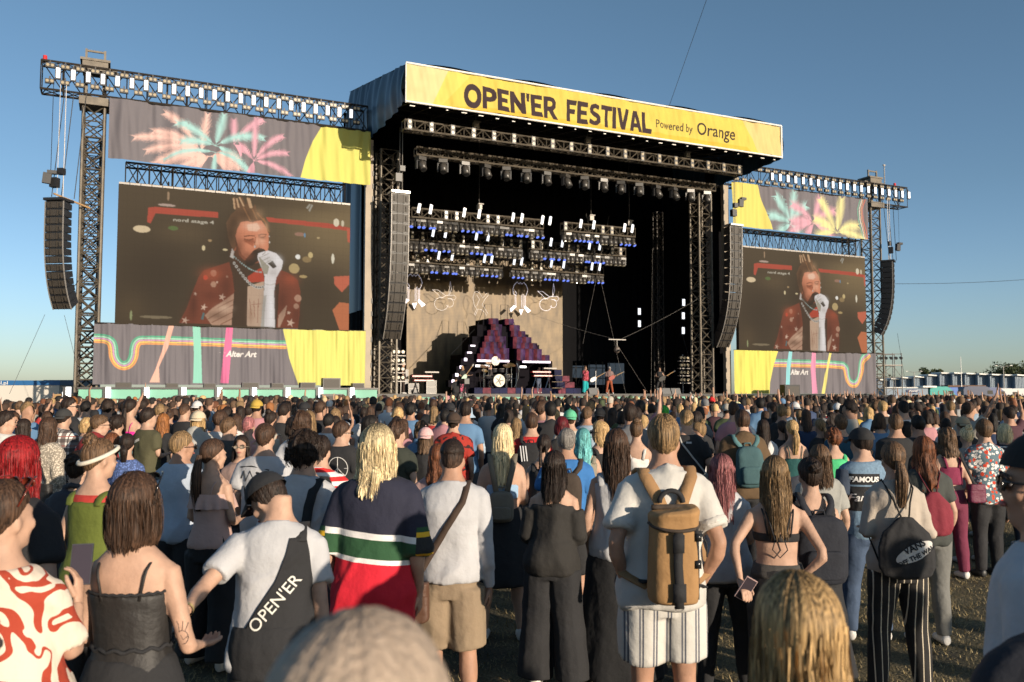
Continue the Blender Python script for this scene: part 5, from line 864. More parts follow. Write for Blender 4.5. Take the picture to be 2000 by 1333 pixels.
def armrad(t,sex): return float(np.interp(t,[0,.12,.35,.5,.6,.8,1],[.052,.05,.043,.038,.041,.031,.025]))*(1 if sex=='m' else .84)
def hand_mb(mb,A,side,sc=1,curl=.5,fine=True):
    S,E_,W_,H=A; d=H; up=Vector((0,0,1)) if abs(d.z)<.8 else Vector((0,1,0)); sdv=d.cross(up).normalized()*side; nrm=sdv.cross(d).normalized()
    if abs(d.z)>.8: # arm hanging: palm faces the thigh
        fr=Vector((0,1,0))-d*d.y; fr.normalize(); sdv=-fr; nrm=Vector((-side,0,0))
    M=lambda a,b_,c: tuple(W_+d*a*sc+sdv*b_*sc+nrm*c*sc)
    mb.loft([[M(a,w_*math.cos(t),h*math.sin(t)) for t in np.linspace(0,2*PI,11)[:-1]] for a,w_,h in ((-.02,.025,.02),(.02,.03,.018),(.05,.038,.016),(.085,.04,.014),(.095,.036,.011))])
    for k,(b_,L) in enumerate(((-.029,.062),(-.01,.072),(.01,.076),(.029,.068))):
        c=curl*(1+.12*k); q=[]; a=.085;n_=0;ang=0
        q.append(M(a,b_,0)); 
        for f in (.42,.32,.26): ang+=c*.75; a+=L*f*math.cos(ang); n_+=L*f*math.sin(ang); q.append(M(a,b_*1.1,n_))
        mb.tube(q,[.0095*sc,.009*sc,.008*sc,.0068*sc],7)
    mb.tube([M(.02,.028,.004),M(.05,.052,.012),M(.078,.06,.022),M(.098,.056,.028)],[.014*sc,.012*sc,.0105*sc,.008*sc],7)
def head_mb(mb,M,sex,fine=True):
    k=.96 if sex=='m' else .92; T=lambda c:M@Vector(c)
    def el(c,r): mb.ell((0,0,0),(1,1,1),14,10,M@Matrix.Translation([x*k for x in c])@Matrix.Diagonal((r[0]*k,r[1]*k,r[2]*k,1)))
    el((0,-.012,.05),(.069,.092,.080)); el((0,.03,.02),(.061,.060,.08)); el((0,.035,-.045),(.049,.053,.060)); el((0,.06,-.085),(.026,.028,.026)); el((0,-.025,-.03),(.058,.062,.07))
    el((0,.1,-.012),(.013,.02,.018)); el((0,.094,.012),(.009,.013,.028)); el((0,.088,.03),(.045,.012,.009)); el((0,.087,-.048),(.024,.012,.011))
    for s_ in (-1,1): el((s_*.073,-.008,-.004),(.012,.02,.032)); el((s_*.04,.07,-.02),(.022,.02,.022))
HAIRC={'black':(.009,.007,.006),'dark':(.022,.013,.009),'brown':(.055,.029,.017),'auburn':(.13,.045,.018),'ginger':(.26,.10,.03),'red':(.22,.008,.010),'blonde':(.42,.27,.12),'pale':(.66,.52,.30),'dirty':(.20,.125,.06),'grey':(.17,.155,.14),'shaved':(.36,.28,.215),'teal':(.14,.42,.42),'pink':(.32,.12,.12),'green':(.05,.35,.04),'darkred':(.10,.008,.012),'lbrown':(.105,.06,.032)}
def hairmat(c):
    if c=='OBJ': m=mat('hair_obj',rough=.62,objcol=True,vcol='base',spec=.3); return m
    m=mat('hair_'+c,rough=.56,objcol=False,vcol='base',spec=.3); 
    if 'done' not in m:
        m['done']=1; t=m.node_tree; b=t.nodes['Principled BSDF']; a=[n for n in t.nodes if n.type=='VERTEX_COLOR'][0]; mx=t.nodes.new('ShaderNodeMix'); mx.data_type='RGBA'; mx.blend_type='MULTIPLY'; mx.inputs[0].default_value=1; mx.inputs[7].default_value=(*HAIRC[c],1); t.links.new(a.outputs[0],mx.inputs[6]); t.links.new(mx.outputs[2],b.inputs['Base Color'])
    return m
def strandify(m):
    if 'fine' in m: return m
    m['fine']=1; t=m.node_tree; b=t.nodes['Principled BSDF']; src=b.inputs['Base Color'].links[0].from_socket; tc=t.nodes.new('ShaderNodeTexCoord'); mp=t.nodes.new('ShaderNodeMapping'); mp.inputs['Scale'].default_value=(1,1,.035); n=t.nodes.new('ShaderNodeTexNoise'); n.inputs['Scale'].default_value=150; n.inputs['Detail'].default_value=3; n.inputs['Distortion'].default_value=.4
    t.links.new(tc.outputs['Object'],mp.inputs[0]); t.links.new(mp.outputs[0],n.inputs['Vector']); mr=t.nodes.new('ShaderNodeMapRange'); mr.inputs[1].default_value=.32; mr.inputs[2].default_value=.68; mr.inputs[3].default_value=.25 if 'shaved' not in m.name else .85; mr.inputs[4].default_value=1.75 if 'shaved' not in m.name else 1.12; t.links.new(n.outputs[0],mr.inputs[0]); cb=t.nodes.new('ShaderNodeCombineColor')
    for i in range(3): t.links.new(mr.outputs[0],cb.inputs[i])
    mx=t.nodes.new('ShaderNodeMix'); mx.data_type='RGBA'; mx.blend_type='MULTIPLY'; mx.inputs[0].default_value=1; t.links.new(src,mx.inputs[6]); t.links.new(cb.outputs[0],mx.inputs[7]); t.links.new(mx.outputs[2],b.inputs['Base Color'])
    bp=t.nodes.new('ShaderNodeBump'); bp.inputs['Strength'].default_value=.9; bp.inputs['Distance'].default_value=.006; t.links.new(n.outputs[0],bp.inputs['Height']); t.links.new(bp.outputs[0],b.inputs['Normal']); return m
class HB(MB):
    def __init__(s): super().__init__(); s.c=[]
    def addc(s,V,F,C): s.add(V,F); s.c.append(np.broadcast_to(np.asarray(C,float),(len(V),)) if np.ndim(C) else np.full(len(V),C))
def hair(style,col,L,M,sex,lod,seed,root=None,rootlen=.25,wild=1):
    """strands on the skull: style short / long / curly / pony / bun / bob; M places the head"""
    k=.96 if sex=='m' else .92; rs=np.random.RandomState(seed); hb=HB(); NT,NP=((150,26),(60,14),(22,8))[lod]
    T1=np.array(M.to_3x3())*k; T0=np.array(M.translation)
    A=rs.uniform(0,6.3,12)
    def strand(th,t): return (np.sin(th*9+A[0]+1.2*np.sin(t*2+A[1]))+np.sin(th*23+A[2]+.8*np.sin(t*3+A[3]))*.8+np.sin(th*47+A[4]+t*1.5)*.8+np.sin(th*83+A[5]-t)*.7)/3.3
    short=style in('short','fade','spiky'); thick={'short':.012,'fade':.010,'spiky':.018,'curly':.028,'long':.013,'bob':.018,'pony':.010,'bun':.011,'buzz':.004,'braids':.011}[style]
    # cap
    th=np.linspace(0,2*PI,NT+1)[:-1]; ph=np.linspace(0.02,1,NP); TH,PH=np.meshgrid(th,ph)
    back=(1-np.cos(TH))/2 # 0 front, 1 back
    lim=R(58)+(R(146)-R(58))*back**.75
    if style in('fade',): lim=lim*.93
    if style in('pony','bun','braids'): lim=R(62)+(R(140)-R(62))*back
    P_=PH*lim; tk=thick*(1-.9*PH**(3 if not short else 2.2))+(.004 if short else .008)
    if style=='fade': tk=np.where(P_>R(80),.003,tk)
    if style=='spiky': tk=tk+.02*np.clip(1-PH*1.3,0,1)
    amp=(.0045,.005,.005)[lod]*(2.2 if style=='curly' else 1)*(.5 if style in('pony','buzz','fade') else 1)
    dsp=strand(TH,PH*3)*amp
    if style=='curly': dsp=dsp*.6+.012*np.sin(TH*7+A[6]+3*PH)*np.sin(PH*9+A[7]+2*np.sin(TH*3))
    if style=='short': dsp=dsp+.005*np.sin(TH*3+A[6])*np.sin(PH*5+A[7])
    r0=np.array([.071,.099,.088]); X=np.sin(TH)*np.sin(P_);Y_=np.cos(TH)*np.sin(P_)-.0;Z=np.cos(P_); Z=np.where(Z<0,Z*1.38,Z)
    rr=tk+dsp; V=np.stack([X*(r0[0]+rr),-.010+Y_*(r0[1]*(1-.06*(Y_>0))+rr),.048+Z*(r0[2]+rr)],-1).reshape(-1,3)
    n=NT;F=[(0,)*0]
    F=[]
    for i in range(NP-1):
        for j in range(NT): F.append((i*n+j,i*n+(j+1)%n,(i+1)*n+(j+1)%n,(i+1)*n+j))
    F.append(tuple(range(n))[::-1])
    C=(1+(.45 if style!='buzz' else .12)*strand(TH,PH*3+2)).reshape(-1)
    if style=='fade': C=C*(1+2.2*np.clip((P_.reshape(-1)-R(78))/R(40),0,1))
    def rootc(C,f): # dark roots
        return C if root is None else C*np.clip(root+(1-root)*f,root,1)
    C=rootc(C,np.clip(PH.reshape(-1)*1.6-.2,0,1)); V=V@T1.T+T0; hb.addc(V,F,C)
    if style in('long','bob','curly') and L>0:
        NT2,NP2=((260,46),(80,20),(26,9))[lod]; th=np.linspace(R(52),2*PI-R(52),NT2); t=np.linspace(0,1,NP2); TH,TT=np.meshgrid(th,t)
        Lv=L*(1+.05*np.sin(TH*13+A[8])+.05*np.sin(TH*37+A[9])+(.05*rs.uniform(-1,1,NT2))[None,:]); Lv=Lv*(1-.25*(np.cos(TH)>.2)*(style!='bob'))
        arc=.145; sL=TT*(Lv+arc); ph_=np.clip(sL/arc,0,1)*R(88); h=np.clip(sL-arc,0,None); TT=h/np.maximum(Lv,1e-3); back=(1-np.cos(TH))/2
        flare=1+.05*np.clip(h/.15,0,1)+(.05*np.clip(h/.2,0,1) if style!='bob' else .10*np.sin(np.clip(h/L,0,1)*PI*.9)); narrow=1-.18*np.clip((h-.22)/.3,0,1)*(style=='long')
        if style=='bob': narrow=1-.28*np.clip((h/L-.7)/.3,0,1)**2
        rx=(.071+thick+.003)*flare*narrow; ry=(.099+thick*.8+.003)
        push=.045*np.clip((h-.11)/.12,0,1)*back*(style!='bob')
        tex=TT*3+sL*0; ds=(strand(TH,tex)*.7+.3*np.sin(TH*61+A[10]+sL*9))*.0038*(1+1.3*TT)*(1.6 if style=='curly' else 1)*np.clip(sL/.05,.15,1)
        cl_=.006*np.sin(TH*8+A[11]+1.5*np.sin(sL*7+A[2]))*np.clip(TT*1.5,0,1)*wild
        wav=(.012*np.sin(h*38+TH*3) if wild>1 or style=='curly' else .003*np.sin(h*22+TH*2))*np.clip(TT*2,0,1)
        sp=np.sin(ph_); q_=ds+wav+cl_
        X=np.sin(TH)*sp*(rx+q_); Y_=-.010+np.cos(TH)*sp*(ry+q_)*np.where((np.cos(TH)>0)&(h>0),.8,1)-push; Z=.048+(.088+thick+.004+ds)*np.cos(ph_)-h
        V=np.stack([X,Y_,Z],-1).reshape(-1,3); F=[]
        for i in range(NP2-1):
            for j in range(NT2-1): F.append((i*NT2+j,i*NT2+j+1,(i+1)*NT2+j+1,(i+1)*NT2+j))
        C=(1+.35*strand(TH,tex+2)+.22*rs.uniform(-1,1,NT2)[None,:]).reshape(-1); C=rootc(C,np.clip((sL.reshape(-1)-.04)*6,0,1)); Ml=V@T1.T+T0
        hb.addc(Ml,F,np.clip(C,.25,1.9))
        ns=(420,60,0)[lod]
        for q in range(ns):
            a=rs.uniform(R(62),2*PI-R(62)); l=L*rs.uniform(.75,1.12)*(1-.2*(math.cos(a)>.2)); h0=rs.uniform(0,.3)*l; pts=[]; o=rs.uniform(.003,.014); wob=rs.uniform(0,6.3); bk=(1-math.cos(a))/2
            for s_ in np.linspace(h0,l,8):
                fl=1+.05*min(s_/.15,1)+.05*min(s_/.2,1) if style!='bob' else 1+.05*min(s_/.15,1)+.10*math.sin(min(s_/L,1)*PI*.9); nr=1-.18*min(max((s_-.22)/.3,0),1)*(style=='long')
                if style=='bob': nr=1-.25*min(max((s_/L-.75)/.25,0),1)**2
                rx_=(.071+thick)*fl*nr+o; pu=.045*min(max((s_-.13)/.12,0),1)*bk*(style!='bob'); w_=.004*wild*math.sin(s_*24+wob)
                p=np.array([math.sin(a)*rx_+w_,-.010+math.cos(a)*(.099+thick*.8+o)*(.75 if math.cos(a)>0 else 1)-pu,.065-s_]); pts.append(T1@p+T0)
            ribbon(hb,pts,rs.uniform(.0009,.0022),rs.uniform(.7,1.35),rs)
    if style in('pony',):
        cz=L_=L; base=np.array([0,-.118,.02]); Nn=(26,14,6)[lod]; K=(22,12,5)[lod]; V=[];C=[]
        for i in range(K):
            t=i/(K-1); c=base+np.array([.01*math.sin(t*3),-.03*math.sin(t*PI)-.01,-L*t+.02*math.sin(t*PI)]); r=.030*(.55+.75*math.sin(min(1,t*1.25)*PI*.75))*(1-.45*t)+.003
            for j in range(Nn):
                a=2*PI*j/Nn; q=r*(1+.16*math.sin(a*7+t*2)+.1*math.sin(a*13)); V.append(T1@(c+np.array([math.cos(a)*q*1.15,math.sin(a)*q,0]))+T0); C.append(1+.5*math.sin(a*11+t)+.3*math.sin(a*5))
        F=[(i*Nn+j,i*Nn+(j+1)%Nn,(i+1)*Nn+(j+1)%Nn,(i+1)*Nn+j) for i in range(K-1) for j in range(Nn)]; hb.addc(V,F,C)
        for q in range((60,14,0)[lod]):
            a=rs.uniform(0,6.3); pts=[]; 
            for t in np.linspace(0,1,7): r=.033*(.6+.7*math.sin(min(1,t*1.25)*PI*.75)); c=base+np.array([0,-.03*math.sin(t*PI)-.01,-L*t*rs.uniform(.98,1.04)]); pts.append(T1@(c+np.array([math.cos(a)*r,math.sin(a)*r,0]))+T0)
            ribbon(hb,pts,.0025,rs.uniform(.7,1.6),rs)
    if style=='bun':
        c=np.array([0,-.07,.145]) if L<=0 else np.array([0,-.12,.09]); rr_=.042; NA,NB_=((40,24),(20,12),(8,6))[lod]; V=[];C=[]
        for i in range(NB_):
            for j in range(NA):
                a=2*PI*j/NA;b_=PI*i/(NB_-1); q=rr_*(1+.13*math.sin(a*3+b_*5+A[1])+.07*math.sin(a*9-b_*6)); V.append(T1@(c+np.array([math.sin(b_)*math.cos(a)*q*1.1,math.sin(b_)*math.sin(a)*q,math.cos(b_)*q]))+T0); C.append(1+.45*math.sin(a*7+b_*4)+.2*math.sin(a*17))
        F=[(i*NA+j,i*NA+(j+1)%NA,(i+1)*NA+(j+1)%NA,(i+1)*NA+j) for i in range(NB_-1) for j in range(NA)]; hb.addc(V,F,C)
        for q in range((40,8,0)[lod]):
            a=rs.uniform(0,6.3);b_=rs.uniform(0,2); p0=c+rr_*np.array([math.sin(b_)*math.cos(a),math.sin(b_)*math.sin(a),math.cos(b_)]); d=rs.normal(size=3)*.02; ribbon(hb,[T1@(p0+d*s_+np.array([0,0,.015*s_*(1-s_)]))+T0 for s_ in (0,.4,.8,1.2)],.0012,1.2,rs)
    if style=='braids':
        for sx in (-.03,.03):
            V=[];C=[];K=30;Nn=8
            for i in range(K):
                t=i/(K-1); c=np.array([sx*(1+.5*t),-.12-.03*math.sin(t*PI)-.02*t,.03-.34*t]); r=.014*(1+.35*abs(math.sin(t*24)))*(1-.4*t)
                for j in range(Nn): a=2*PI*j/Nn; V.append(T1@(c+np.array([math.cos(a)*r,math.sin(a)*r,0]))+T0); C.append(1+.4*math.sin(a*3+t*24))
            hb.addc(V,[(i*Nn+j,i*Nn+(j+1)%Nn,(i+1)*Nn+(j+1)%Nn,(i+1)*Nn+j) for i in range(K-1) for j in range(Nn)],C)
    nt=0
    if style in('short','spiky','fade') : nt=(3200,700,0)[lod]
    if style=='buzz': nt=0
    for q in range(nt):
        a=rs.uniform(0,2*PI); bk=(1-math.cos(a))/2; lm=(R(60)+(R(144)-R(60))*bk**.75)*(.93 if style=='fade' else 1); u=math.sqrt(rs.uniform(0.0,1)); p_=lm*u
        if style=='fade' and p_>R(84): continue
        nrm=np.array([math.sin(a)*math.sin(p_),math.cos(a)*math.sin(p_),math.cos(p_)]); base=np.array([nrm[0]*(.071+thick*.5*(1-u)),-.010+nrm[1]*(.099+thick*.5*(1-u)),.048+nrm[2]*(.088+thick*.6*(1-u))]); swirl=np.array([math.cos(a)*.5,-math.sin(a)*.5,0])
        dn=np.array([math.sin(a)*math.cos(p_),math.cos(a)*math.cos(p_),-math.sin(p_)]); l=(.026 if style!='spiky' else .036)*rs.uniform(.6,1.2)*(1-.55*u); d=nrm*(.35 if style!='spiky' else .9)+dn*.9*(1 if style!='spiky' else .3)+swirl*.4*rs.uniform(-.5,1)+rs.normal(size=3)*.18; d/=np.linalg.norm(d)
        tip=base+d*l; w_=np.cross(d,nrm); w_/=np.linalg.norm(w_)+1e-9; wd=(.0026,.005,.006)[lod]; V=np.array([base-w_*wd-nrm*.002,base+w_*wd-nrm*.002,tip]); hb.addc(V@T1.T+T0,[(0,1,2)],rs.uniform(.6,1.7))
    if style=='curly':
        for q in range((650,110,0)[lod]):
            a=rs.uniform(0,2*PI); bk=(1-math.cos(a))/2; lm=R(64)+(R(120)-R(64))*bk; p_=lm*math.sqrt(rs.uniform(0,1)); nrm=np.array([math.sin(a)*math.sin(p_),math.cos(a)*math.sin(p_),math.cos(p_)]); b0=np.array([nrm[0]*.108,-.01+nrm[1]*.135,.048+nrm[2]*.122]); drop=rs.uniform(0,max(L,.03)) if p_>R(70) else 0; b0[2]-=drop; e1=np.cross(nrm,[0,0,1.])+1e-3; e1/=np.linalg.norm(e1); e2=np.cross(nrm,e1); ra=rs.uniform(.007,.014); s0=rs.uniform(0,6.3)
            ribbon(hb,[T1@(b0+e1*ra*math.cos(s0+s_)+e2*ra*math.sin(s0+s_)+nrm*s_*.0025)+T0 for s_ in np.linspace(0,4.6,7)],.0035,rs.uniform(.6,1.6),rs)
    nm='hair'; me=hb.mesh(nm,[strandify(hairmat(col))],True); a=me.color_attributes.new('Col','FLOAT_COLOR','POINT'); Cc=np.concatenate(hb.c); CC=np.ones((len(Cc),4)); CC[:,:3]=np.clip(Cc,.2,3)[:,None]; a.data.foreach_set('color',CC.ravel()); return me
def ribbon(hb,pts,w_,c,rs):
    pts=np.array(pts); n=len(pts); V=[]
    side=rs.normal(size=3); side[2]*=.2; side/=np.linalg.norm(side)
    for i,p in enumerate(pts):
        f=w_*(1-.75*(i/(n-1))); V+=[p-side*f,p+side*f]
    hb.addc(np.array(V),[(2*i,2*i+1,2*i+3,2*i+2) for i in range(n-1)],c)
# ---- cloth materials
def cmat(col,pat=None,extra=None):
    if col=='OBJ': return mat('cloth_obj',rough=.85,objcol=True,bump=(9,.35))
    key='cloth_%s_%s'%('_'.join('%02d'%int(c*99) for c in col),pat or 'plain')
    if key in MT: return MT[key]
    m=mat(key,col,.88 if pat!='satin' else .6,bump=(8,.9),noise=(5,.14) if pat in(None,'plain') else None); t=m.node_tree; b=t.nodes['Principled BSDF']
    if pat in(None,'plain','satin'): return m
    tc=t.nodes.new('ShaderNodeTexCoord'); sp=t.nodes.new('ShaderNodeSeparateXYZ'); t.links.new(tc.outputs['Object'],sp.inputs[0])
    def math_(op,a,b_=None,c=None):
        n=t.nodes.new('ShaderNodeMath'); n.operation=op
        for i,v in enumerate((a,b_,c)):
            if v is None: continue
            if isinstance(v,(int,float)): n.inputs[i].default_value=v
            else: t.links.new(v,n.inputs[i])
        return n.outputs[0]
    def mixc(f,a,b_):
        n=t.nodes.new('ShaderNodeMix'); n.data_type='RGBA'; t.links.new(f,n.inputs[0])
        for i,v in ((6,a),(7,b_)):
            if isinstance(v,tuple): n.inputs[i].default_value=(*v,1)
            else: t.links.new(v,n.inputs[i])
        return n.outputs[2]
    def stripe(src,per,wd,off=0): return math_('LESS_THAN',math_('FRACT',math_('MULTIPLY_ADD',src,1/per,off)),wd/per)
    X,Y_,Z=sp.outputs
    def noise(sc,src=None):
        n=t.nodes.new('ShaderNodeTexNoise'); n.inputs['Scale'].default_value=sc; t.links.new(src or tc.outputs['Object'],n.inputs['Vector']); return n
    if pat=='stripes_v':
        c=mixc(stripe(X,.066,.008),col,(.09,.095,.12)); c=mixc(stripe(X,.066,.008,.22),c,(.12,.125,.15))
    elif pat=='pin_v': c=mixc(stripe(X,.045,.006),col,(.6,.52,.4))
    elif pat=='stripes_h': c=mixc(stripe(Z,.07,.035),col,(.6,.02,.02))
    elif pat=='nav_h': c=mixc(stripe(Z,.05,.014),col,(.6,.6,.6))
    elif pat=='plaid':
        c=mixc(stripe(X,.11,.045),col,(.16,.13,.12)); c=mixc(math_('MULTIPLY',stripe(Z,.12,.05),.75),c,(.04,.03,.03)); c=mixc(stripe(X,.11,.012,.4),c,(.04,.03,.03)); c=mixc(stripe(Z,.12,.01,.4),c,(.25,.06,.05))
    elif pat=='redplaid': c=mixc(stripe(X,.07,.03),col,(.02,.01,.01)); c=mixc(math_('MULTIPLY',stripe(Z,.07,.03),.7),c,(.02,.01,.01))
    elif pat=='rugby':
        zc=math_('MULTIPLY_ADD',X,.10,Z); ramp=t.nodes.new('ShaderNodeValToRGB'); ramp.color_ramp.interpolation='CONSTANT'; e=ramp.color_ramp.elements; L=[(0,(.60,.012,.03)),(1.075,(.75,.72,.70)),(1.095,(.02,.075,.03)),(1.195,(.75,.72,.70)),(1.222,(.016,.017,.035))]
        f=math_('MULTIPLY',zc,.5); t.links.new(f,ramp.inputs[0]); e[0].position=0; e[0].color=(*L[0][1],1); e[1].position=L[1][0]/2; e[1].color=(*L[1][1],1)
        for p_,cc in L[2:]: q=e.new(p_/2); q.color=(*cc,1)
        body=ramp.outputs[0]; r2=t.nodes.new('ShaderNodeValToRGB'); r2.color_ramp.interpolation='CONSTANT'; e=r2.color_ramp.elements; L=[(0,(.02,.075,.03)),(1.105,(.72,.42,.02)),(1.125,(.02,.02,.02)),(1.20,(.72,.42,.02)),(1.22,(.02,.075,.03)),(1.25,(.016,.017,.035))]
        t.links.new(math_('MULTIPLY',Z,.5),r2.inputs[0]); e[0].color=(*L[0][1],1); e[1].position=L[1][0]/2; e[1].color=(*L[1][1],1)
        for p_,cc in L[2:]: q=e.new(p_/2); q.color=(*cc,1)
        c=mixc(math_('GREATER_THAN',math_('ABSOLUTE',X),.232),body,r2.outputs[0])
    elif pat=='floral':
        vo=t.nodes.new('ShaderNodeTexVoronoi'); vo.inputs['Scale'].default_value=27; wn=noise(9); mpx=t.nodes.new('ShaderNodeVectorMath'); mpx.operation='MULTIPLY_ADD'; t.links.new(wn.outputs[1],mpx.inputs[0]); mpx.inputs[1].default_value=(.035,.035,.035); t.links.new(tc.outputs['Object'],mpx.inputs[2]); t.links.new(mpx.outputs[0],vo.inputs['Vector'])
        sc=t.nodes.new('ShaderNodeSeparateColor'); t.links.new(vo.outputs['Color'],sc.inputs[0]); D=vo.outputs['Distance']
        pc=mixc(math_('GREATER_THAN',sc.outputs[0],.68),(.75,.72,.68),(.60,.07,.025)); c=mixc(math_('LESS_THAN',D,.46),(.10,.16,.19),pc); c=mixc(math_('LESS_THAN',D,.13),c,(.03,.03,.03))
        v2=t.nodes.new('ShaderNodeTexVoronoi'); v2.inputs['Scale'].default_value=10; t.links.new(mpx.outputs[0],v2.inputs['Vector']); c=mixc(math_('LESS_THAN',v2.outputs['Distance'],.24),c,(.55,.05,.02)); c=mixc(math_('LESS_THAN',v2.outputs['Distance'],.06),c,(.02,.02,.02))
    elif pat in('swirl','swirlblue','paisley','flowery'):
        n=noise({'swirl':4.5,'swirlblue':9,'paisley':14,'flowery':12}[pat]); w_=t.nodes.new('ShaderNodeTexWave'); w_.wave_type='RINGS'; w_.inputs['Scale'].default_value=2.6; w_.inputs['Distortion'].default_value=8; w_.inputs['Detail'].default_value=.8; w_.inputs['Detail Scale'].default_value=2.2; t.links.new(tc.outputs['Object'],w_.inputs['Vector'])
        c2={'swirl':(.36,.045,.02),'swirlblue':(.35,.42,.5),'paisley':(.03,.01,.01),'flowery':(.5,.08,.15)}[pat]
        if pat=='swirl':
            n=noise(6.5); n.inputs['Detail'].default_value=.6; n.inputs['Distortion'].default_value=1.3; c=mixc(math_('LESS_THAN',math_('ABSOLUTE',math_('SUBTRACT',n.outputs[0],.5)),.045),col,c2)
        else: c=mixc(math_('GREATER_THAN',n.outputs[0],.56),col,c2)
    elif pat=='denim': c=mixc(noise(60).outputs[0],tuple(x*.6 for x in col),tuple(min(1,x*1.3) for x in col))
    elif pat=='knit':
        w_=t.nodes.new('ShaderNodeTexVoronoi'); w_.inputs['Scale'].default_value=55; t.links.new(tc.outputs['Object'],w_.inputs['Vector']); c=mixc(math_('GREATER_THAN',w_.outputs[0],.42),col,tuple(x*.45 for x in col))
    else: return m
    t.links.new(c,b.inputs['Base Color']); return m
SKIN={'a':(.47,.29,.205),'b':(.40,.225,.15),'c':(.30,.165,.105),'d':(.2,.11,.07)}
def skinmat(k):
    m=mat('skin_'+k,SKIN[k],.6,bump=(38,.16),noise=(13,.20),spec=.35); m.node_tree.nodes['Principled BSDF'].inputs['Subsurface Weight'].default_value=.0; return m
shoem={'white':mat('white_shoe',(.6,.58,.55),.5),'black':mat('black_shoe',(.02,.02,.02),.5)}
def folds(me,seed,amt,lod,sleeve=True):
    V=vget(me);N=nget(me); rs=np.random.RandomState(seed+50); W_=V+.03*np.stack([n3(V,9,seed+k) for k in range(3)],1)
    rid=lambda q,f,sd: 1-2*np.abs(np.sin(n3(q,f,sd)*1.6))
    d=rid(W_*np.array([1,1,.30]),11,seed)*.75+rid(W_@np.array([[.8,0,.6],[0,1,0],[-.6,0,.8]])*np.array([1,1,.5]),15,seed+1)*.55+n3(V,30,seed+2)*.18
    low=np.clip((1.47-V[:,2])/.25,0,1); vset(me,V+N*((np.clip(d,-.45,3)+.55)*amt*(.42+.58*low))[:,None])
def drape(S,pts,off=.008,mx=.09):
    o=S['_cloth'] or S['_body']; me=o.data; 
    if '_bvh' not in S: S['_bvh']=BVHTree.FromPolygons([v.co.copy() for v in me.vertices],[tuple(p.vertices) for p in me.polygons])
    out=[]
    for p in pts:
        p=Vector(p); l,n_,i,d=S['_bvh'].find_nearest(p)
        if l is None: out.append(p); continue
        ins=(p-l).dot(n_)<off
        out.append(l+n_*off if (ins or d<mx*.3) else p)
    return out
CNT=[0]
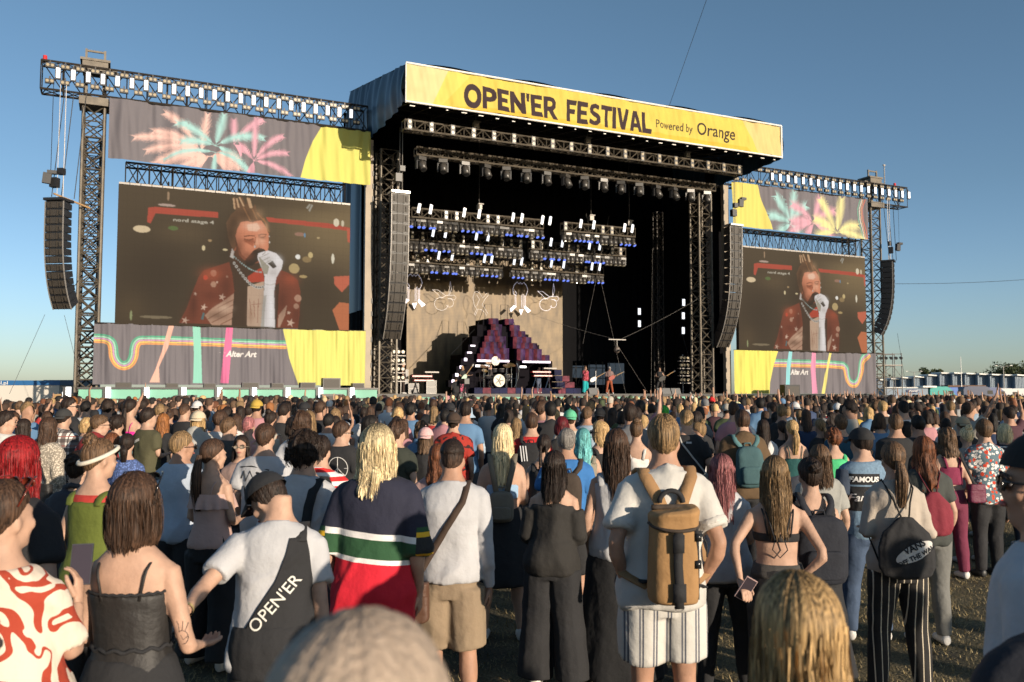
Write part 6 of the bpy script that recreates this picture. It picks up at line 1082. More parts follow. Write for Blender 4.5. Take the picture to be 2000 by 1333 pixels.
def person(S,lod=0):
    sex=S.get('sex','m'); seed=CNT[0]*7+S.get('seed',1); CNT[0]+=1; rs=np.random.RandomState(seed)
    vox=(.0125,.021,.034)[lod]; n=(14,10,7)[lod]
    root=empty('person',S['loc'],S['rz'],S.get('label'),'person',S.get('group')); k=S.get('h',1.75)/(1.73 if sex=='m' else 1.705); root.scale=(k,k,k)
    if S.get('wide'): root.scale=(k*S['wide'],k*S['wide'],k)
    yaw,pit,rol=S.get('head',(0,0,0)); neck=Vector((0,-.004,1.508 if sex=='m' else 1.49)); Mh=Matrix.Translation(neck)@Euler((R(pit),R(rol),R(-yaw))).to_matrix().to_4x4()@Matrix.Translation((0,.018,.098 if sex=='m' else .095))
    pp=lambda v,sd: ik(root.matrix_basis,sex,sd,v[1],v[2],v[3]) if v[0]=='ik' else pose(sex,sd,v)
    AR=pp(S.get('ar','relax'),1); AL=pp(S.get('al','relax'),-1); LG=legs(sex,S.get('st',(.04,.03)))
    sw=S.get('sway',rs.uniform(-.02,.02)); tw=R(S.get('twist',0)); lean=R(S.get('lean',0))
    def deform(me):
        V=vget(me); z=V[:,2]; f=np.clip((z-.85)/.6,0,1); V[:,0]+=sw*np.sin(np.clip(z/1.4,0,1)*PI)
        if lean: 
            zz=np.clip(z-.9,0,None); c,s_=math.cos(lean),math.sin(lean); y=V[:,1].copy(); V[:,1]=np.where(z>.9,y*c+zz*s_,y); V[:,2]=np.where(z>.9,.9+zz*c-y*s_,z)
        vset(me,V); return me
    def part(me,nm,m,parent=root,label=None):
        me.materials.clear(); me.materials.append(m); me.polygons.foreach_set('use_smooth',[True]*len(me.polygons)); o=link(deform(me),nm,parent)
        if label: o['label']=label
        return o
    # body
    mb=MB(); torso(mb,sex,.80,1.62,0,0,18); head_mb(mb,Mh,sex)
    mb.tube([(0,-.012,1.46),tuple(Mh@Vector((0,-.025,-.03)))],[.062 if sex=='m' else .051]*2,12)
    for A,sd in ((AR,1),(AL,-1)):
        pts=armpts(A); mb.tube([tuple(p) for p in pts],[armrad(i/8,sex) for i in range(9)],12); mb.ell(tuple(A[0]+Vector((-sd*.012,0,-.012))),(.058,.054,.055) if sex=='m' else (.045,.044,.045),10,8)
        if lod: mb.tube([tuple(A[2]),tuple(A[2]+A[3]*.09),tuple(A[2]+A[3]*.17)],[.026,.034,.018],8,flat=.6)
    for L in LG:
        P=[L[0].lerp(L[1],t) for t in (0,.33,.66)]+[L[1].lerp(L[2],t) for t in (0,.3,.6,1)]; P=[tuple(p) for p in P]; mb.tube(P,[(.092 if sex=='m' else .098),.082,.065,.054,.058,.043,.034],12); mb.tube([tuple(L[2]),tuple(L[2]+Vector((0,.06,-.04)))],[.035,.035],8)
    bme=remesh(mb,vox,4 if lod==0 else 2)
    if lod==0 and S.get('hands',True):
        for A,sd in ((AR,1),(AL,-1)):
            hm=MB(); hand_mb(hm,A,sd,1.0 if sex=='m' else .9,S.get('curl',.45)); h=remesh(hm,.0052,2); b_=bmesh.new(); b_.from_mesh(bme); b_.from_mesh(h); b_.to_mesh(bme); b_.free(); bpy.data.meshes.remove(h)
    body=part(bme,'body',skinmat(S.get('skin','a')))
    if S.get('face'):
        T=lambda x,y,z: Mh@Vector((x,y,z))
        mb=MB(); 
        for s_ in (-1,1): mb.ell(tuple(T(s_*.03,.083,.006)),(.013,.009,.008),8,6)
        part(mb.mesh('eyes',[]),'eyes',mat('eye_dark',(.04,.03,.03),.3),body); mb=MB()
        for s_ in (-1,1): mb.tube([tuple(T(s_*.014,.1,.026)),tuple(T(s_*.032,.098,.032)),tuple(T(s_*.05,.085,.024))],.0045,5)
        part(mb.mesh('eyebrows',[]),'eyebrows',hairmat('dark') if 0 else mat('brow',(.04,.025,.018),.7),body)
        mb=MB(); mb.ell((0,0,0),(1,1,1),10,6,Mh@Matrix.Translation((0,.094,-.047))@Matrix.Diagonal((.022,.010,.008,1))); part(mb.mesh('lips',[]),'lips',mat('lips',(.38,.12,.10),.5),body)
    # trousers and the like
    bt=S.get('bottom',('pants',(.02,.02,.02)))
    if bt:
        kind,bc=bt[0],bt[1]; bm_=cmat(bc,bt[2] if len(bt)>2 else None); mb=MB()
        if kind in('pants','wide','slim','shorts'):
            inf={'pants':.014,'wide':.028,'slim':.007,'shorts':.03}[kind]; torso(mb,sex,.80,1.03,.008,0,18)
            for L in LG:
                P=[L[0].lerp(L[1],t) for t in (0,.35,.7)]+[L[1].lerp(L[2],t) for t in (0,.33,.66,1)]; rad=[.094,.086,.07,.06,.06,.052,.046]
                if kind=='wide': rad=[.098,.092,.085,.085,.09,.098,.105]
                if kind=='shorts': P=P[:3]+[L[1]+Vector((0,0,S.get('shortz',.03)))]; rad=[.094,.092,.088,.084]
                mb.tube([tuple(p) for p in P],[r+inf for r in rad],12)
            nm={'shorts':'shorts'}.get(kind,'trousers')
        elif kind=='skirt': 
            zl=bt[3] if len(bt)>3 else .5; rings=[]
            for i in range(9):
                z=1.05+(zl-1.05)*i/8; rx,ry,yo=ringat(sex,max(z,.88)); fl=(1.0-z)*.16 if z<1 else 0; rings.append([((rx+.012+fl)*math.cos(a)*(1+.03*math.sin(a*9)*i/8),yo+(ry+.012+fl)*math.sin(a)*(1+.03*math.sin(a*9)*i/8),z) for a in np.linspace(0,2*PI,40)[:-1]])
            mb.loft(rings[::-1]); nm='skirt'
        me=remesh(mb,vox,3); folds(me,seed+5,.007,lod); part(me,nm,bm_,label=S.get('bottomlabel'))
    for L,sd in zip(LG,(-1,1)):
        if lod==2: break
        a=L[2]; mb=MB(); mb.loft([[(a.x+w_*math.cos(t),a.y+y+0,max(.004,z+h*math.sin(t))) for t in np.linspace(0,2*PI,12)[:-1]] for y,z,w_,h in ((-.055,.045,.02,.03),(-.045,.05,.036,.045),(0,.055,.04,.055),(.06,.045,.046,.045),(.13,.035,.046,.033),(.175,.03,.032,.026))]); part(mb.mesh('shoe',[]),'shoe',shoem[S.get('shoe','white')])
    # tops
    cl=None
    if S.get('top'):
        kind,tc_=S['top'][0],S['top'][1]; tm=cmat(tc_,S['top'][2] if len(S['top'])>2 else None); mb=MB(); sl=None; hem={'tshirt':.84,'long':.86,'shirt':.82,'tank':.86,'cami':.9,'hoodie':.84,'jacket':.80,'dress':.5,'crop':1.08,'bra':1.2,'knit':.8,'oversize':.74,'sundress':.45,'offshoulder':.86,'vest':.84}[kind]; hem=S.get('hem',hem)
        inf={'tshirt':.012,'long':.014,'shirt':.022,'tank':.018,'cami':.010,'hoodie':.04,'jacket':.04,'dress':.014,'crop':.009,'bra':.007,'knit':.03,'oversize':.026,'sundress':.012,'offshoulder':.018,'vest':.018}[kind]
        top_={'tank':1.36,'cami':1.29,'bra':1.255,'sundress':1.27,'offshoulder':1.33,'crop':1.3}.get(kind,1.475 if sex=='m' else 1.445)
        torso(mb,sex,hem,top_,inf,.04 if kind in('tshirt','long','tank') else .05 if kind in('shirt','oversize','hoodie','jacket','knit','offshoulder') else (.3 if kind in('dress','sundress') else 0),20,straight=(.45 if sex=='m' else .3) if kind in('tshirt','long','shirt','oversize','hoodie','jacket','vest','knit') else .12)
        frac={'tshirt':.36,'long':1.0,'shirt':.38,'hoodie':.98,'jacket':1.0,'dress':.5,'knit':.75,'oversize':.52,'vest':.0,'offshoulder':.98}.get(kind); frac=S.get('sleeve',frac)
        if frac is not None:
            for A,sd in ((AR,1),(AL,-1)):
                if kind!='offshoulder': mb.ell(tuple(A[0]+Vector((-sd*.014,0,-.006))),tuple(np.array((.054,.054,.050))*(1 if sex=='m' else .82)+inf*.8),12,8)
                if frac>0:
                    t0=.16 if kind=='offshoulder' else .0; ts=[t0+(frac-t0)*i/7 for i in range(8)]; loose={'tshirt':.018,'shirt':.024,'oversize':.024,'long':.010,'hoodie':.028,'jacket':.028,'dress':.018,'knit':.03,'offshoulder':.034}[kind]
                    pts=armpts(A,t0,frac,8); mb.tube([tuple(p) for p in pts],[armrad(t,sex)+loose*(.75+.5*(t/frac) if frac<.7 else 1-.25*t) for t in ts],12)
        if lod==0 and kind in('tshirt','long','oversize'): mb.tube([((.088 if sex=='m' else .075)*math.cos(a),-.012+(.078 if sex=='m' else .068)*math.sin(a),(1.475 if sex=='m' else 1.45)-.02*math.sin(a)) for a in np.linspace(0,2*PI,25)],.011,7,caps=False)
        if kind=='hoodie': mb.ell((0,-.075,1.46),(.10,.07,.075),12,8)
        if kind in('shirt','jacket') or S.get('collar'): mb.tube([(-.075,-.04,1.475),(0,-.088,1.495),(.075,-.04,1.475),(.06,.05,1.45)],[.018,.022,.018,.012],8)
        me=remesh(mb,vox,3)
        folds(me,seed+9,{'bra':.001,'cami':.005}.get(kind,.019),lod)
        nm={'tshirt':'t_shirt','long':'sweater','shirt':'shirt','tank':'tank_top','cami':'camisole','hoodie':'hoodie','jacket':'jacket','dress':'dress','crop':'crop_top','bra':'bra_top','knit':'sweater','oversize':'shirt','sundress':'dress','offshoulder':'jacket','vest':'vest'}[kind]
        cl=part(me,nm,tm,label=S.get('toplabel'))
        if kind in('tank','cami','sundress','bra','crop') and lod<2:
            w_={'tank':.026,'crop':.016}.get(kind,.006); mb=MB(); z1=top_-.02; sx={'tank':.10}.get(kind,.085)
            for s_ in (-1,1):
                zs=1.425 if sex=='m' else 1.40; pts=[(s_*sx*(.8 if kind!='tank' else 1),-.105 if sex=='f' else -.12,z1)]
                for t in np.linspace(0,1,9): a=PI*t; pts.append((s_*(sx+.012*math.sin(a)),-.098*math.cos(a)-.004,zs-.045+.062*math.sin(a)+ (0)))
                pts.append((s_*sx,.125,z1)); mb.tube(pts,w_,6,flat=.35 if w_>.01 else .7)
            part(mb.mesh('straps',[]),'straps',tm,cl)
    # hair
    hs_=S.get('hair',('short','brown',0))
    if hs_:
        me=hair(hs_[0],hs_[1],hs_[2],Mh,sex,lod,seed+3,root=S.get('roots'),wild=S.get('wild',1)); o=link(deform(me),'hair',root); S['_hair']=o
    S['_M']=Mh; S['_root']=root; S['_body']=body; S['_cloth']=cl; S['_deform']=deform; S['_part']=part; S['_arms']=(AL,AR)
    for acc in S.get('acc',[]): ACC[acc[0]](S,lod,*acc[1:])
    for o in root.children: pass
    return root
# ---- accessories, each a part
def topbag(S,name,label,cat,c):
    r=S['_root']; b=empty(name,r.matrix_basis@Vector(c),S['rz'],label,cat); b.scale=r.scale; b.rotation_euler[2]=S['rz']; S['_bc']=Vector(c); return b
def bagpart(S,me,nm,m,par,top):
    me.materials.clear(); me.materials.append(m); me.polygons.foreach_set('use_smooth',[True]*len(me.polygons)); o=link(S['_deform'](me),nm,par)
    if par is top: o.location=-S['_bc']
    return o
ACC={}
def acc(f): ACC[f.__name__]=f; return f
def hl(S,mb,V,F): M=S['_M']; kk=.96 if S['sex']=='m' else .925; mb.add([tuple(M@(Vector(v)*kk)) for v in V],F)
@acc
def cap(S,lod,col,back=False,label=None,flat=False,brim=.085):
    M=S['_M']; mb=MB(); K=18; V=[];sg=-1 if back else 1
    r0=(.101,.124,.118) if not flat else (.1,.12,.108)
    for i in range(7):
        p=R(84)*i/6
        for j in range(K): a=2*PI*j/K; V.append((math.sin(a)*math.sin(p)*r0[0],-.012+math.cos(a)*math.sin(p)*r0[1],.042+math.cos(p)*r0[2]))
    F=[(i*K+j,i*K+(j+1)%K,(i+1)*K+(j+1)%K,(i+1)*K+j) for i in range(6) for j in range(K)]; hl(S,mb,V,F)
    b0=[];b1=[]
    for j in range(9):
        a=R(-62+15.5*j); b0.append((math.sin(a)*.1,-.012+sg*math.cos(a)*.123,.05)); b1.append((math.sin(a)*.094,-.012+sg*(math.cos(a)*.123+brim*math.cos(a*1.1)),.036-.02*abs(math.sin(a))))
    lo=[(x,y,z-.006) for x,y,z in b1]+[]
    V=b0+b1+[(x,y,z-.007) for x,y,z in b0]+[(x,y,z-.006) for x,y,z in b1]; F=[]
    for j in range(8): F+=[(j,j+1,j+10,j+9),(j+18,j+27,j+28,j+19),(j+9,j+10,j+28,j+27)]
    hl(S,mb,V,F); mb.ell(tuple(M@Vector((0,-.012,.163))),(.008,.008,.006),8,5)
    S['_part'](mb.mesh('cap',[]),'cap',cmat(col),label=label)
@acc
def bucket(S,lod,col):
    M=S['_M']; mb=MB(); K=20;V=[]
    for r,z in ((.02,.165),(.07,.165),(.09,.15),(.1,.07),(.106,.04),(.15,-.005),(.152,-.012)):
        for j in range(K): a=2*PI*j/K; V.append((math.sin(a)*r,-.012+math.cos(a)*r*1.18,z))
    hl(S,mb,V,[(i*K+j,i*K+(j+1)%K,(i+1)*K+(j+1)%K,(i+1)*K+j) for i in range(6) for j in range(K)]+[tuple(range(K))]); S['_part'](mb.mesh('hat',[]),'hat',cmat(col))
@acc
def band(S,lod,col,w_=.022):
    M=S['_M']; mb=MB(); pts=[]
    for j in range(25): a=2*PI*j/24; pts.append(tuple(M@Vector((math.sin(a)*.083,-.012+math.cos(a)*.110,.085-.09*(-math.cos(a)*.5+.5)))))
    mb.tube(pts,w_*.6,8,caps=False); S['_part'](mb.mesh('headband',[]),'headband',cmat(col))
@acc
def glasses(S,lod,up=False,col=(.01,.01,.01)):
    M=S['_M']; mb=MB(); z,y=(.006,.105) if not up else (.13,.075); m=mat('glasses_%d'%int(col[0]*99),col,.12)
    for s_ in (-1,1):
        c=(s_*.034,y,z); V=[(c[0]+.027*math.cos(a),c[1]+(.004)-.25*abs(c[0])*0,c[2]+.019*math.sin(a)) for a in np.linspace(0,2*PI,13)[:-1]]+[(c[0]+.027*math.cos(a),c[1]-.006,c[2]+.019*math.sin(a)) for a in np.linspace(0,2*PI,13)[:-1]]
        hl(S,mb,V,[tuple(range(12)),tuple(range(23,11,-1))]+[(j,(j+1)%12,(j+1)%12+12,j+12) for j in range(12)])
        a_,b_=M@Vector((s_*.06,y,z+.008)),M@Vector((s_*.089,-.02 if not up else -.02,z+.006 if not up else .06)); mb.tube([tuple(a_),tuple(M@Vector((s_*.082,y-.03,z+.008))),tuple(b_)],.003,5)
    mb.tube([tuple(M@Vector((-.01,y+.003,z))),tuple(M@Vector((.01,y+.003,z)))],.003,5); S['_part'](mb.mesh('sunglasses',[]),'sunglasses',m)
def strap_pts(s_,x0,zb,zt,sh=.0,fz=1.15,fy=.13,back=-.14):
    pts=[(s_*x0*.45,back-.02,zt)]
    for t in np.linspace(.08,1,9): a=PI*t; pts.append((s_*(x0+.01*math.sin(a)),back*math.cos(a)*.85-.006,1.40+.08*math.sin(a)+sh))
    pts+= [(s_*(x0+.03),fy,1.28),(s_*(x0+.06),fy-.02,fz),(s_*(x0+.06),.02,fz-.08)]
    return pts
def flatstrap(mb,pts,w_,th=.004):
    """ribbon strap with thickness: width runs along x"""
    pts=np.array([tuple(p) for p in pts]); n=len(pts); V=[]
    for i,p in enumerate(pts):
        d=pts[min(i+1,n-1)]-pts[max(i-1,0)]; d/=np.linalg.norm(d)+1e-9; sd=np.array([1,0,0])-d*d[0]; sd/=np.linalg.norm(sd); nr=np.cross(d,sd)
        V+=[p-sd*w_/2-nr*th/2,p+sd*w_/2-nr*th/2,p+sd*w_/2+nr*th/2,p-sd*w_/2+nr*th/2]
    F=[(i*4+j,i*4+(j+1)%4,(i+1)*4+(j+1)%4,(i+1)*4+j) for i in range(n-1) for j in range(4)]+[(3,2,1,0),tuple(range(4*n-4,4*n))]; mb.add(V,F)
@acc
def backpack(S,lod,col,label,w_=.30,h=.42,dp=.15,zc=1.2,strap=None,pat=None):
    w=S['sex']; y0=-.135 if S['sex']=='m' else -.12; m=cmat(col,pat); sm=cmat(strap or col); mb=MB(); rings=[]
    for t,sx,sy in ((0,.6,.5),(.04,.88,.85),(.15,1,1),(.5,1.0,1),(.8,.95,.9),(.93,.8,.75),(1,.45,.45)):
        z=zc-h/2+h*t; rings.append([(sx*w_/2*math.copysign(abs(math.cos(a))**.6,math.cos(a)),y0-dp/2*1.0+sy*dp/2*math.copysign(abs(math.sin(a))**.6,math.sin(a)),z) for a in np.linspace(0,2*PI,22)[:-1]])
    mb.loft(rings); me=remesh(mb,(.009,.016,.03)[lod],2); folds(me,3,.004,lod); tp=topbag(S,'backpack',label,'backpack',(0,y0-dp/2,zc-h/2)); b=bagpart(S,me,'main_bag',m,tp,tp); S['_bag']=b
    if lod<2:
        mb=MB(); rings=[]
        for t,sx in ((0,.8),(.1,1),(.85,1),(1,.8)): rings.append([(sx*w_*.38*math.copysign(abs(math.cos(a))**.5,math.cos(a)),y0-dp*1.03+.03*math.sin(a),zc-h*.4+h*.42*t) for a in np.linspace(0,2*PI,17)[:-1]])
        mb.loft(rings); bagpart(S,remesh(mb,.01,1),'pocket',m,b,tp)
        mb=MB(); mb.tube([(-.04,y0-.03,zc+h/2-.01),(-.03,y0-.035,zc+h/2+.03),(.03,y0-.035,zc+h/2+.03),(.04,y0-.03,zc+h/2-.01)],.007,6); bagpart(S,mb.mesh('handle',[]),'handle',sm,b,tp)
    mb=MB()
    for s_ in (-1,1): flatstrap(mb,drape(S,strap_pts(s_,.105 if S['sex']=='m' else .09,0,zc+h*.42)),.045,.009)
    bagpart(S,mb.mesh('shoulder_straps',[]),'shoulder_straps',sm,b,tp)
@acc
def shoulderbag(S,lod,col,label,side=-1,z=.78,strapc=None,size=(.2,.09,.2),xo=.2,wd=.035,fromside=1):
    """strap from one shoulder across the back to the opposite hip"""
    m=cmat(col,'satin'); mb=MB(); x=side*xo; mb.loft([[(x+size[0]/2*sx*math.copysign(abs(math.cos(a))**.4,math.cos(a)),-.20+size[1]/2*math.copysign(abs(math.sin(a))**.5,math.sin(a)),z+size[2]*(t-.5)) for a in np.linspace(0,2*PI,21)[:-1]] for t,sx in ((0,.8),(.08,1),(.9,.97),(1,.85))]); tp=topbag(S,'shoulder_bag',label,'bag',(x,-.12,z)); b=bagpart(S,remesh(mb,.01,1),'bag',m,tp,tp)
    mb=MB(); mb.loft([[(x+size[0]*.47*math.copysign(abs(math.cos(a))**.4,math.cos(a)),-.202+size[1]*.55*math.copysign(abs(math.sin(a))**.5,math.sin(a)),z+size[2]*t) for a in np.linspace(0,2*PI,21)[:-1]] for t in (.2,.22,.52,.53)]); bagpart(S,mb.mesh('flap',[]),'flap',m,b,tp)
    mb=MB(); f=fromside; sh=SH[S['sex']]; pts=[(x,-.20,z+size[2]*.5)]
    for t in np.linspace(.1,.95,9): pts.append((x*(1-t)+f*.09*t,-.17+.045*t,z+size[2]*.5+(1.40-z-size[2]*.5)*t))
    pts+=[(f*.095,-.09,1.455),(f*.098,-.02,1.492),(f*.095,.06,1.45),(f*.07,.13,1.36),(0,.16,1.2),(x*.8,.12,.95)]
    flatstrap(mb,drape(S,pts),wd,.006); bagpart(S,mb.mesh('strap',[]),'strap',cmat(strapc or col),b,tp)
@acc
def drawstring(S,lod,col,label,w_=.32,h=.36,zc=1.08):
    mb=MB(); y0=-.13; rings=[]
    for t,sx,sy in ((0,.5,.5),(.05,.85,.8),(.2,1,1),(.5,.98,.9),(.75,.8,.7),(.92,.42,.5),(1,.25,.45)):
        rings.append([(sx*w_/2*math.cos(a)*(1+.05*math.sin(a*8+t*3)),y0-.05+sy*.055*math.sin(a)*(1+.1*math.sin(a*9)),zc-h/2+h*t) for a in np.linspace(0,2*PI,33)[:-1]])
    mb.loft(rings); me=remesh(mb,(.008,.014,.03)[lod],1); folds(me,8,.006,0); tp=topbag(S,'drawstring_bag',label,'bag',(0,y0-.05,zc-h/2)); b=bagpart(S,me,'sack',cmat(col),tp,tp); S['_bag']=b; mb=MB()
    for s_ in (-1,1):
        mb.tube([(s_*.02,y0-.05,zc+h/2-.02),(s_*.05,-.135,1.33),(s_*.085,-.1,1.42),(s_*.09,-.02,1.47),(s_*.1,.07,1.42),(s_*.14,.12,1.28),(s_*.185,.03,1.12),(s_*.15,y0-.02,zc-h/2+.05)],.006,6)
    bagpart(S,mb.mesh('cord',[]),'cord',cmat(tuple(c*.5 for c in col)),b,tp)
@acc
def phone(S,lod,side=1,col=(.03,.03,.04),label=None,rot=(-20,0,10)):
    A=S['_arms'][1 if side>0 else 0]; p=A[2]+A[3]*.1+Vector((0,.02,.03)); b=topbag(S,'phone',label,'phone',p); mb=MB(); mb.box((0,0,0),(.072,.009,.148)); o=mb.build('body',mat('phone_case_%d'%int(col[0]*99),col,.3),b); o.rotation_euler=[R(q) for q in rot]; mb=MB(); mb.box((0,-.0052,0),(.066,.001,.14)); mb.build('back_glass',mat('phone_glass',(.05,.04,.05),.12),o)
@acc
def watch(S,lod,side,col):
    A=S['_arms'][1 if side>0 else 0]; d=(A[2]-A[1]).normalized(); p=A[2]-d*.015; MBx=MB(); MBx.tube([tuple(p-d*.011),tuple(p+d*.011)],[.031,.031],16,caps=False); S['_part'](MBx.mesh('bracelet',[]),'bracelet',mat('bracelet_%d'%int(col[0]*99),col,.3,.8 if col[0]>.3 else 0))
@acc
def necklace(S,lod,col=(.7,.5,.2)):
    mb=MB(); mb.tube([(.065*math.cos(a),-.008+.066*math.sin(a),1.487+.006*math.sin(a)) for a in np.linspace(0,2*PI,21)],.0022,5,caps=False); S['_part'](mb.mesh('necklace',[]),'necklace',mat('gold',(.8,.55,.2),.25,1))
@acc
def text(S,lod,txt,size,cz,col,rot=0,cx=0,bold=.02,shear=0,onbag=False,name='lettering',off=.007):
    """lettering wrapped on the back of the garment by ray casting"""
    tgt=S['_bag'] if onbag else S.get('_tgt') or S['_cloth']; me=tgt.data; bvh=BVHTree.FromPolygons([v.co.copy() for v in me.vertices],[tuple(p.vertices) for p in me.polygons])
    T=text_tris(txt,bold,shear) if isinstance(txt,str) else txt; b=bmesh.new()
    for t in T: b.faces.new([b.verts.new((p[0],p[1],0)) for p in t])
    bmesh.ops.remove_doubles(b,verts=b.verts,dist=1e-4); bmesh.ops.triangulate(b,faces=b.faces)
    for _ in range(3):
        es=[e for e in b.edges if e.calc_length()*size>.02]
        if es: bmesh.ops.subdivide_edges(b,edges=es,cuts=1); bmesh.ops.triangulate(b,faces=b.faces)
    xs=[v.co.x for v in b.verts]; ys=[v.co.y for v in b.verts]; mx_,my=(min(xs)+max(xs))/2,(min(ys)+max(ys))/2; c,s_=math.cos(R(rot)),math.sin(R(rot)); bad=[]
    for v in b.verts:
        x,y=(v.co.x-mx_)*size,(v.co.y-my)*size; x,y=x*c-y*s_,x*s_+y*c; X,Z=cx+x,cz+y
        h=bvh.ray_cast(Vector((X,-1,Z)),Vector((0,1,0)))
        if h[0] is None: bad.append(v)
        else: v.co=Vector((X,h[0].y-off,Z))
    bmesh.ops.delete(b,geom=bad,context='VERTS'); m2=bpy.data.meshes.new(name); b.to_mesh(m2); b.free(); m2.materials.append(cmat(col)); o=link(m2,name,tgt)
@acc
def patch(S,lod,w_,h,cz,col,cx=0,name='patch',onbag=False,oval=False,rot=0):
    if oval: T=[[(0,0),(w_/2*math.cos(a),h/2*math.sin(a)),(w_/2*math.cos(b_),h/2*math.sin(b_))] for a,b_ in zip(np.linspace(0,2*PI,33)[:-1],np.linspace(0,2*PI,33)[1:])]
    else:
        T=[];n=10
        for i in range(n):
            for j in range(6):
                x0,x1=w_*(i/n-.5),w_*((i+1)/n-.5);y0,y1=h*(j/6-.5),h*((j+1)/6-.5); T+=[[(x0,y0),(x1,y0),(x1,y1)],[(x0,y0),(x1,y1),(x0,y1)]]
    ACC['text'](S,lod,T,1,cz,col,rot,cx,onbag=onbag,name=name,off=.0032)
@acc
def custom(S,lod,f): f(S,lod)
def slope(y): return math.tan(PITCH-math.atan((y-666.5)/1667))
STG=SP(13,2,0)
def place(x,y,Y,turn=0,bun=0,sex='m'):
    f=1.0 if Y<4.46 or Y>12.4 else (1.11 if Y<6.5 else 1.30); lo=(1.60 if sex=='m' else 1.53)+bun; Yt=Y*f
    while Yt>Y and EYE+Yt*slope(y)-.022-bun<lo: Yt*=.98
    Y=max(Y,Yt)
    X=px(x,Y); h=(EYE+Y*slope(y)-.022-bun); rz=math.atan2(-(STG.x-X),STG.y-Y)-R(turn); return (X,Y,0),rz,h
W=(.46,.46,.475); K=(.018,.018,.020); NAVY=(.02,.025,.05)
def ring_custom(S,lod):
    pass
def tan_pack(S,lod):
    """large tan roll-top pack with dark straps, buckles and a looped handle"""
    tan=cmat((.33,.185,.075)); dk=cmat((.05,.035,.025)); y0=-.15; lab='large tan canvas rolltop backpack on the man in the white shirt'
    tp=topbag(S,'backpack',lab,'backpack',(0,-.24,.90)); mb=MB(); rings=[]
    for t,sx,sy,off in ((0,.75,.75,0),(.03,.95,.95,0),(.1,1,1,0),(.5,1.0,1,0),(.8,.97,.95,0),(.9,1.0,1,0),(.97,1.02,1.12,.0),(1.0,.9,.9,.02)):
        z=.905+.42*t; rings.append([(sx*.110*math.copysign(abs(math.cos(a))**.55,math.cos(a)),y0-.1+sy*.10*math.copysign(abs(math.sin(a))**.7,math.sin(a)),z+.015*math.cos(a)*t) for a in np.linspace(0,2*PI,30)[:-1]])
    mb.loft(rings); me=remesh(mb,.007,2); folds(me,31,.006,0); b=bagpart(S,me,'main_bag',tan,tp,tp); S['_bag']=b
    q=lambda x,y,z:(x*.63,y,1.25+(z-1.2)*.80)
    mb=MB(); V=[(.114*math.cos(a),y0-.1+.12*math.sin(a),1.262-.02*abs(math.sin(a))) for a in np.linspace(0,2*PI,29)]; mb.tube(V,.008,6,caps=False); mb.tube([(x,y0-.1+.02,1.332-.2*x*x) for x in np.linspace(-.1,.1,9)],.013,6); bagpart(S,mb.mesh('zip',[]),'zip',dk,b,tp)
    mb=MB()
    for pts,w_,th_ in (([(0,y0-.215,1.19),(0,y0-.213,1.0),(.012,y0-.213,.88),(.014,y0-.2,.76)],.04,.008),([(.01,y0-.217,.90),(.012,y0-.217,.80)],.058,.008),([(0,y0-.219,1.17),(0,y0-.219,1.07)],.05,.01),([(.135,y0-.19,1.2),(.15,y0-.17,1.0),(.155,y0-.16,.8)],.018,.006),([(-.176,y0-.03,.86),(-.2,y0+.02,.86)],.04,.01),([(.16,y0-.12,.85),(.2,y0-.08,.86),(.26,y0-.03,.83)],.025,.006),([(.16,y0-.14,1.17),(.2,y0-.08,1.16)],.03,.006)): flatstrap(mb,[q(*p) for p in pts],w_,th_)
    mb.tube([q(*p) for p in ((.19,y0-.1,1.17),(.24,y0-.1,1.1),(.245,y0-.1,1.02))],.004,5); bagpart(S,mb.mesh('black_straps',[]),'black_straps',cmat(K),b,tp)
    mb=MB(); mb.tube([(.055*math.cos(a),y0-.03,1.345+.055*math.sin(a)) for a in np.linspace(0,PI,11)],.012,8); bagpart(S,mb.mesh('handle',[]),'handle',cmat(K),b,tp)
    mb=MB()
    for s_ in (-1,1):
        pts=[(s_*.04,-.19,1.31),(s_*.06,-.17,1.36),(s_*.085,-.14,1.41),(s_*.105,-.10,1.455),(s_*.112,-.05,1.485),(s_*.115,0,1.495),(s_*.118,.06,1.46),(s_*.13,.14,1.36),(s_*.16,.14,1.2),(s_*.19,.05,1.06),(s_*.16,-.05,.99),(s_*.10,-.17,.96)]
        flatstrap(mb,drape(S,pts,.010),.058,.010)
    bagpart(S,mb.mesh('shoulder_straps',[]),'shoulder_straps',cmat((.30,.17,.075)),b,tp)
    mb=MB()
    for z in (1.09,1.21): mb.box((.094,y0-.18,z),(.028,.03,.035))
    bagpart(S,mb.mesh('buckles',[]),'buckles',blkg,b,tp); mb=MB(); mb.tube([(.022*math.cos(a)+.012,y0-.19,.905+.02*math.sin(a)) for a in np.linspace(PI,2*PI,9)],.003,5); bagpart(S,mb.mesh('ring',[]),'ring',greym,b,tp)
def rolled_cuffs(S,lod):
    for A,sd in ((S['_arms'][1],1),(S['_arms'][0],-1)):
        p=armpts(A,.30,.36,3); mb=MB(); mb.tube([tuple(q) for q in p],[.076,.078,.078],14); S['_part'](remesh(mb,.01,1),'sleeve_cuff',cmat((.52,.50,.465)),S['_cloth'])
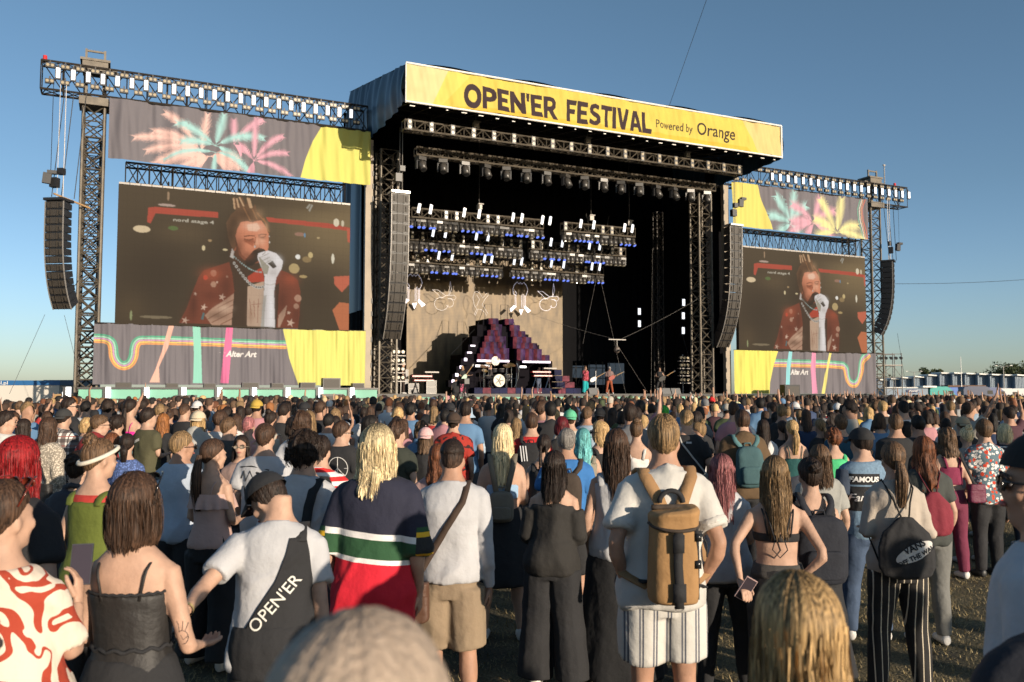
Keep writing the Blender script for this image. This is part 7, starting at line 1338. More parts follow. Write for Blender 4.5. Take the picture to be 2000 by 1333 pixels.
def surf_panel(S,rows,off,m,nm,par=None,nx=26):
    """cloth panel lying on the back of the garment; rows = (z, x_left, x_right)"""
    o=S['_cloth']; me=o.data; bvh=S.get('_bvh') or BVHTree.FromPolygons([v.co.copy() for v in me.vertices],[tuple(p.vertices) for p in me.polygons]); S['_bvh']=bvh; V=[]; zs=np.linspace(rows[0][0],rows[-1][0],40); last=-.12
    for z in zs:
        xl=np.interp(z,[r[0] for r in rows],[r[1] for r in rows]); xr=np.interp(z,[r[0] for r in rows],[r[2] for r in rows])
        for i in range(nx):
            x=xl+(xr-xl)*i/(nx-1); h=bvh.ray_cast(Vector((x,-1,z)),Vector((0,1,0)))
            if h[0] is not None and h[0].y<.06: last=h[0].y
            V.append((x,last-off,z))
    mb=MB(); mb.grid(V,nx,40); V2=[(a_,b_+off*.8,c_) for a_,b_,c_ in V]; n=len(V)
    o2=mb.build(nm,m,par or o,True); sm=o2.modifiers.new('s','SOLIDIFY'); sm.thickness=.006; return o2
def dungaree(S,lod):
    """black bib dungarees over a white t-shirt, the bib edge runs diagonally and carries outlined lettering"""
    m=cmat(K); mb=MB(); torso(mb,'m',.80,1.02,.034,.02,20); o=S['_part'](remesh(mb,.012,2),'dungarees',m)
    surf_panel(S,[(.92,-.17,.185),(1.0,-.15,.18),(1.12,-.08,.175),(1.24,0,.165),(1.36,.045,.15),(1.43,.06,.135)],.010,m,'bib_back')
    mb=MB(); flatstrap(mb,drape(S,[(.10,-.12,1.40),(.10,-.09,1.44),(.10,-.02,1.49),(.1,.06,1.46),(.09,.12,1.38),(.09,.14,1.25)]),.075,.008); S['_part'](mb.mesh('bib_strap',[]),'bib_strap',m,o)
P=[]
def add(lab,x,y,Y,**k): k['label']=lab; P.append((x,y,Y,k))
# --- front rows, drawn from the photograph
add('person with close-cropped grey hair, nearest head, blurred at the bottom centre',703,1187,.72,hair=('buzz','shaved',0),top=('tshirt',K),skin='b',turn=6,hands=False)
add('person with long glossy blonde-brown hair seen from behind at the bottom right corner area',1550,1118,1.62,sex='f',hair=('long','blonde',.62),top=('tshirt',K),turn=-8,roots=.5,hands=False)
add('person in black cut by the bottom right corner, only a dark shoulder showing',2095,990,1.75,hair=('short','black',0),top=('hoodie',(.012,.014,.022)),turn=-10,hands=False)
add('person in blue and pale patterned shirt cut by the bottom left corner',-72,1130,1.75,sex='f',hair=('short','dark',0),top=('tshirt',(.02,.035,.07),'swirlblue'),turn=10,hands=False)
add('woman in cream dress with rust-red swirls, brown hair up, sunglasses on her head',18,936,2.75,sex='f',hair=('bun','brown',1),top=('dress',(.68,.58,.47),'swirl'),al='relax',ar='phone',turn=-12,head=(28,6,0),skin='a',sleeve=.42,acc=[('glasses',True,(.12,.02,.01)),('phone',1,(.05,.05,.06),'dark phone in the hand of the woman in the rust-red swirl dress')],bottom=None,h_adj=0)
add('woman with chin-length brown bob in black lace-edged cami dress, tattoo on right arm',270,924,3.15,sex='f',hair=('bob','brown',.20),top=('cami',(.02,.018,.017),'satin'),hem=.55,bottom=('skirt',(.02,.018,.017),None,.35),al='front',ar=((.085,-.03,-.285),(-.03,.2,-.05),(.1,1,-.2)),turn=-6,head=(10,2,0),skin='a',acc=[('glasses',True),('necklace',),('custom',lambda S,l:lace(S))])
add('person in black cap and white tee under black lettered dungarees, looking down left, gold watch',548,914,3.8,hair=('short','dark',0),top=('tshirt',W),bottom=('pants',K),ar='down',al=('ik',(px(374,3.36),3.36,EYE+3.36*slope(1222)),(-.25,-.1,-1),(-.5,.2,-.5)),turn=-16,head=(-50,-30,-6),skin='a',lean=7,face=True,acc=[('cap',K),('custom',dungaree),('text',"OPEN'ER",.078,1.145,(.7,.68,.62),48,.0,.004,0,False,'lettering',.019),('watch',-1,(.8,.6,.25))])
add('person with thick dark wavy hair and wide black straps over a white tee',597,846,4.6,hair=('curly','dark',.07),top=('tshirt',W),ar='relax',al='relax',turn=4,sleeve=.5,acc=[('custom',lambda S,l:black_vest_straps(S))])
add('person with shaggy bleached-blond mullet in navy, green and red striped rugby shirt',738,829,4.45,hair=('long','pale',.26),roots=.25,top=('oversize',(.02,.02,.04),'rugby'),bottom=('shorts',(.3,.25,.2)),sex='m',ar='relax',al='relax',turn=2,sleeve=.55,collar=True,hem=.74,wild=1.3)
add('man with short dark faded hair in white long-sleeved top and khaki cargo shorts',884,856,4.57,hair=('fade','dark',0),top=('long',W),bottom=('shorts',(.27,.20,.13)),ar='down',al='down',turn=-2,hem=.9,acc=[('necklace',(.6,.6,.6)),('shoulderbag',(.09,.04,.022),'brown leather shoulder bag at the hip of the man in white long sleeves',-1,.80,(.05,.03,.02),(.2,.09,.22),.20,.04)],skin='b')
add('tall man with short dark-blond hair, white short-sleeved shirt and striped shorts, hands in pockets',1295,810,4.42,hair=('short','dirty',0),top=('shirt',(.52,.50,.465)),bottom=('shorts',(.54,.52,.48),'stripes_v'),ar='pocket',al='pocket',turn=-4,head=(3,0,0),skin='b',shortz=.15,acc=[('custom',tan_pack),('custom',rolled_cuffs)],shoe='white',hem=.84)
add('woman with shoulder-length dark brown hair in black quilted jacket slipping off her shoulders',1082,880,5.2,sex='f',hair=('long','dark',.30),top=('offshoulder',(.022,.02,.018)),bottom=('wide',(.014,.013,.013)),ar='front',al='front',turn=8,hem=.84)
add('woman with very long straight brown hair, grey ribbed tank top and long black skirt',1203,838,5.3,sex='f',hair=('long','brown',.48),top=('tank',(.42,.42,.43)),bottom=('skirt',(.01,.01,.011),None,.08),al='relax',ar='front',turn=4)
add('woman with faded dusty-pink long hair in white top, left of the woman holding a phone',1407,886,5.6,sex='f',hair=('long','pink',.40),roots=.35,top=('tshirt',W),bottom=('slim',K),al='relax',ar='front',turn=0)
add('woman with long honey-blonde hair and black strappy bra top, hand on hip with phone',1510,890,4.5,sex='f',hair=('long','dirty',.42),roots=.5,top=('bra',K),bottom=('slim',(.012,.011,.011),'satin'),al=((.14,-.09,-.2),(-.03,-.09,-.2),(-.2,-.5,-.4)),ar='hip',turn=6,skin='a',acc=[('custom',lambda S,l:bra_back(S)),('phone',-1,(.55,.38,.36),'rose-gold phone held behind the hip of the long-haired blonde woman',(12,30,10))])
add('woman with dark hair clipped up, bare shoulders, black tank top, beside the long-haired blonde',1578,893,5.15,sex='f',hair=('bun','dark',1),top=('tank',K),bottom=('skirt',K,None,.3),al='relax',ar='relax',turn=-3,acc=[('backpack',(.02,.02,.021),'black soft backpack on the woman with clipped-up dark hair',.34,.44,.16,1.14),('shoulderbag',(.02,.02,.02),'small shiny black shoulder bag beside the black backpack',-1,.98,K,(.13,.05,.17),.21,.03,-1)])
add('man in black cap and light-blue denim vest with a black lettered back patch',1680,836,6.2,hair=('short','dark',0),top=('vest',(.16,.25,.35),'denim'),bottom=('pants',(.05,.08,.14)),ar='front',al='relax',turn=-6,head=(-16,0,0),acc=[('cap',(.015,.016,.014)),('custom',lambda S,l:dark_sleeves(S)),('patch',.25,.09,1.335,(.015,.015,.018),-.05),('patch',.25,.2,1.175,(.012,.012,.014),-.05),('text','FAMOUS',.058,1.335,(.75,.73,.7),0,-.05,.045,.12),('text','Family',.088,1.18,(.75,.73,.7),4,-.05,.012,.35)],shoe='white')
add('woman with long light-brown ponytail, beige tee and black pinstriped trousers',1740,862,5.0,sex='f',hair=('pony','lbrown',.34),top=('tshirt',(.42,.36,.30)),bottom=('pants',(.014,.013,.013),'pin_v'),ar='front',al='front',turn=2,sleeve=.55,hem=.86,acc=[('drawstring',(.018,.018,.018),'black drawstring bag with white lettered oval on the ponytailed woman in beige',.36,.40,1.04),('patch',.27,.10,1.02,(.55,.53,.5),.04,'patch',True,True,26),('text','VANS',.06,1.055,(.015,.015,.015),26,.035,.03,0,True),('text','OFF THE WALL',.042,1.0,(.015,.015,.015),26,.055,.03,0,True)])
add('woman with wavy auburn hair to mid-back in dark grey tee and grey jeans',1800,852,6.1,sex='f',hair=('long','auburn',.40),wild=2,top=('tshirt',(.05,.055,.05)),bottom=('pants',(.15,.15,.14)),ar='relax',al='front',turn=4,acc=[('drawstring',(.20,.02,.035),'maroon drawstring bag on the auburn-haired woman in grey',.30,.36,1.1)])
add('woman with curly dark-blonde hair, sunglasses pushed up, bare back with burgundy bag strap',1846,838,7.0,sex='f',hair=('curly','lbrown',.24),top=('crop',(.2,.02,.06)),bottom=('pants',(.15,.02,.05)),ar='relax',al='relax',turn=-2,acc=[('glasses',True,(.5,.4,.25)),('shoulderbag',(.12,.01,.04),'burgundy shoulder bag on the curly-haired woman with sunglasses up',1,1.0,K)])
add('man with spiky dark-blond hair in white, red and grey floral short-sleeved shirt',1918,822,7.1,hair=('spiky','lbrown',0),top=('shirt',(.5,.5,.5),'floral'),bottom=('pants',K),ar='front',al='front',turn=-2,shoe='black')
add('man in dark cap and sunglasses with white tee, in left profile at right picture edge',2040,845,2.3,hair=('fade','dark',0),top=('tshirt',W),bottom=('pants',K),al='relax',ar='relax',turn=-42,head=(-28,4,0),skin='b',face=True,acc=[('cap',(.01,.01,.012),True),('glasses',),('watch',-1,(.02,.02,.02))])
add('woman with very long bright red hair in black tee at left edge',40,852,3.9,sex='f',hair=('long','red',.36),top=('tshirt',K),ar='relax',al='relax',turn=0)
add('woman with brown bun and cream headband in olive tank over a red vest',196,856,4.5,sex='f',hair=('bun','lbrown',-1),top=('tank',(.10,.125,.018)),hem=.6,al='relax',ar='phone',turn=10,head=(22,0,0),acc=[('band',(.66,.6,.5)),('custom',lambda S,l:undervest(S))])
add('person with dark hair in a knot and charcoal jacket half off the shoulder',158,880,5.0,sex='f',hair=('bun','dark',1),top=('jacket',(.035,.04,.048)),al='relax',ar='front',turn=-8,bottom=('pants',(.04,.05,.06)))
add('man with short ginger-blond hair and sunglasses in plain pale-blue tee',357,842,6.2,hair=('short','dirty',0),top=('tshirt',(.40,.46,.55)),bottom=('shorts',K),ar='relax',al='relax',turn=4,head=(34,0,0),face=True,acc=[('glasses',)],skin='b')
add('woman with very long chestnut ponytail and frilled pink open-back top',418,856,5.6,sex='f',hair=('pony','brown',.46),top=('cami',(.52,.34,.29)),bottom=('wide',K),ar='front',al='front',turn=12,head=(24,0,0),acc=[('custom',lambda S,l:frill(S))])
add('woman in round glasses turning to face the camera, dark parted hair',474,850,6.9,sex='f',hair=('long','dark',.24),top=('tshirt',(.3,.2,.17)),turn=150,head=(16,8,0),face=True,acc=[('glasses',False,(.25,.2,.15))])
add('man with short brown hair and white tee with scribbled black print on its back',520,826,6.3,hair=('short','brown',0),top=('tshirt',W),turn=3,acc=[('text','KRAKEN',.085,1.32,(.03,.03,.03),-4,0,.01,.3) if 0 else ('custom',lambda S,l:scribble(S))],bottom=('pants',(.03,.04,.06)))
add('person with big curly brown hair and white tee with a small green badge',590,806,6.9,hair=('curly','brown',.08),top=('tshirt',W),turn=0,acc=[('patch',.09,.06,1.36,(.05,.25,.06),-.06),('patch',.1,.03,1.30,(.55,.3,.02),-.06)])
add('person in red-and-white striped football shirt squeezed between two white tees',628,850,5.7,hair=('short','dark',0),top=('tshirt',(.68,.66,.64),'stripes_h'),turn=0)
add('man with brown bowl cut and black tee with white ring emblem, facing right',668,822,6.9,hair=('short','brown',0),top=('tshirt',K),turn=2,head=(46,0,0),face=True,acc=[('glasses',),('custom',lambda S,l:ring_logo(S))],skin='a')
add('man with short brown curly hair in dark green tee behind the blond mullet',775,825,6.8,hair=('curly','brown',0),top=('tshirt',(.03,.035,.025)),turn=6,head=(30,0,0))
add('woman with pale pink cap over long brown hair, black tee',832,835,7.1,sex='f',hair=('long','lbrown',.22),top=('tshirt',K),turn=2,acc=[('cap',(.62,.38,.37),True)])
add('woman with wavy copper hair and dusty-pink tee left of the faded-hair man',857,866,6.0,sex='f',hair=('long','auburn',.34),wild=2.2,top=('tshirt',(.42,.27,.25)),turn=0)
add('man in dark cap and red paisley shirt',886,806,8.0,hair=('short','dark',0),top=('shirt',(.33,.025,.015),'paisley'),turn=-3,acc=[('cap',(.05,.03,.015),True)])
add('woman with long platinum hair, bare back and light-blue tied top',982,828,6.2,sex='f',hair=('long','pale',.44),top=('bra',(.28,.42,.58)),hem=1.12,bottom=('skirt',K,None,.45),turn=-4,ar='front',al='relax',acc=[('backpack',(.17,.145,.11),'small taupe leather backpack on the platinum-haired woman',.2,.24,.1,1.08)])
add('man with grey cropped hair in royal blue tee',1106,836,6.4,hair=('short','grey',0),top=('tshirt',(.035,.16,.42)),bottom=('shorts',K),turn=-2,skin='b',acc=[('backpack',(.05,.035,.03),'dark brown backpack on the grey-haired man in blue',.26,.4,.15,1.18)])
add('man with short brown hair in bright red tee',1038,806,7.6,hair=('short','brown',0),top=('tshirt',(.48,.02,.02)),turn=0,acc=[('backpack',(.02,.02,.02),'black backpack with three white stripes on the man in red tee',.3,.42,.15,1.2),('custom',lambda S,l:three_stripes(S))])
add('woman with two tight dark braids and black top',1062,848,6.7,sex='f',hair=('braids','dark',0),top=('tank',K),turn=0)
add('woman with long teal-dyed wavy hair',1138,836,6.7,sex='f',hair=('long','teal',.36),wild=2,roots=.55,top=('tank',(.25,.22,.17)),turn=-8)
add('blonde woman in sunglasses turned left, black strap top',1172,822,7.2,sex='f',hair=('long','blonde',.22),top=('tank',K),turn=-30,head=(-40,0,0),face=True,acc=[('glasses',)])
add('woman with dark cherry-red bobbed hair',1097,814,8.1,sex='f',hair=('bob','darkred',.16),top=('tshirt',(.03,.03,.03)),turn=0)
add('person in mint green cap and cream tee',1113,801,8.8,hair=('short','brown',0),top=('tshirt',(.6,.52,.42)),turn=0,acc=[('cap',(.10,.42,.24),True)])
add('woman with brown topknot, white halter top and choker',1242,812,7.2,sex='f',hair=('bun','lbrown',0),top=('crop',(.65,.62,.58)),turn=6,bun=.05)
add('man with shaved sides and black tee with small white neck print',1340,800,7.4,hair=('fade','dirty',0),top=('tshirt',(.02,.018,.015)),turn=0,acc=[('patch',.06,.02,1.39,(.5,.5,.5)),('shoulderbag',(.3,.3,.28),'pale grey crossbody strap bag on the man in black tee with shaved sides',1,1.0,(.45,.43,.4),(.1,.05,.1),.17,.018,-1)])
add('man with short brown hair in olive-brown hoodie',1448,800,7.0,hair=('short','brown',0),top=('hoodie',(.10,.06,.028)),turn=-4,acc=[('backpack',(.045,.10,.11),'teal backpack on the man in the brown hoodie',.28,.42,.14,1.17,(.07,.16,.17))])
add('blonde ponytailed woman in dark teal halter top',1545,820,7.9,sex='f',hair=('pony','blonde',.34),top=('bra',(.01,.07,.07)),hem=1.0,turn=-2)
add('man with tousled dark-blond hair in petrol-blue tee',1640,812,8.4,hair=('spiky','lbrown',0),top=('tshirt',(.012,.07,.12)),turn=2)
add('person with short dark curly reddish hair in bright green top',1625,838,7.3,sex='f',hair=('curly','auburn',.02),top=('tank',(.07,.50,.20)),turn=0)
add('woman with straight light-brown hair and strapless top left of the denim vest',1598,868,6.3,sex='f',hair=('long','lbrown',.28),top=('tshirt',(.3,.3,.28)),turn=-4)
add('man with short glossy brown hair and bare neck in black tee',1746,808,7.5,hair=('short','lbrown',0),top=('tshirt',K),turn=0,skin='b')
add('man with dark cropped hair and white crew neck collar',1790,811,8.0,hair=('short','black',0),top=('tshirt',K),turn=-8,skin='b')
add('person in plain beige baseball cap and black top',1877,814,9.0,hair=('short','lbrown',0),top=('tshirt',K),turn=0,acc=[('cap',(.40,.31,.20),True)])
add('woman with shoulder-length ash-blonde hair and striped dark top at right',1958,828,8.6,sex='f',hair=('bob','pale',.18),top=('tshirt',(.03,.035,.05),'nav_h'),turn=0)
add('woman with a short blonde knot of hair beside the floral shirt',1884,834,9.0,sex='f',hair=('bun','pale',-1),top=('tshirt',(.25,.25,.24)),turn=0)
# left middle
add('man in black cap and black, white and red plaid shirt',127,799,8.6,hair=('short','dark',0),top=('shirt',(.66,.62,.58),'plaid'),turn=6,acc=[('cap',(.03,.03,.03),True)],sleeve=.95)
add('woman with long wavy brown hair and cream open-knit jumper with dark strap',98,815,7.2,sex='f',hair=('long','brown',.36),wild=2,top=('knit',(.58,.50,.40),'knit'),turn=10,acc=[('shoulderbag',K,'black shoulder bag on the woman in cream knit jumper',1,.9,K,(.2,.08,.2),.2,.03,-1)])
add('woman with long brown hair in pale top beside the cream jumper',50,818,8.4,sex='f',hair=('long','dark',.26),top=('tshirt',(.55,.5,.43)),turn=8)
add('man with short dark hair in open white shirt at the left picture edge',14,802,7.6,hair=('short','dark',0),top=('shirt',(.68,.66,.62)),turn=14,head=(28,0,0),face=True)
add('heavyset man in glasses and dark red hooded sweatshirt',197,810,8.2,hair=('short','lbrown',0),top=('hoodie',(.24,.02,.022)),turn=8,head=(34,0,0),face=True,wide=1.15,acc=[('glasses',False,(.05,.03,.02))])
add('man with curly top and shaved neck in olive tee with white back print',291,799,8.8,hair=('spiky','dark',0),top=('tshirt',(.075,.07,.035)),turn=14,head=(24,0,0),acc=[('patch',.12,.035,1.33,(.6,.56,.5),-.05,'print',False,False,20)],bottom=('pants',(.16,.02,.02),'redplaid'),al='relax',ar='front')
add('person with short tight dark curls and teal collar',231,813,8.8,hair=('curly','dark',.02),top=('tshirt',(.1,.2,.22)),turn=4)
add('woman with dark curly ponytail and periwinkle-blue net top',252,846,6.9,sex='f',hair=('pony','dark',.2),wild=2,top=('tshirt',(.12,.19,.45),'knit'),turn=-8,head=(-10,0,0),ar='relax',al='front')
add('woman with wavy bronze hair to the shoulders in dark tee',222,845,7.6,sex='f',hair=('long','auburn',.18),wild=2.5,top=('tshirt',(.03,.03,.035)),turn=4)
add('woman with long straight copper-orange hair, dark hoodie',321,808,9.4,sex='f',hair=('long','ginger',.34),top=('tshirt',K),turn=0)
add('blonde in a pale cord cap and light-grey sweatshirt',389,803,8.4,sex='f',hair=('long','blonde',.18),top=('hoodie',(.40,.39,.36)),turn=-4,acc=[('cap',(.55,.46,.33),True)])
add('man with crew cut and grey cardigan, small blond child-like bob beside him',174,815,9.6,sex='f',hair=('bob','pale',.13),top=('tshirt',(.1,.12,.15)),turn=0) if 0 else add('woman with short straight fair bob beside the red hoodie',172,816,9.3,sex='f',hair=('bob','blonde',.14),top=('tshirt',(.1,.12,.15)),turn=0)
add('woman with very long dark ponytail and bright pink backless top',256,779,12.5,sex='f',hair=('pony','dark',.45),top=('cami',(.62,.02,.25)),turn=0)
add('man in orange sweatshirt facing the camera near the mint platform',145,775,19,hair=('short','ginger',0),top=('long',(.62,.22,.06)),turn=175,face=True)
add('man with glitter in his short light-brown hair, turned right',448,818,7.9,hair=('spiky','lbrown',0),top=('tshirt',(.05,.05,.05)),turn=10,head=(40,0,0),face=True,skin='a')
add('person with bright pink braided-looking hair and pale pink top',487,814,8.2,sex='f',hair=('short','pink',0),top=('tank',(.55,.3,.27)),turn=10)
add('person in pale blue hood pulled over the head',912,797,10.5,hair=('short','dark',0),top=('hoodie',(.35,.45,.55)),turn=0,acc=[('bucket',(.35,.45,.55))])
add('person with vivid green dyed hair far in the crowd under the light panels',1297,792,15,hair=('short','green',0),top=('tshirt',K),turn=0)
add('person in scarlet cap in front of the right stage tower',1389,776,24,hair=('short','dark',0),top=('tshirt',(.5,.4,.35)),turn=0,acc=[('cap',(.6,.02,.02),True)])
add('person in deep green cap left of the purple hooded person',908,798,11.5,hair=('short','dark',0),top=('tshirt',(.03,.03,.03)),turn=0,acc=[('cap',(.02,.09,.04),True)])
add('man in black cap with sunglasses on the left, hands raised to his head',137,776,13,hair=('short','dark',0),top=('tshirt',K),turn=20,head=(40,0,0),acc=[('glasses',)],face=True)
# helpers used above (defined late, looked up when called)
def lace(S):
    m=cmat(K); mb=MB(); pts=[]
    for i in range(64):
        a=2*PI*i/63; rx,ry,yo=ringat('f',1.285); pts.append(((rx+.014)*math.cos(a),yo+(ry+.014)*math.sin(a),1.288+.009*abs(math.sin(a*16))))
    mb.tube(pts,.006,5,caps=False); pts=[]
    for i in range(64):
        a=2*PI*i/63; rx,ry,yo=ringat('f',1.1); pts.append(((rx+.022)*math.cos(a),yo+(ry+.022)*math.sin(a),1.09+.006*math.sin(a*14)))
    mb.tube(pts,.008,6,caps=False); S['_part'](mb.mesh('lace_trim',[]),'lace_trim',m,S['_cloth'])
    # fine line tattoo on the upper right arm, painted on the skin with thin dark lines
    A=S['_arms'][1]; me=S['_body'].data; bvh=BVHTree.FromPolygons([v.co.copy() for v in me.vertices],[tuple(p.vertices) for p in me.polygons]); c=A[0].lerp(A[1],.86); mb=MB()
    for pts in ([(.022*math.cos(a),.026*math.sin(a)) for a in np.linspace(0,2*PI,13)],[(-.01,.02),(-.015,.05),(-.022,.06)],[(0,.025),(.002,.06)],[(.01,.022),(.018,.052),(.028,.056)],[(-.02,0),(-.005,.008),(.004,-.008),(.02,.004)],[(-.028,-.004),(-.03,.02),(-.024,.03)]):
        q=[]
        for x,z in pts:
            h=bvh.ray_cast(Vector((c.x+x,-1,c.z+z)),Vector((0,1,0)))
            if h[0] is not None and abs(h[0].x-c.x)<.05: q.append((h[0].x,h[0].y-.001,h[0].z))
        if len(q)>1: mb.tube(q,.0011,4)
    if mb.n: S['_part'](mb.mesh('tattoo',[]),'tattoo',mat('ink',(.06,.05,.05),.7),S['_body'])
def black_vest_straps(S):
    mb=MB()
    for s_ in (-1,1): flatstrap(mb,drape(S,[(s_*.05,-.15,1.02),(s_*.06,-.152,1.12),(s_*.075,-.152,1.22),(s_*.09,-.14,1.32),(s_*.105,-.11,1.41),(s_*.112,-.06,1.46),(s_*.114,0,1.47),(s_*.112,.06,1.44),(s_*.11,.12,1.36),(s_*.11,.14,1.26)]),.058,.008)
    S['_part'](mb.mesh('straps',[]),'straps',cmat(K),S['_root'])
def bra_back(S):
    mb=MB()
    for s_ in (-1,1): flatstrap(mb,[(s_*.03,-.135,1.22),(s_*.05,-.135,1.3),(s_*.075,-.10,1.39)],.008,.003)
    mb.box((0,-.128,1.225),(.05,.012,.035)); mb.tube([(-.03,-.125,1.21),(-.045,-.123,1.16),(0,-.115,1.11),(.045,-.123,1.16),(.03,-.125,1.21)],.004,5); S['_part'](mb.mesh('bra_straps',[]),'bra_straps',cmat(K),S['_cloth'])
    mb=MB(); torso(mb,'f',.98,1.06,.013,0,18); S['_part'](mb.mesh('waistband',[]),'waistband',cmat((.06,.055,.05)))
def dark_sleeves(S):
    mb=MB()
    for A,sd in ((S['_arms'][1],1),(S['_arms'][0],-1)): pts=armpts(A,0,.38,7); mb.tube([tuple(p) for p in pts],[armrad(i*.06,'m')+.02 for i in range(7)],12)
    S['_part'](remesh(mb,.012,2),'sleeves',cmat((.03,.045,.075)),S['_cloth'])
def undervest(S):
    mb=MB(); torso(mb,'f',1.34,1.40,.004,0,18); S['_part'](mb.mesh('undervest',[]),'undervest',cmat((.45,.04,.03)))
def frill(S):
    mb=MB(); V=[];n=70
    for j in range(6):
        for i in range(n):
            a=2*PI*i/(n-1); rx,ry,yo=ringat('f',1.28); o=.02+.02*j/5*(1+.8*math.sin(a*14)); V.append(((rx+o)*math.cos(a),yo+(ry+o)*math.sin(a),1.31-.11*j/5))
    mb.grid(V,n,6); S['_part'](mb.mesh('frill',[]),'frill',cmat((.52,.34,.29)),S['_cloth'])
def _ray(S,pts,r,m,nm):
    me=S['_cloth'].data; bvh=BVHTree.FromPolygons([v.co.copy() for v in me.vertices],[tuple(p.vertices) for p in me.polygons]); mb=MB()
    for line in pts:
        q=[]
        for x,z in line:
            h=bvh.ray_cast(Vector((x,-1,z)),Vector((0,1,0)))
            if h[0] is not None: q.append((x,h[0].y-.002,z))
        if len(q)>1: mb.tube(q,r,5)
    o=mb.build(nm,m,S['_cloth'])
def ring_logo(S): _ray(S,[[(.01+.11*math.cos(a),1.24+.12*math.sin(a)) for a in np.linspace(0,2*PI,25)],[(.01,1.12),(.01,1.36)],[(.01,1.24),(-.07,1.16)],[(.01,1.24),(.09,1.16)],[(-.1,1.24),(.12,1.24)]],.0045,cmat((.6,.58,.55)),'ring_emblem')
def scribble(S):
    rs=np.random.RandomState(4); L=[[(-.16,1.39),(-.05,1.40),(.1,1.37)],[(-.15,1.30),(-.12,1.36),(-.1,1.28),(-.06,1.36),(-.02,1.28),(.02,1.35),(.05,1.28),(.09,1.35),(.12,1.26)],[(-.12,1.24),(-.1,1.16),(-.08,1.24)],[(-.04,1.24),(-.05,1.16),(0,1.2)],[(.04,1.22),(.02,1.15),(.07,1.16)]]; _ray(S,L,.006,cmat((.03,.03,.03)),'print')
def three_stripes(S):
    b=S['_bag']; mb=MB()
    for k in range(3): flatstrap(mb,[(-.11+.03*k,-.30,1.38),(-.07+.03*k,-.302,1.04)],.012,.003)
    mb.build('white_stripes',cmat((.7,.7,.7)),b)
random.seed(77)
PL=[]
for x,y,Y,k in P:
    loc,rz,h=place(x,y,Y,k.pop('turn',0),k.pop('bun',0),k.get('sex','m')); Y=loc[1]; k['loc']=loc;k['rz']=rz;k['h']=h; k.setdefault('sex','m'); PL.append((loc[0],loc[1]))
    if 'bottom' not in k: k['bottom']=random.choice([('pants',(.03,.035,.05)),('pants',K),('shorts',(.04,.04,.05)),('pants',(.07,.10,.16)),('slim',K)])
    k.setdefault('st',(random.uniform(.02,.08),random.uniform(-.04,.04)))
    person(k,0 if Y<6.6 else 1)

# ---- performers and crew on the stage
def stage_person(lab,s,d,rot,h=1.78,z=1.9,**k):
    k['label']=lab; p=SP(s,d,z); k['loc']=p; k['rz']=AU+PI+R(rot); k['h']=h; k.setdefault('sex','m'); k['group']=None; return person(k,1)
stage_person('singer at the front of the stage in red jacket and teal flared trousers',13.75,1.9,10,hair=('spiky','lbrown',0),top=('jacket',(.22,.03,.03),'flowery'),bottom=('wide',(.01,.32,.34)),ar='mic',al='relax',face=True,st=(.12,.1))
stage_person('guitarist with brown trousers and grey cap to the right of the singer',16.0,2.6,-15,hair=('short','dark',0),top=('long',(.20,.13,.12)),bottom=('pants',(.28,.07,.03)),ar='guitarR',al='guitarL',acc=[('cap',(.3,.28,.27))],st=(.16,.14),skin='b')
stage_person('bearded bass player in black sleeveless shirt at the right of the stage',19.6,2.0,-25,hair=('long','dark',.2),top=('vest',K),bottom=('slim',K),ar='guitarR',al='guitarL',st=(.2,.22),skin='a')
stage_person('blonde guitarist in black tossing her hair at the left of the pyramid',5.3,2.2,25,sex='f',h=1.7,hair=('long','blonde',.38),wild=2.5,top=('tshirt',K),bottom=('wide',(.05,.03,.04),'flowery'),ar='guitarR',al='guitarL',head=(30,-25,12),st=(.14,.1))
stage_person('crew man in white cap standing at the left stage edge, arms down',1.45,2.0,75,h=1.86,hair=('short','dark',0),top=('tshirt',(.035,.02,.02)),bottom=('pants',(.04,.025,.02)),ar='relax',al='relax',acc=[('cap',(.6,.55,.48),True)],face=True)
stage_person('camera operator in black beside the left keyboards, lower than the stage floor',3.4,-1.6,180,h=1.8,z=1.05,hair=('short','dark',0),top=('long',K),bottom=('pants',K),ar='front',al='front')
stage_person('crew man in black with arms down beside the right stage tower',22.2,2.0,70,h=1.78,hair=('short','dark',0),top=('tshirt',K),bottom=('pants',K),ar='relax',al='relax',acc=[('cap',(.2,.2,.2),True)],face=True)
stage_person('drummer with raised stick behind the white drum kit',8.35,4.9,5,h=1.5,z=2.3,hair=('short','brown',0),top=('tank',(.05,.04,.04)),bottom=('shorts',K),ar='up2',al='front',face=True)
stage_person('keyboard player in blue under the right pyramid half',11.7,4.6,10,h=1.72,z=1.95,hair=('short','dark',0),top=('tshirt',(.06,.09,.16)),bottom=('pants',(.08,.1,.15)),ar='front',al='front',head=(0,-30,0))
o=guitar(16.0,2.25,2.98,'dark red electric guitar of the guitarist right of the singer',0,(1,.42),(.25,.02,.01)); o=guitar(19.6,1.65,2.95,'long black bass guitar of the bearded bass player',0,(1,.5),(.01,.01,.012),cat='bass guitar',name='bass_guitar',sc=1.15); o=guitar(5.3,1.9,2.9,'green and white electric guitar of the blonde guitarist',0,(.75,1.0),(.15,.3,.2)); o=guitar(14.2,1.6,2.85,'white electric guitar low at the hip of the singer',0,(1,.5),(.7,.68,.65))
th=sthing('video_camera',3.75,-2.1,2.05,'black broadcast camera of the operator at the left keyboards','camera'); MB().box((0,0,.55),(.28,.6,.3)).build('camera_body',blkp,th); MB().tube([(0,.3,.55),(0,.6,.55)],.11,12).build('lens',blkg,th); mb=MB()
for a in (0,2.1,4.2): mb.beam((0,0,.4),(.4*math.cos(a),.4*math.sin(a),-1.0),.025)
mb.build('tripod',blkp,th)
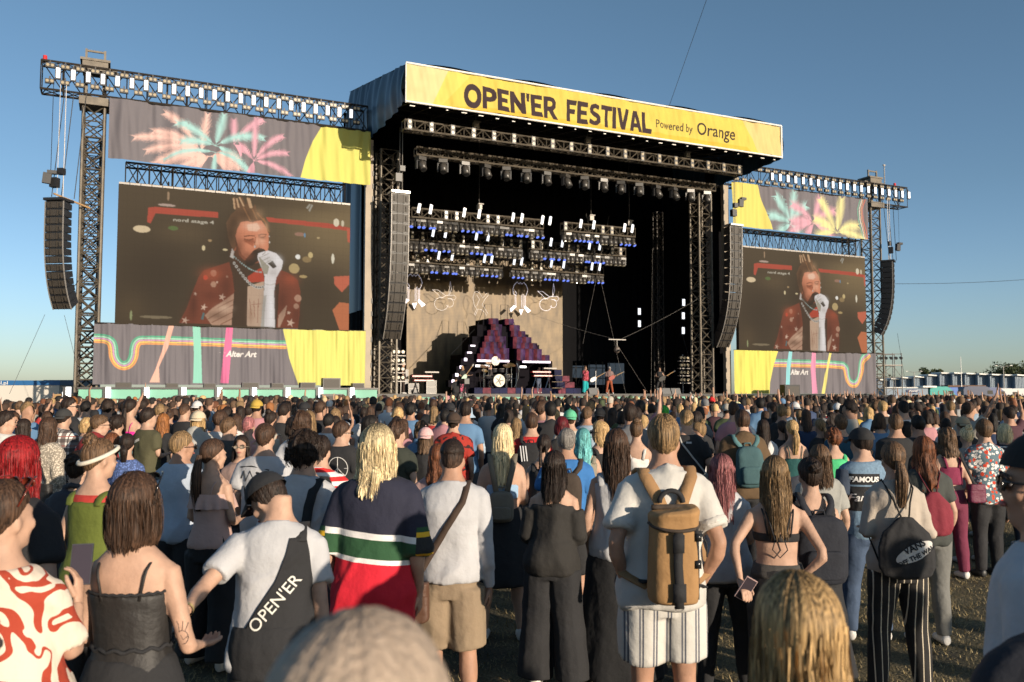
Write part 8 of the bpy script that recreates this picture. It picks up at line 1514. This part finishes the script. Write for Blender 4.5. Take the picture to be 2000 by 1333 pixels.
# ---- the rest of the crowd
HAIRN={'black':'black','dark':'dark brown','brown':'brown','auburn':'auburn','ginger':'ginger','blonde':'blonde','pale':'platinum','dirty':'dark blond','lbrown':'light brown','grey':'grey'}
STY={'short':'short %s hair','curly':'curly %s hair','long':'long %s hair','pony':'%s ponytail','bun':'%s bun','bob':'%s bob','fade':'shaved-side %s hair'}
TOPC=[((.016,.016,.018),'black',.34),((.55,.54,.53),'white',.24),((.16,.16,.165),'grey',.09),((.03,.05,.11),'navy',.07),((.40,.36,.30),'beige',.07),((.10,.20,.34),'blue',.06),((.38,.03,.03),'red',.04),((.05,.07,.03),'olive',.04),((.28,.36,.44),'pale blue',.04),((.42,.20,.22),'pink',.03),((.06,.02,.03),'maroon',.03),((.45,.30,.05),'mustard',.02)]
protos=[]
HIDE=Vector((0,-500,0))
random.seed(9)
for st_,L_,sx,tp,arm in (('short',0,'m','tshirt',('relax','relax')),('fade',0,'m','tshirt',('relax','front')),('spiky',0,'m','hoodie',('relax','relax')),('curly',.05,'m','tshirt',('front','front')),('short',0,'m','long',('relax','relax')),('short',0,'m','tshirt',('phone','relax')),('long',.34,'f','tshirt',('relax','relax')),('long',.24,'f','tank',('front','relax')),('long',.42,'f','long',('relax','front')),('pony',.3,'f','tshirt',('relax','relax')),('bun',0,'f','tank',('front','front')),('bob',.15,'f','tshirt',('relax','relax')),('curly',.2,'f','hoodie',('relax','relax')),('short',0,'m','tshirt',('up','relax')),('long',.3,'f','tank',('up2','up')),('short',0,'m','tshirt',('wave','relax'))):
    for lod in (1,2):
        S={'sex':sx,'loc':HIDE,'rz':0,'h':1.75 if sx=='m' else 1.66,'hair':(st_ if st_!='spiky' else 'spiky','OBJ',L_),'top':(tp,'OBJ'),'bottom':(random.choice(('pants','shorts','slim')),random.choice((K,(.05,.08,.13),(.1,.1,.1)))),'ar':arm[0],'al':arm[1],'skin':random.choice('abb'),'label':'x','head':(random.uniform(-12,12),0,0),'acc':[]}
        if st_=='curly': S['wild']=2
        r=person(S,lod); protos.append((st_ if st_!='spiky' else 'short',sx,tp,lod,r,arm))
# a capped version
for lod in (1,2):
    S={'sex':'m','loc':HIDE,'rz':0,'h':1.76,'hair':('short','dark',0),'top':('tshirt','OBJ'),'bottom':('pants',K),'skin':'b','label':'x','acc':[('cap','OBJ',True)]}; r=person(S,lod); protos.append(('cap','m','tshirt',lod,r,('relax','relax')))
rs=np.random.RandomState(21); pts=[(p[0],p[1]) for p in PL]
def sd(x,y): v=Vector((x,y,0))-P0; return v.dot(UV),v.dot(NV)
cell={}
def okp(x,y,m):
    for dx in (-1,0,1):
        for dy in (-1,0,1):
            for q in cell.get((int(x//1)+dx,int(y//1)+dy),()):
                if (q[0]-x)**2+(q[1]-y)**2<m*m: return False
    return True
def addp(x,y): cell.setdefault((int(x//1),int(y//1)),[]).append((x,y))
for p in pts: addp(*p)
def sample(n,y0,y1,m,inside=.62):
    out=[]
    for _ in range(n):
        y=math.sqrt(rs.uniform(y0*y0,y1*y1)); x=rs.uniform(-inside,inside)*y; s_,d_=sd(x,y)
        if d_>-8 and s_<41: continue
        if s_<-16 and y>27: continue
        if y<14 and any(Yq>y and Yq<13.5 and abs(x/y-Xq/Yq)<.30/Yq+.20/y for Xq,Yq in PL): continue   # keeps sight lines to the people drawn one by one
        if okp(x,y,m*rs.uniform(.78,1.5)): addp(x,y); out.append((x,y))
    return out
near=sample(12000,8.2,17.5,.76); near.sort(key=lambda p:p[1]); near=near[:228]
ymax=near[-1][1]; print('near',len(near),'to',ymax)
far=sample(80000,ymax,62,.54)
print('far',len(far))
for _ in range(400):   # unseen people beside and behind the camera, added to shade lower bodies in front
    y=rs.uniform(-7,2.6); x=rs.uniform(-3,10)
    if math.hypot(x,y)<1.5 or (y>-.3 and abs(x)<.72*max(y,0)+.9): continue
    if any(0<(x-a)*.682-(y-b)*.731<6 and abs((x-a)*.731+(y-b)*.682)<.6 for a,b in ((.78,4.42),(-.37,5.45),(1.35,5.0),(-.6,4.45),(-1.0,3.8),(-1.4,3.15))): continue  # leaves gaps so the sun still reaches these front people
    if okp(x,y,1.25): addp(x,y); far.append((x,y))
CLN={'tshirt':'tee','hoodie':'hoodie','long':'jumper','tank':'tank'}
LM=[(0,118,'the white trailer'),(118,205,'the left lattice tower'),(205,300,'the left rainbow curve'),(300,365,'the peach banner stripe'),(365,430,'the mint banner stripe'),(430,560,'the pink banner stripe'),(560,715,'the left yellow banner end'),(715,800,'the left stage tower'),(800,880,'the left keyboards'),(880,935,'the blonde guitarist'),(935,1015,'the drum kit'),(1015,1100,'the right pyramid half'),(1100,1165,'the singer'),(1165,1240,'the capped guitarist'),(1240,1340,'the bass player'),(1340,1425,'the right stage tower'),(1425,1520,'the right yellow banner end'),(1520,1610,'the blue banner stripe'),(1610,1735,'the right rainbow curve'),(1735,1845,'the scaffold tower'),(1845,1930,'the turquoise van'),(1930,2001,'the dark trees')]
def pickc(T,k):
    r=rs.uniform(0,sum(t[k] for t in T)); 
    for t in T:
        r-=t[k]
        if r<0: return t
    return T[-1]
HC=[('dark',.34),('black',.22),('brown',.18),('lbrown',.09),('dirty',.07),('blonde',.06),('auburn',.05),('pale',.02),('ginger',.01)]
recs=[]
usedp=set()
for (x,y) in near:
    lod=1 if y<11.5 else 2; pxx=1000+x/y*1667; up=rs.uniform()<(.03 if y<11 else .08)
    c=[p for p in protos if p[3]==lod and (('up' in p[5] or 'up2' in p[5] or 'wave' in p[5])==up)]; pr=c[rs.randint(len(c))]; r=pr[4]; hc=pickc(HC,1)[0]; tc_=pickc(TOPC,2)
    if pr[0]=='cap': hc='dark'
    rz=math.atan2(-(STG.x-x),STG.y-y)+rs.normal(0,.22)+(rs.choice((-1,1))*rs.uniform(.6,1.9) if rs.uniform()<.14 else 0); h=(rs.normal(1.78,.06) if pr[1]=='m' else rs.normal(1.66,.055)); h=min(h,1.84)
    if r.name in usedp: o=copy_thing(r)
    else: usedp.add(r.name); o=r
    o.location=(x,y,0); o.rotation_euler=(0,0,rz); o.scale=(h/1.75*.97,h/1.75*.97,h/1.75)
    capc=pickc(TOPC,2)
    for ch in o.children:
        n_=ch.name.split('.')[0]
        if n_=='hair': ch.color=(*HAIRC[hc],1)
        elif n_=='cap': ch.color=(*capc[0],1)
        elif n_ in('t_shirt','hoodie','sweater','tank_top'):
            ch.color=(*tc_[0],1)
            for q in ch.children: q.color=(*tc_[0],1)
    base='person with '+(STY[pr[0]]%HAIRN[hc] if pr[0]!='cap' else capc[1]+' cap')+', '+tc_[1]+' '+CLN[pr[2]]
    if up: base+=', arm raised'
    lm=[l for l in LM if l[0]<=max(0,min(2000,pxx))<=l[1]][0][2]
    recs.append([o,base,lm,pxx,y])
for p in protos:
    if p[4].name not in usedp:
        for ch in list(p[4].children):
            for g in list(ch.children): bpy.data.objects.remove(g)
            bpy.data.objects.remove(ch)
        bpy.data.objects.remove(p[4])
groups={}
for r in recs: groups.setdefault((r[1],r[2]),[]).append(r)
ORD=('nearest','second nearest','third nearest','fourth nearest','fifth nearest','sixth nearest','seventh nearest')
for (b_,l),R_ in groups.items():
    R_.sort(key=lambda r:r[4])
    for i,r in enumerate(R_):
        r[0]['label']=b_+', before '+l+('' if len(R_)==1 else ', '+ORD[min(i,6)]); r[0]['group']='people standing in the festival crowd'; r[0]['category']='person'
for o in bpy.data.objects:
    if o.get('category')=='person' and not o.get('group') and o.location.z<.5: o['group']='people standing in the festival crowd'
# distant crowd, beyond counting, and the unseen people behind the camera, as one object
V=[];F=[];C=[]
def rings_mesh(rings,col,cap=True):
    n=len(rings[0]); b=len(V); 
    for r in rings:
        for p in r: V.append(p); C.append(col)
    for i in range(len(rings)-1):
        for j in range(n): F.append((b+i*n+j,b+i*n+(j+1)%n,b+(i+1)*n+(j+1)%n,b+(i+1)*n+j))
    if cap: F.append(tuple(b+(len(rings)-1)*n+j for j in range(n)))
skc=[SKIN['a'],SKIN['b'],SKIN['c']]
for (x,y) in far:
    fem=rs.uniform()<.45; h=rs.normal(1.62 if fem else 1.74,.075); h=min(h,1.86); rz=math.atan2(-(STG.x-x),STG.y-y)+rs.normal(0,.45); c_,s_=math.cos(rz),math.sin(rz); k=h/1.75; n=8
    tc_=np.array(pickc(TOPC,2)[0])*rs.uniform(.7,1.25); hc=np.array(HAIRC[pickc(HC,1)[0]])*rs.uniform(.8,1.5); sk=np.array(skc[rs.randint(3)])
    if rs.uniform()<.06: hc=np.array(pickc(TOPC,2)[0])
    def P_(a,b_,z): return (x+(a*c_-b_*s_)*k,y+(a*s_+b_*c_)*k,z*k)
    def E_(cx,cy,cz,rx,ry): return [P_(cx+rx*math.cos(2*PI*j/n),cy+ry*math.sin(2*PI*j/n),cz) for j in range(n)]
    w_=.155 if fem else .19
    rings_mesh([E_(0,0,.7,w_*.85,.12),E_(0,0,1.0,w_*.8,.12),E_(0,0,1.3,w_*1.12,.13),E_(0,0,1.42,w_*1.1,.10),E_(0,0,1.47,w_*.6,.075)],tc_)
    rings_mesh([E_(0,0,0,w_*.5,.08),E_(0,0,.72,w_*.8,.12)],np.array((.02,.025,.04)),False)
    rings_mesh([E_(0,-.005,1.45,.055,.06),E_(0,0,1.56,.055,.06),E_(0,.03,1.58,.058,.07),E_(0,.02,1.66,.068,.08),E_(0,.01,1.7,.05,.06)],sk)
    L_=rs.uniform(.12,.38) if fem and rs.uniform()<.8 else 0; j1,j2=rs.uniform(-.008,.008,2)
    if L_: rings_mesh([E_(0,-.06,1.62-L_,.08,.04),E_(0,-.04,1.62-L_*.5,.095,.065),E_(0,-.012,1.62,.085,.095),E_(j1,-.014,1.69,.085,.105),E_(j2,-.012,1.735,.06,.08),E_(0,-.012,1.76,.02,.03)],hc)
    else: rings_mesh([E_(0,-.03,1.60,.07,.075),E_(0,-.018,1.65,.078,.096),E_(j1,-.012,1.70,.08,.10),E_(j2,-.008,1.74,.058,.078),E_(0,-.012,1.765,.02,.03)],hc)
    if rs.uniform()<.02 or (y>25 and x/y>.15 and rs.uniform()<.06):
        for sg in ((1,),(-1,),(1,-1))[rs.randint(3)]:
            ex,ey=rs.uniform(.02,.12),rs.uniform(0,.15); q=[(sg*w_,0,1.40),(sg*(w_+ex),ey+.05,1.66),(sg*(w_+ex*rs.uniform(.2,1.2)),ey+.08,1.93),(sg*(w_+ex),ey+.08,2.04)]
            rings_mesh([[P_(p[0]+r_*math.cos(a),p[1]+r_*math.sin(a)*.6,p[2]) for a in np.linspace(0,2*PI,6)[:-1]] for p,r_ in zip(q,(.05,.04,.03,.022))],sk)
me=bpy.data.meshes.new('crowd'); me.from_pydata(V,[],F); a=me.color_attributes.new('Col','FLOAT_COLOR','POINT'); CC=np.ones((len(V),4)); CC[:,:3]=np.clip(np.array(C),.004,.8); a.data.foreach_set('color',CC.ravel()); me.polygons.foreach_set('use_smooth',[True]*len(me.polygons)); me.materials.append(mat('crowd_cloth',rough=.8,vcol='base')); me.update()
tag(link(me,'crowd'),'dense far crowd of small heads stretching to the stage','crowd',kind='stuff')
bpy.data.scenes.remove(TMP)
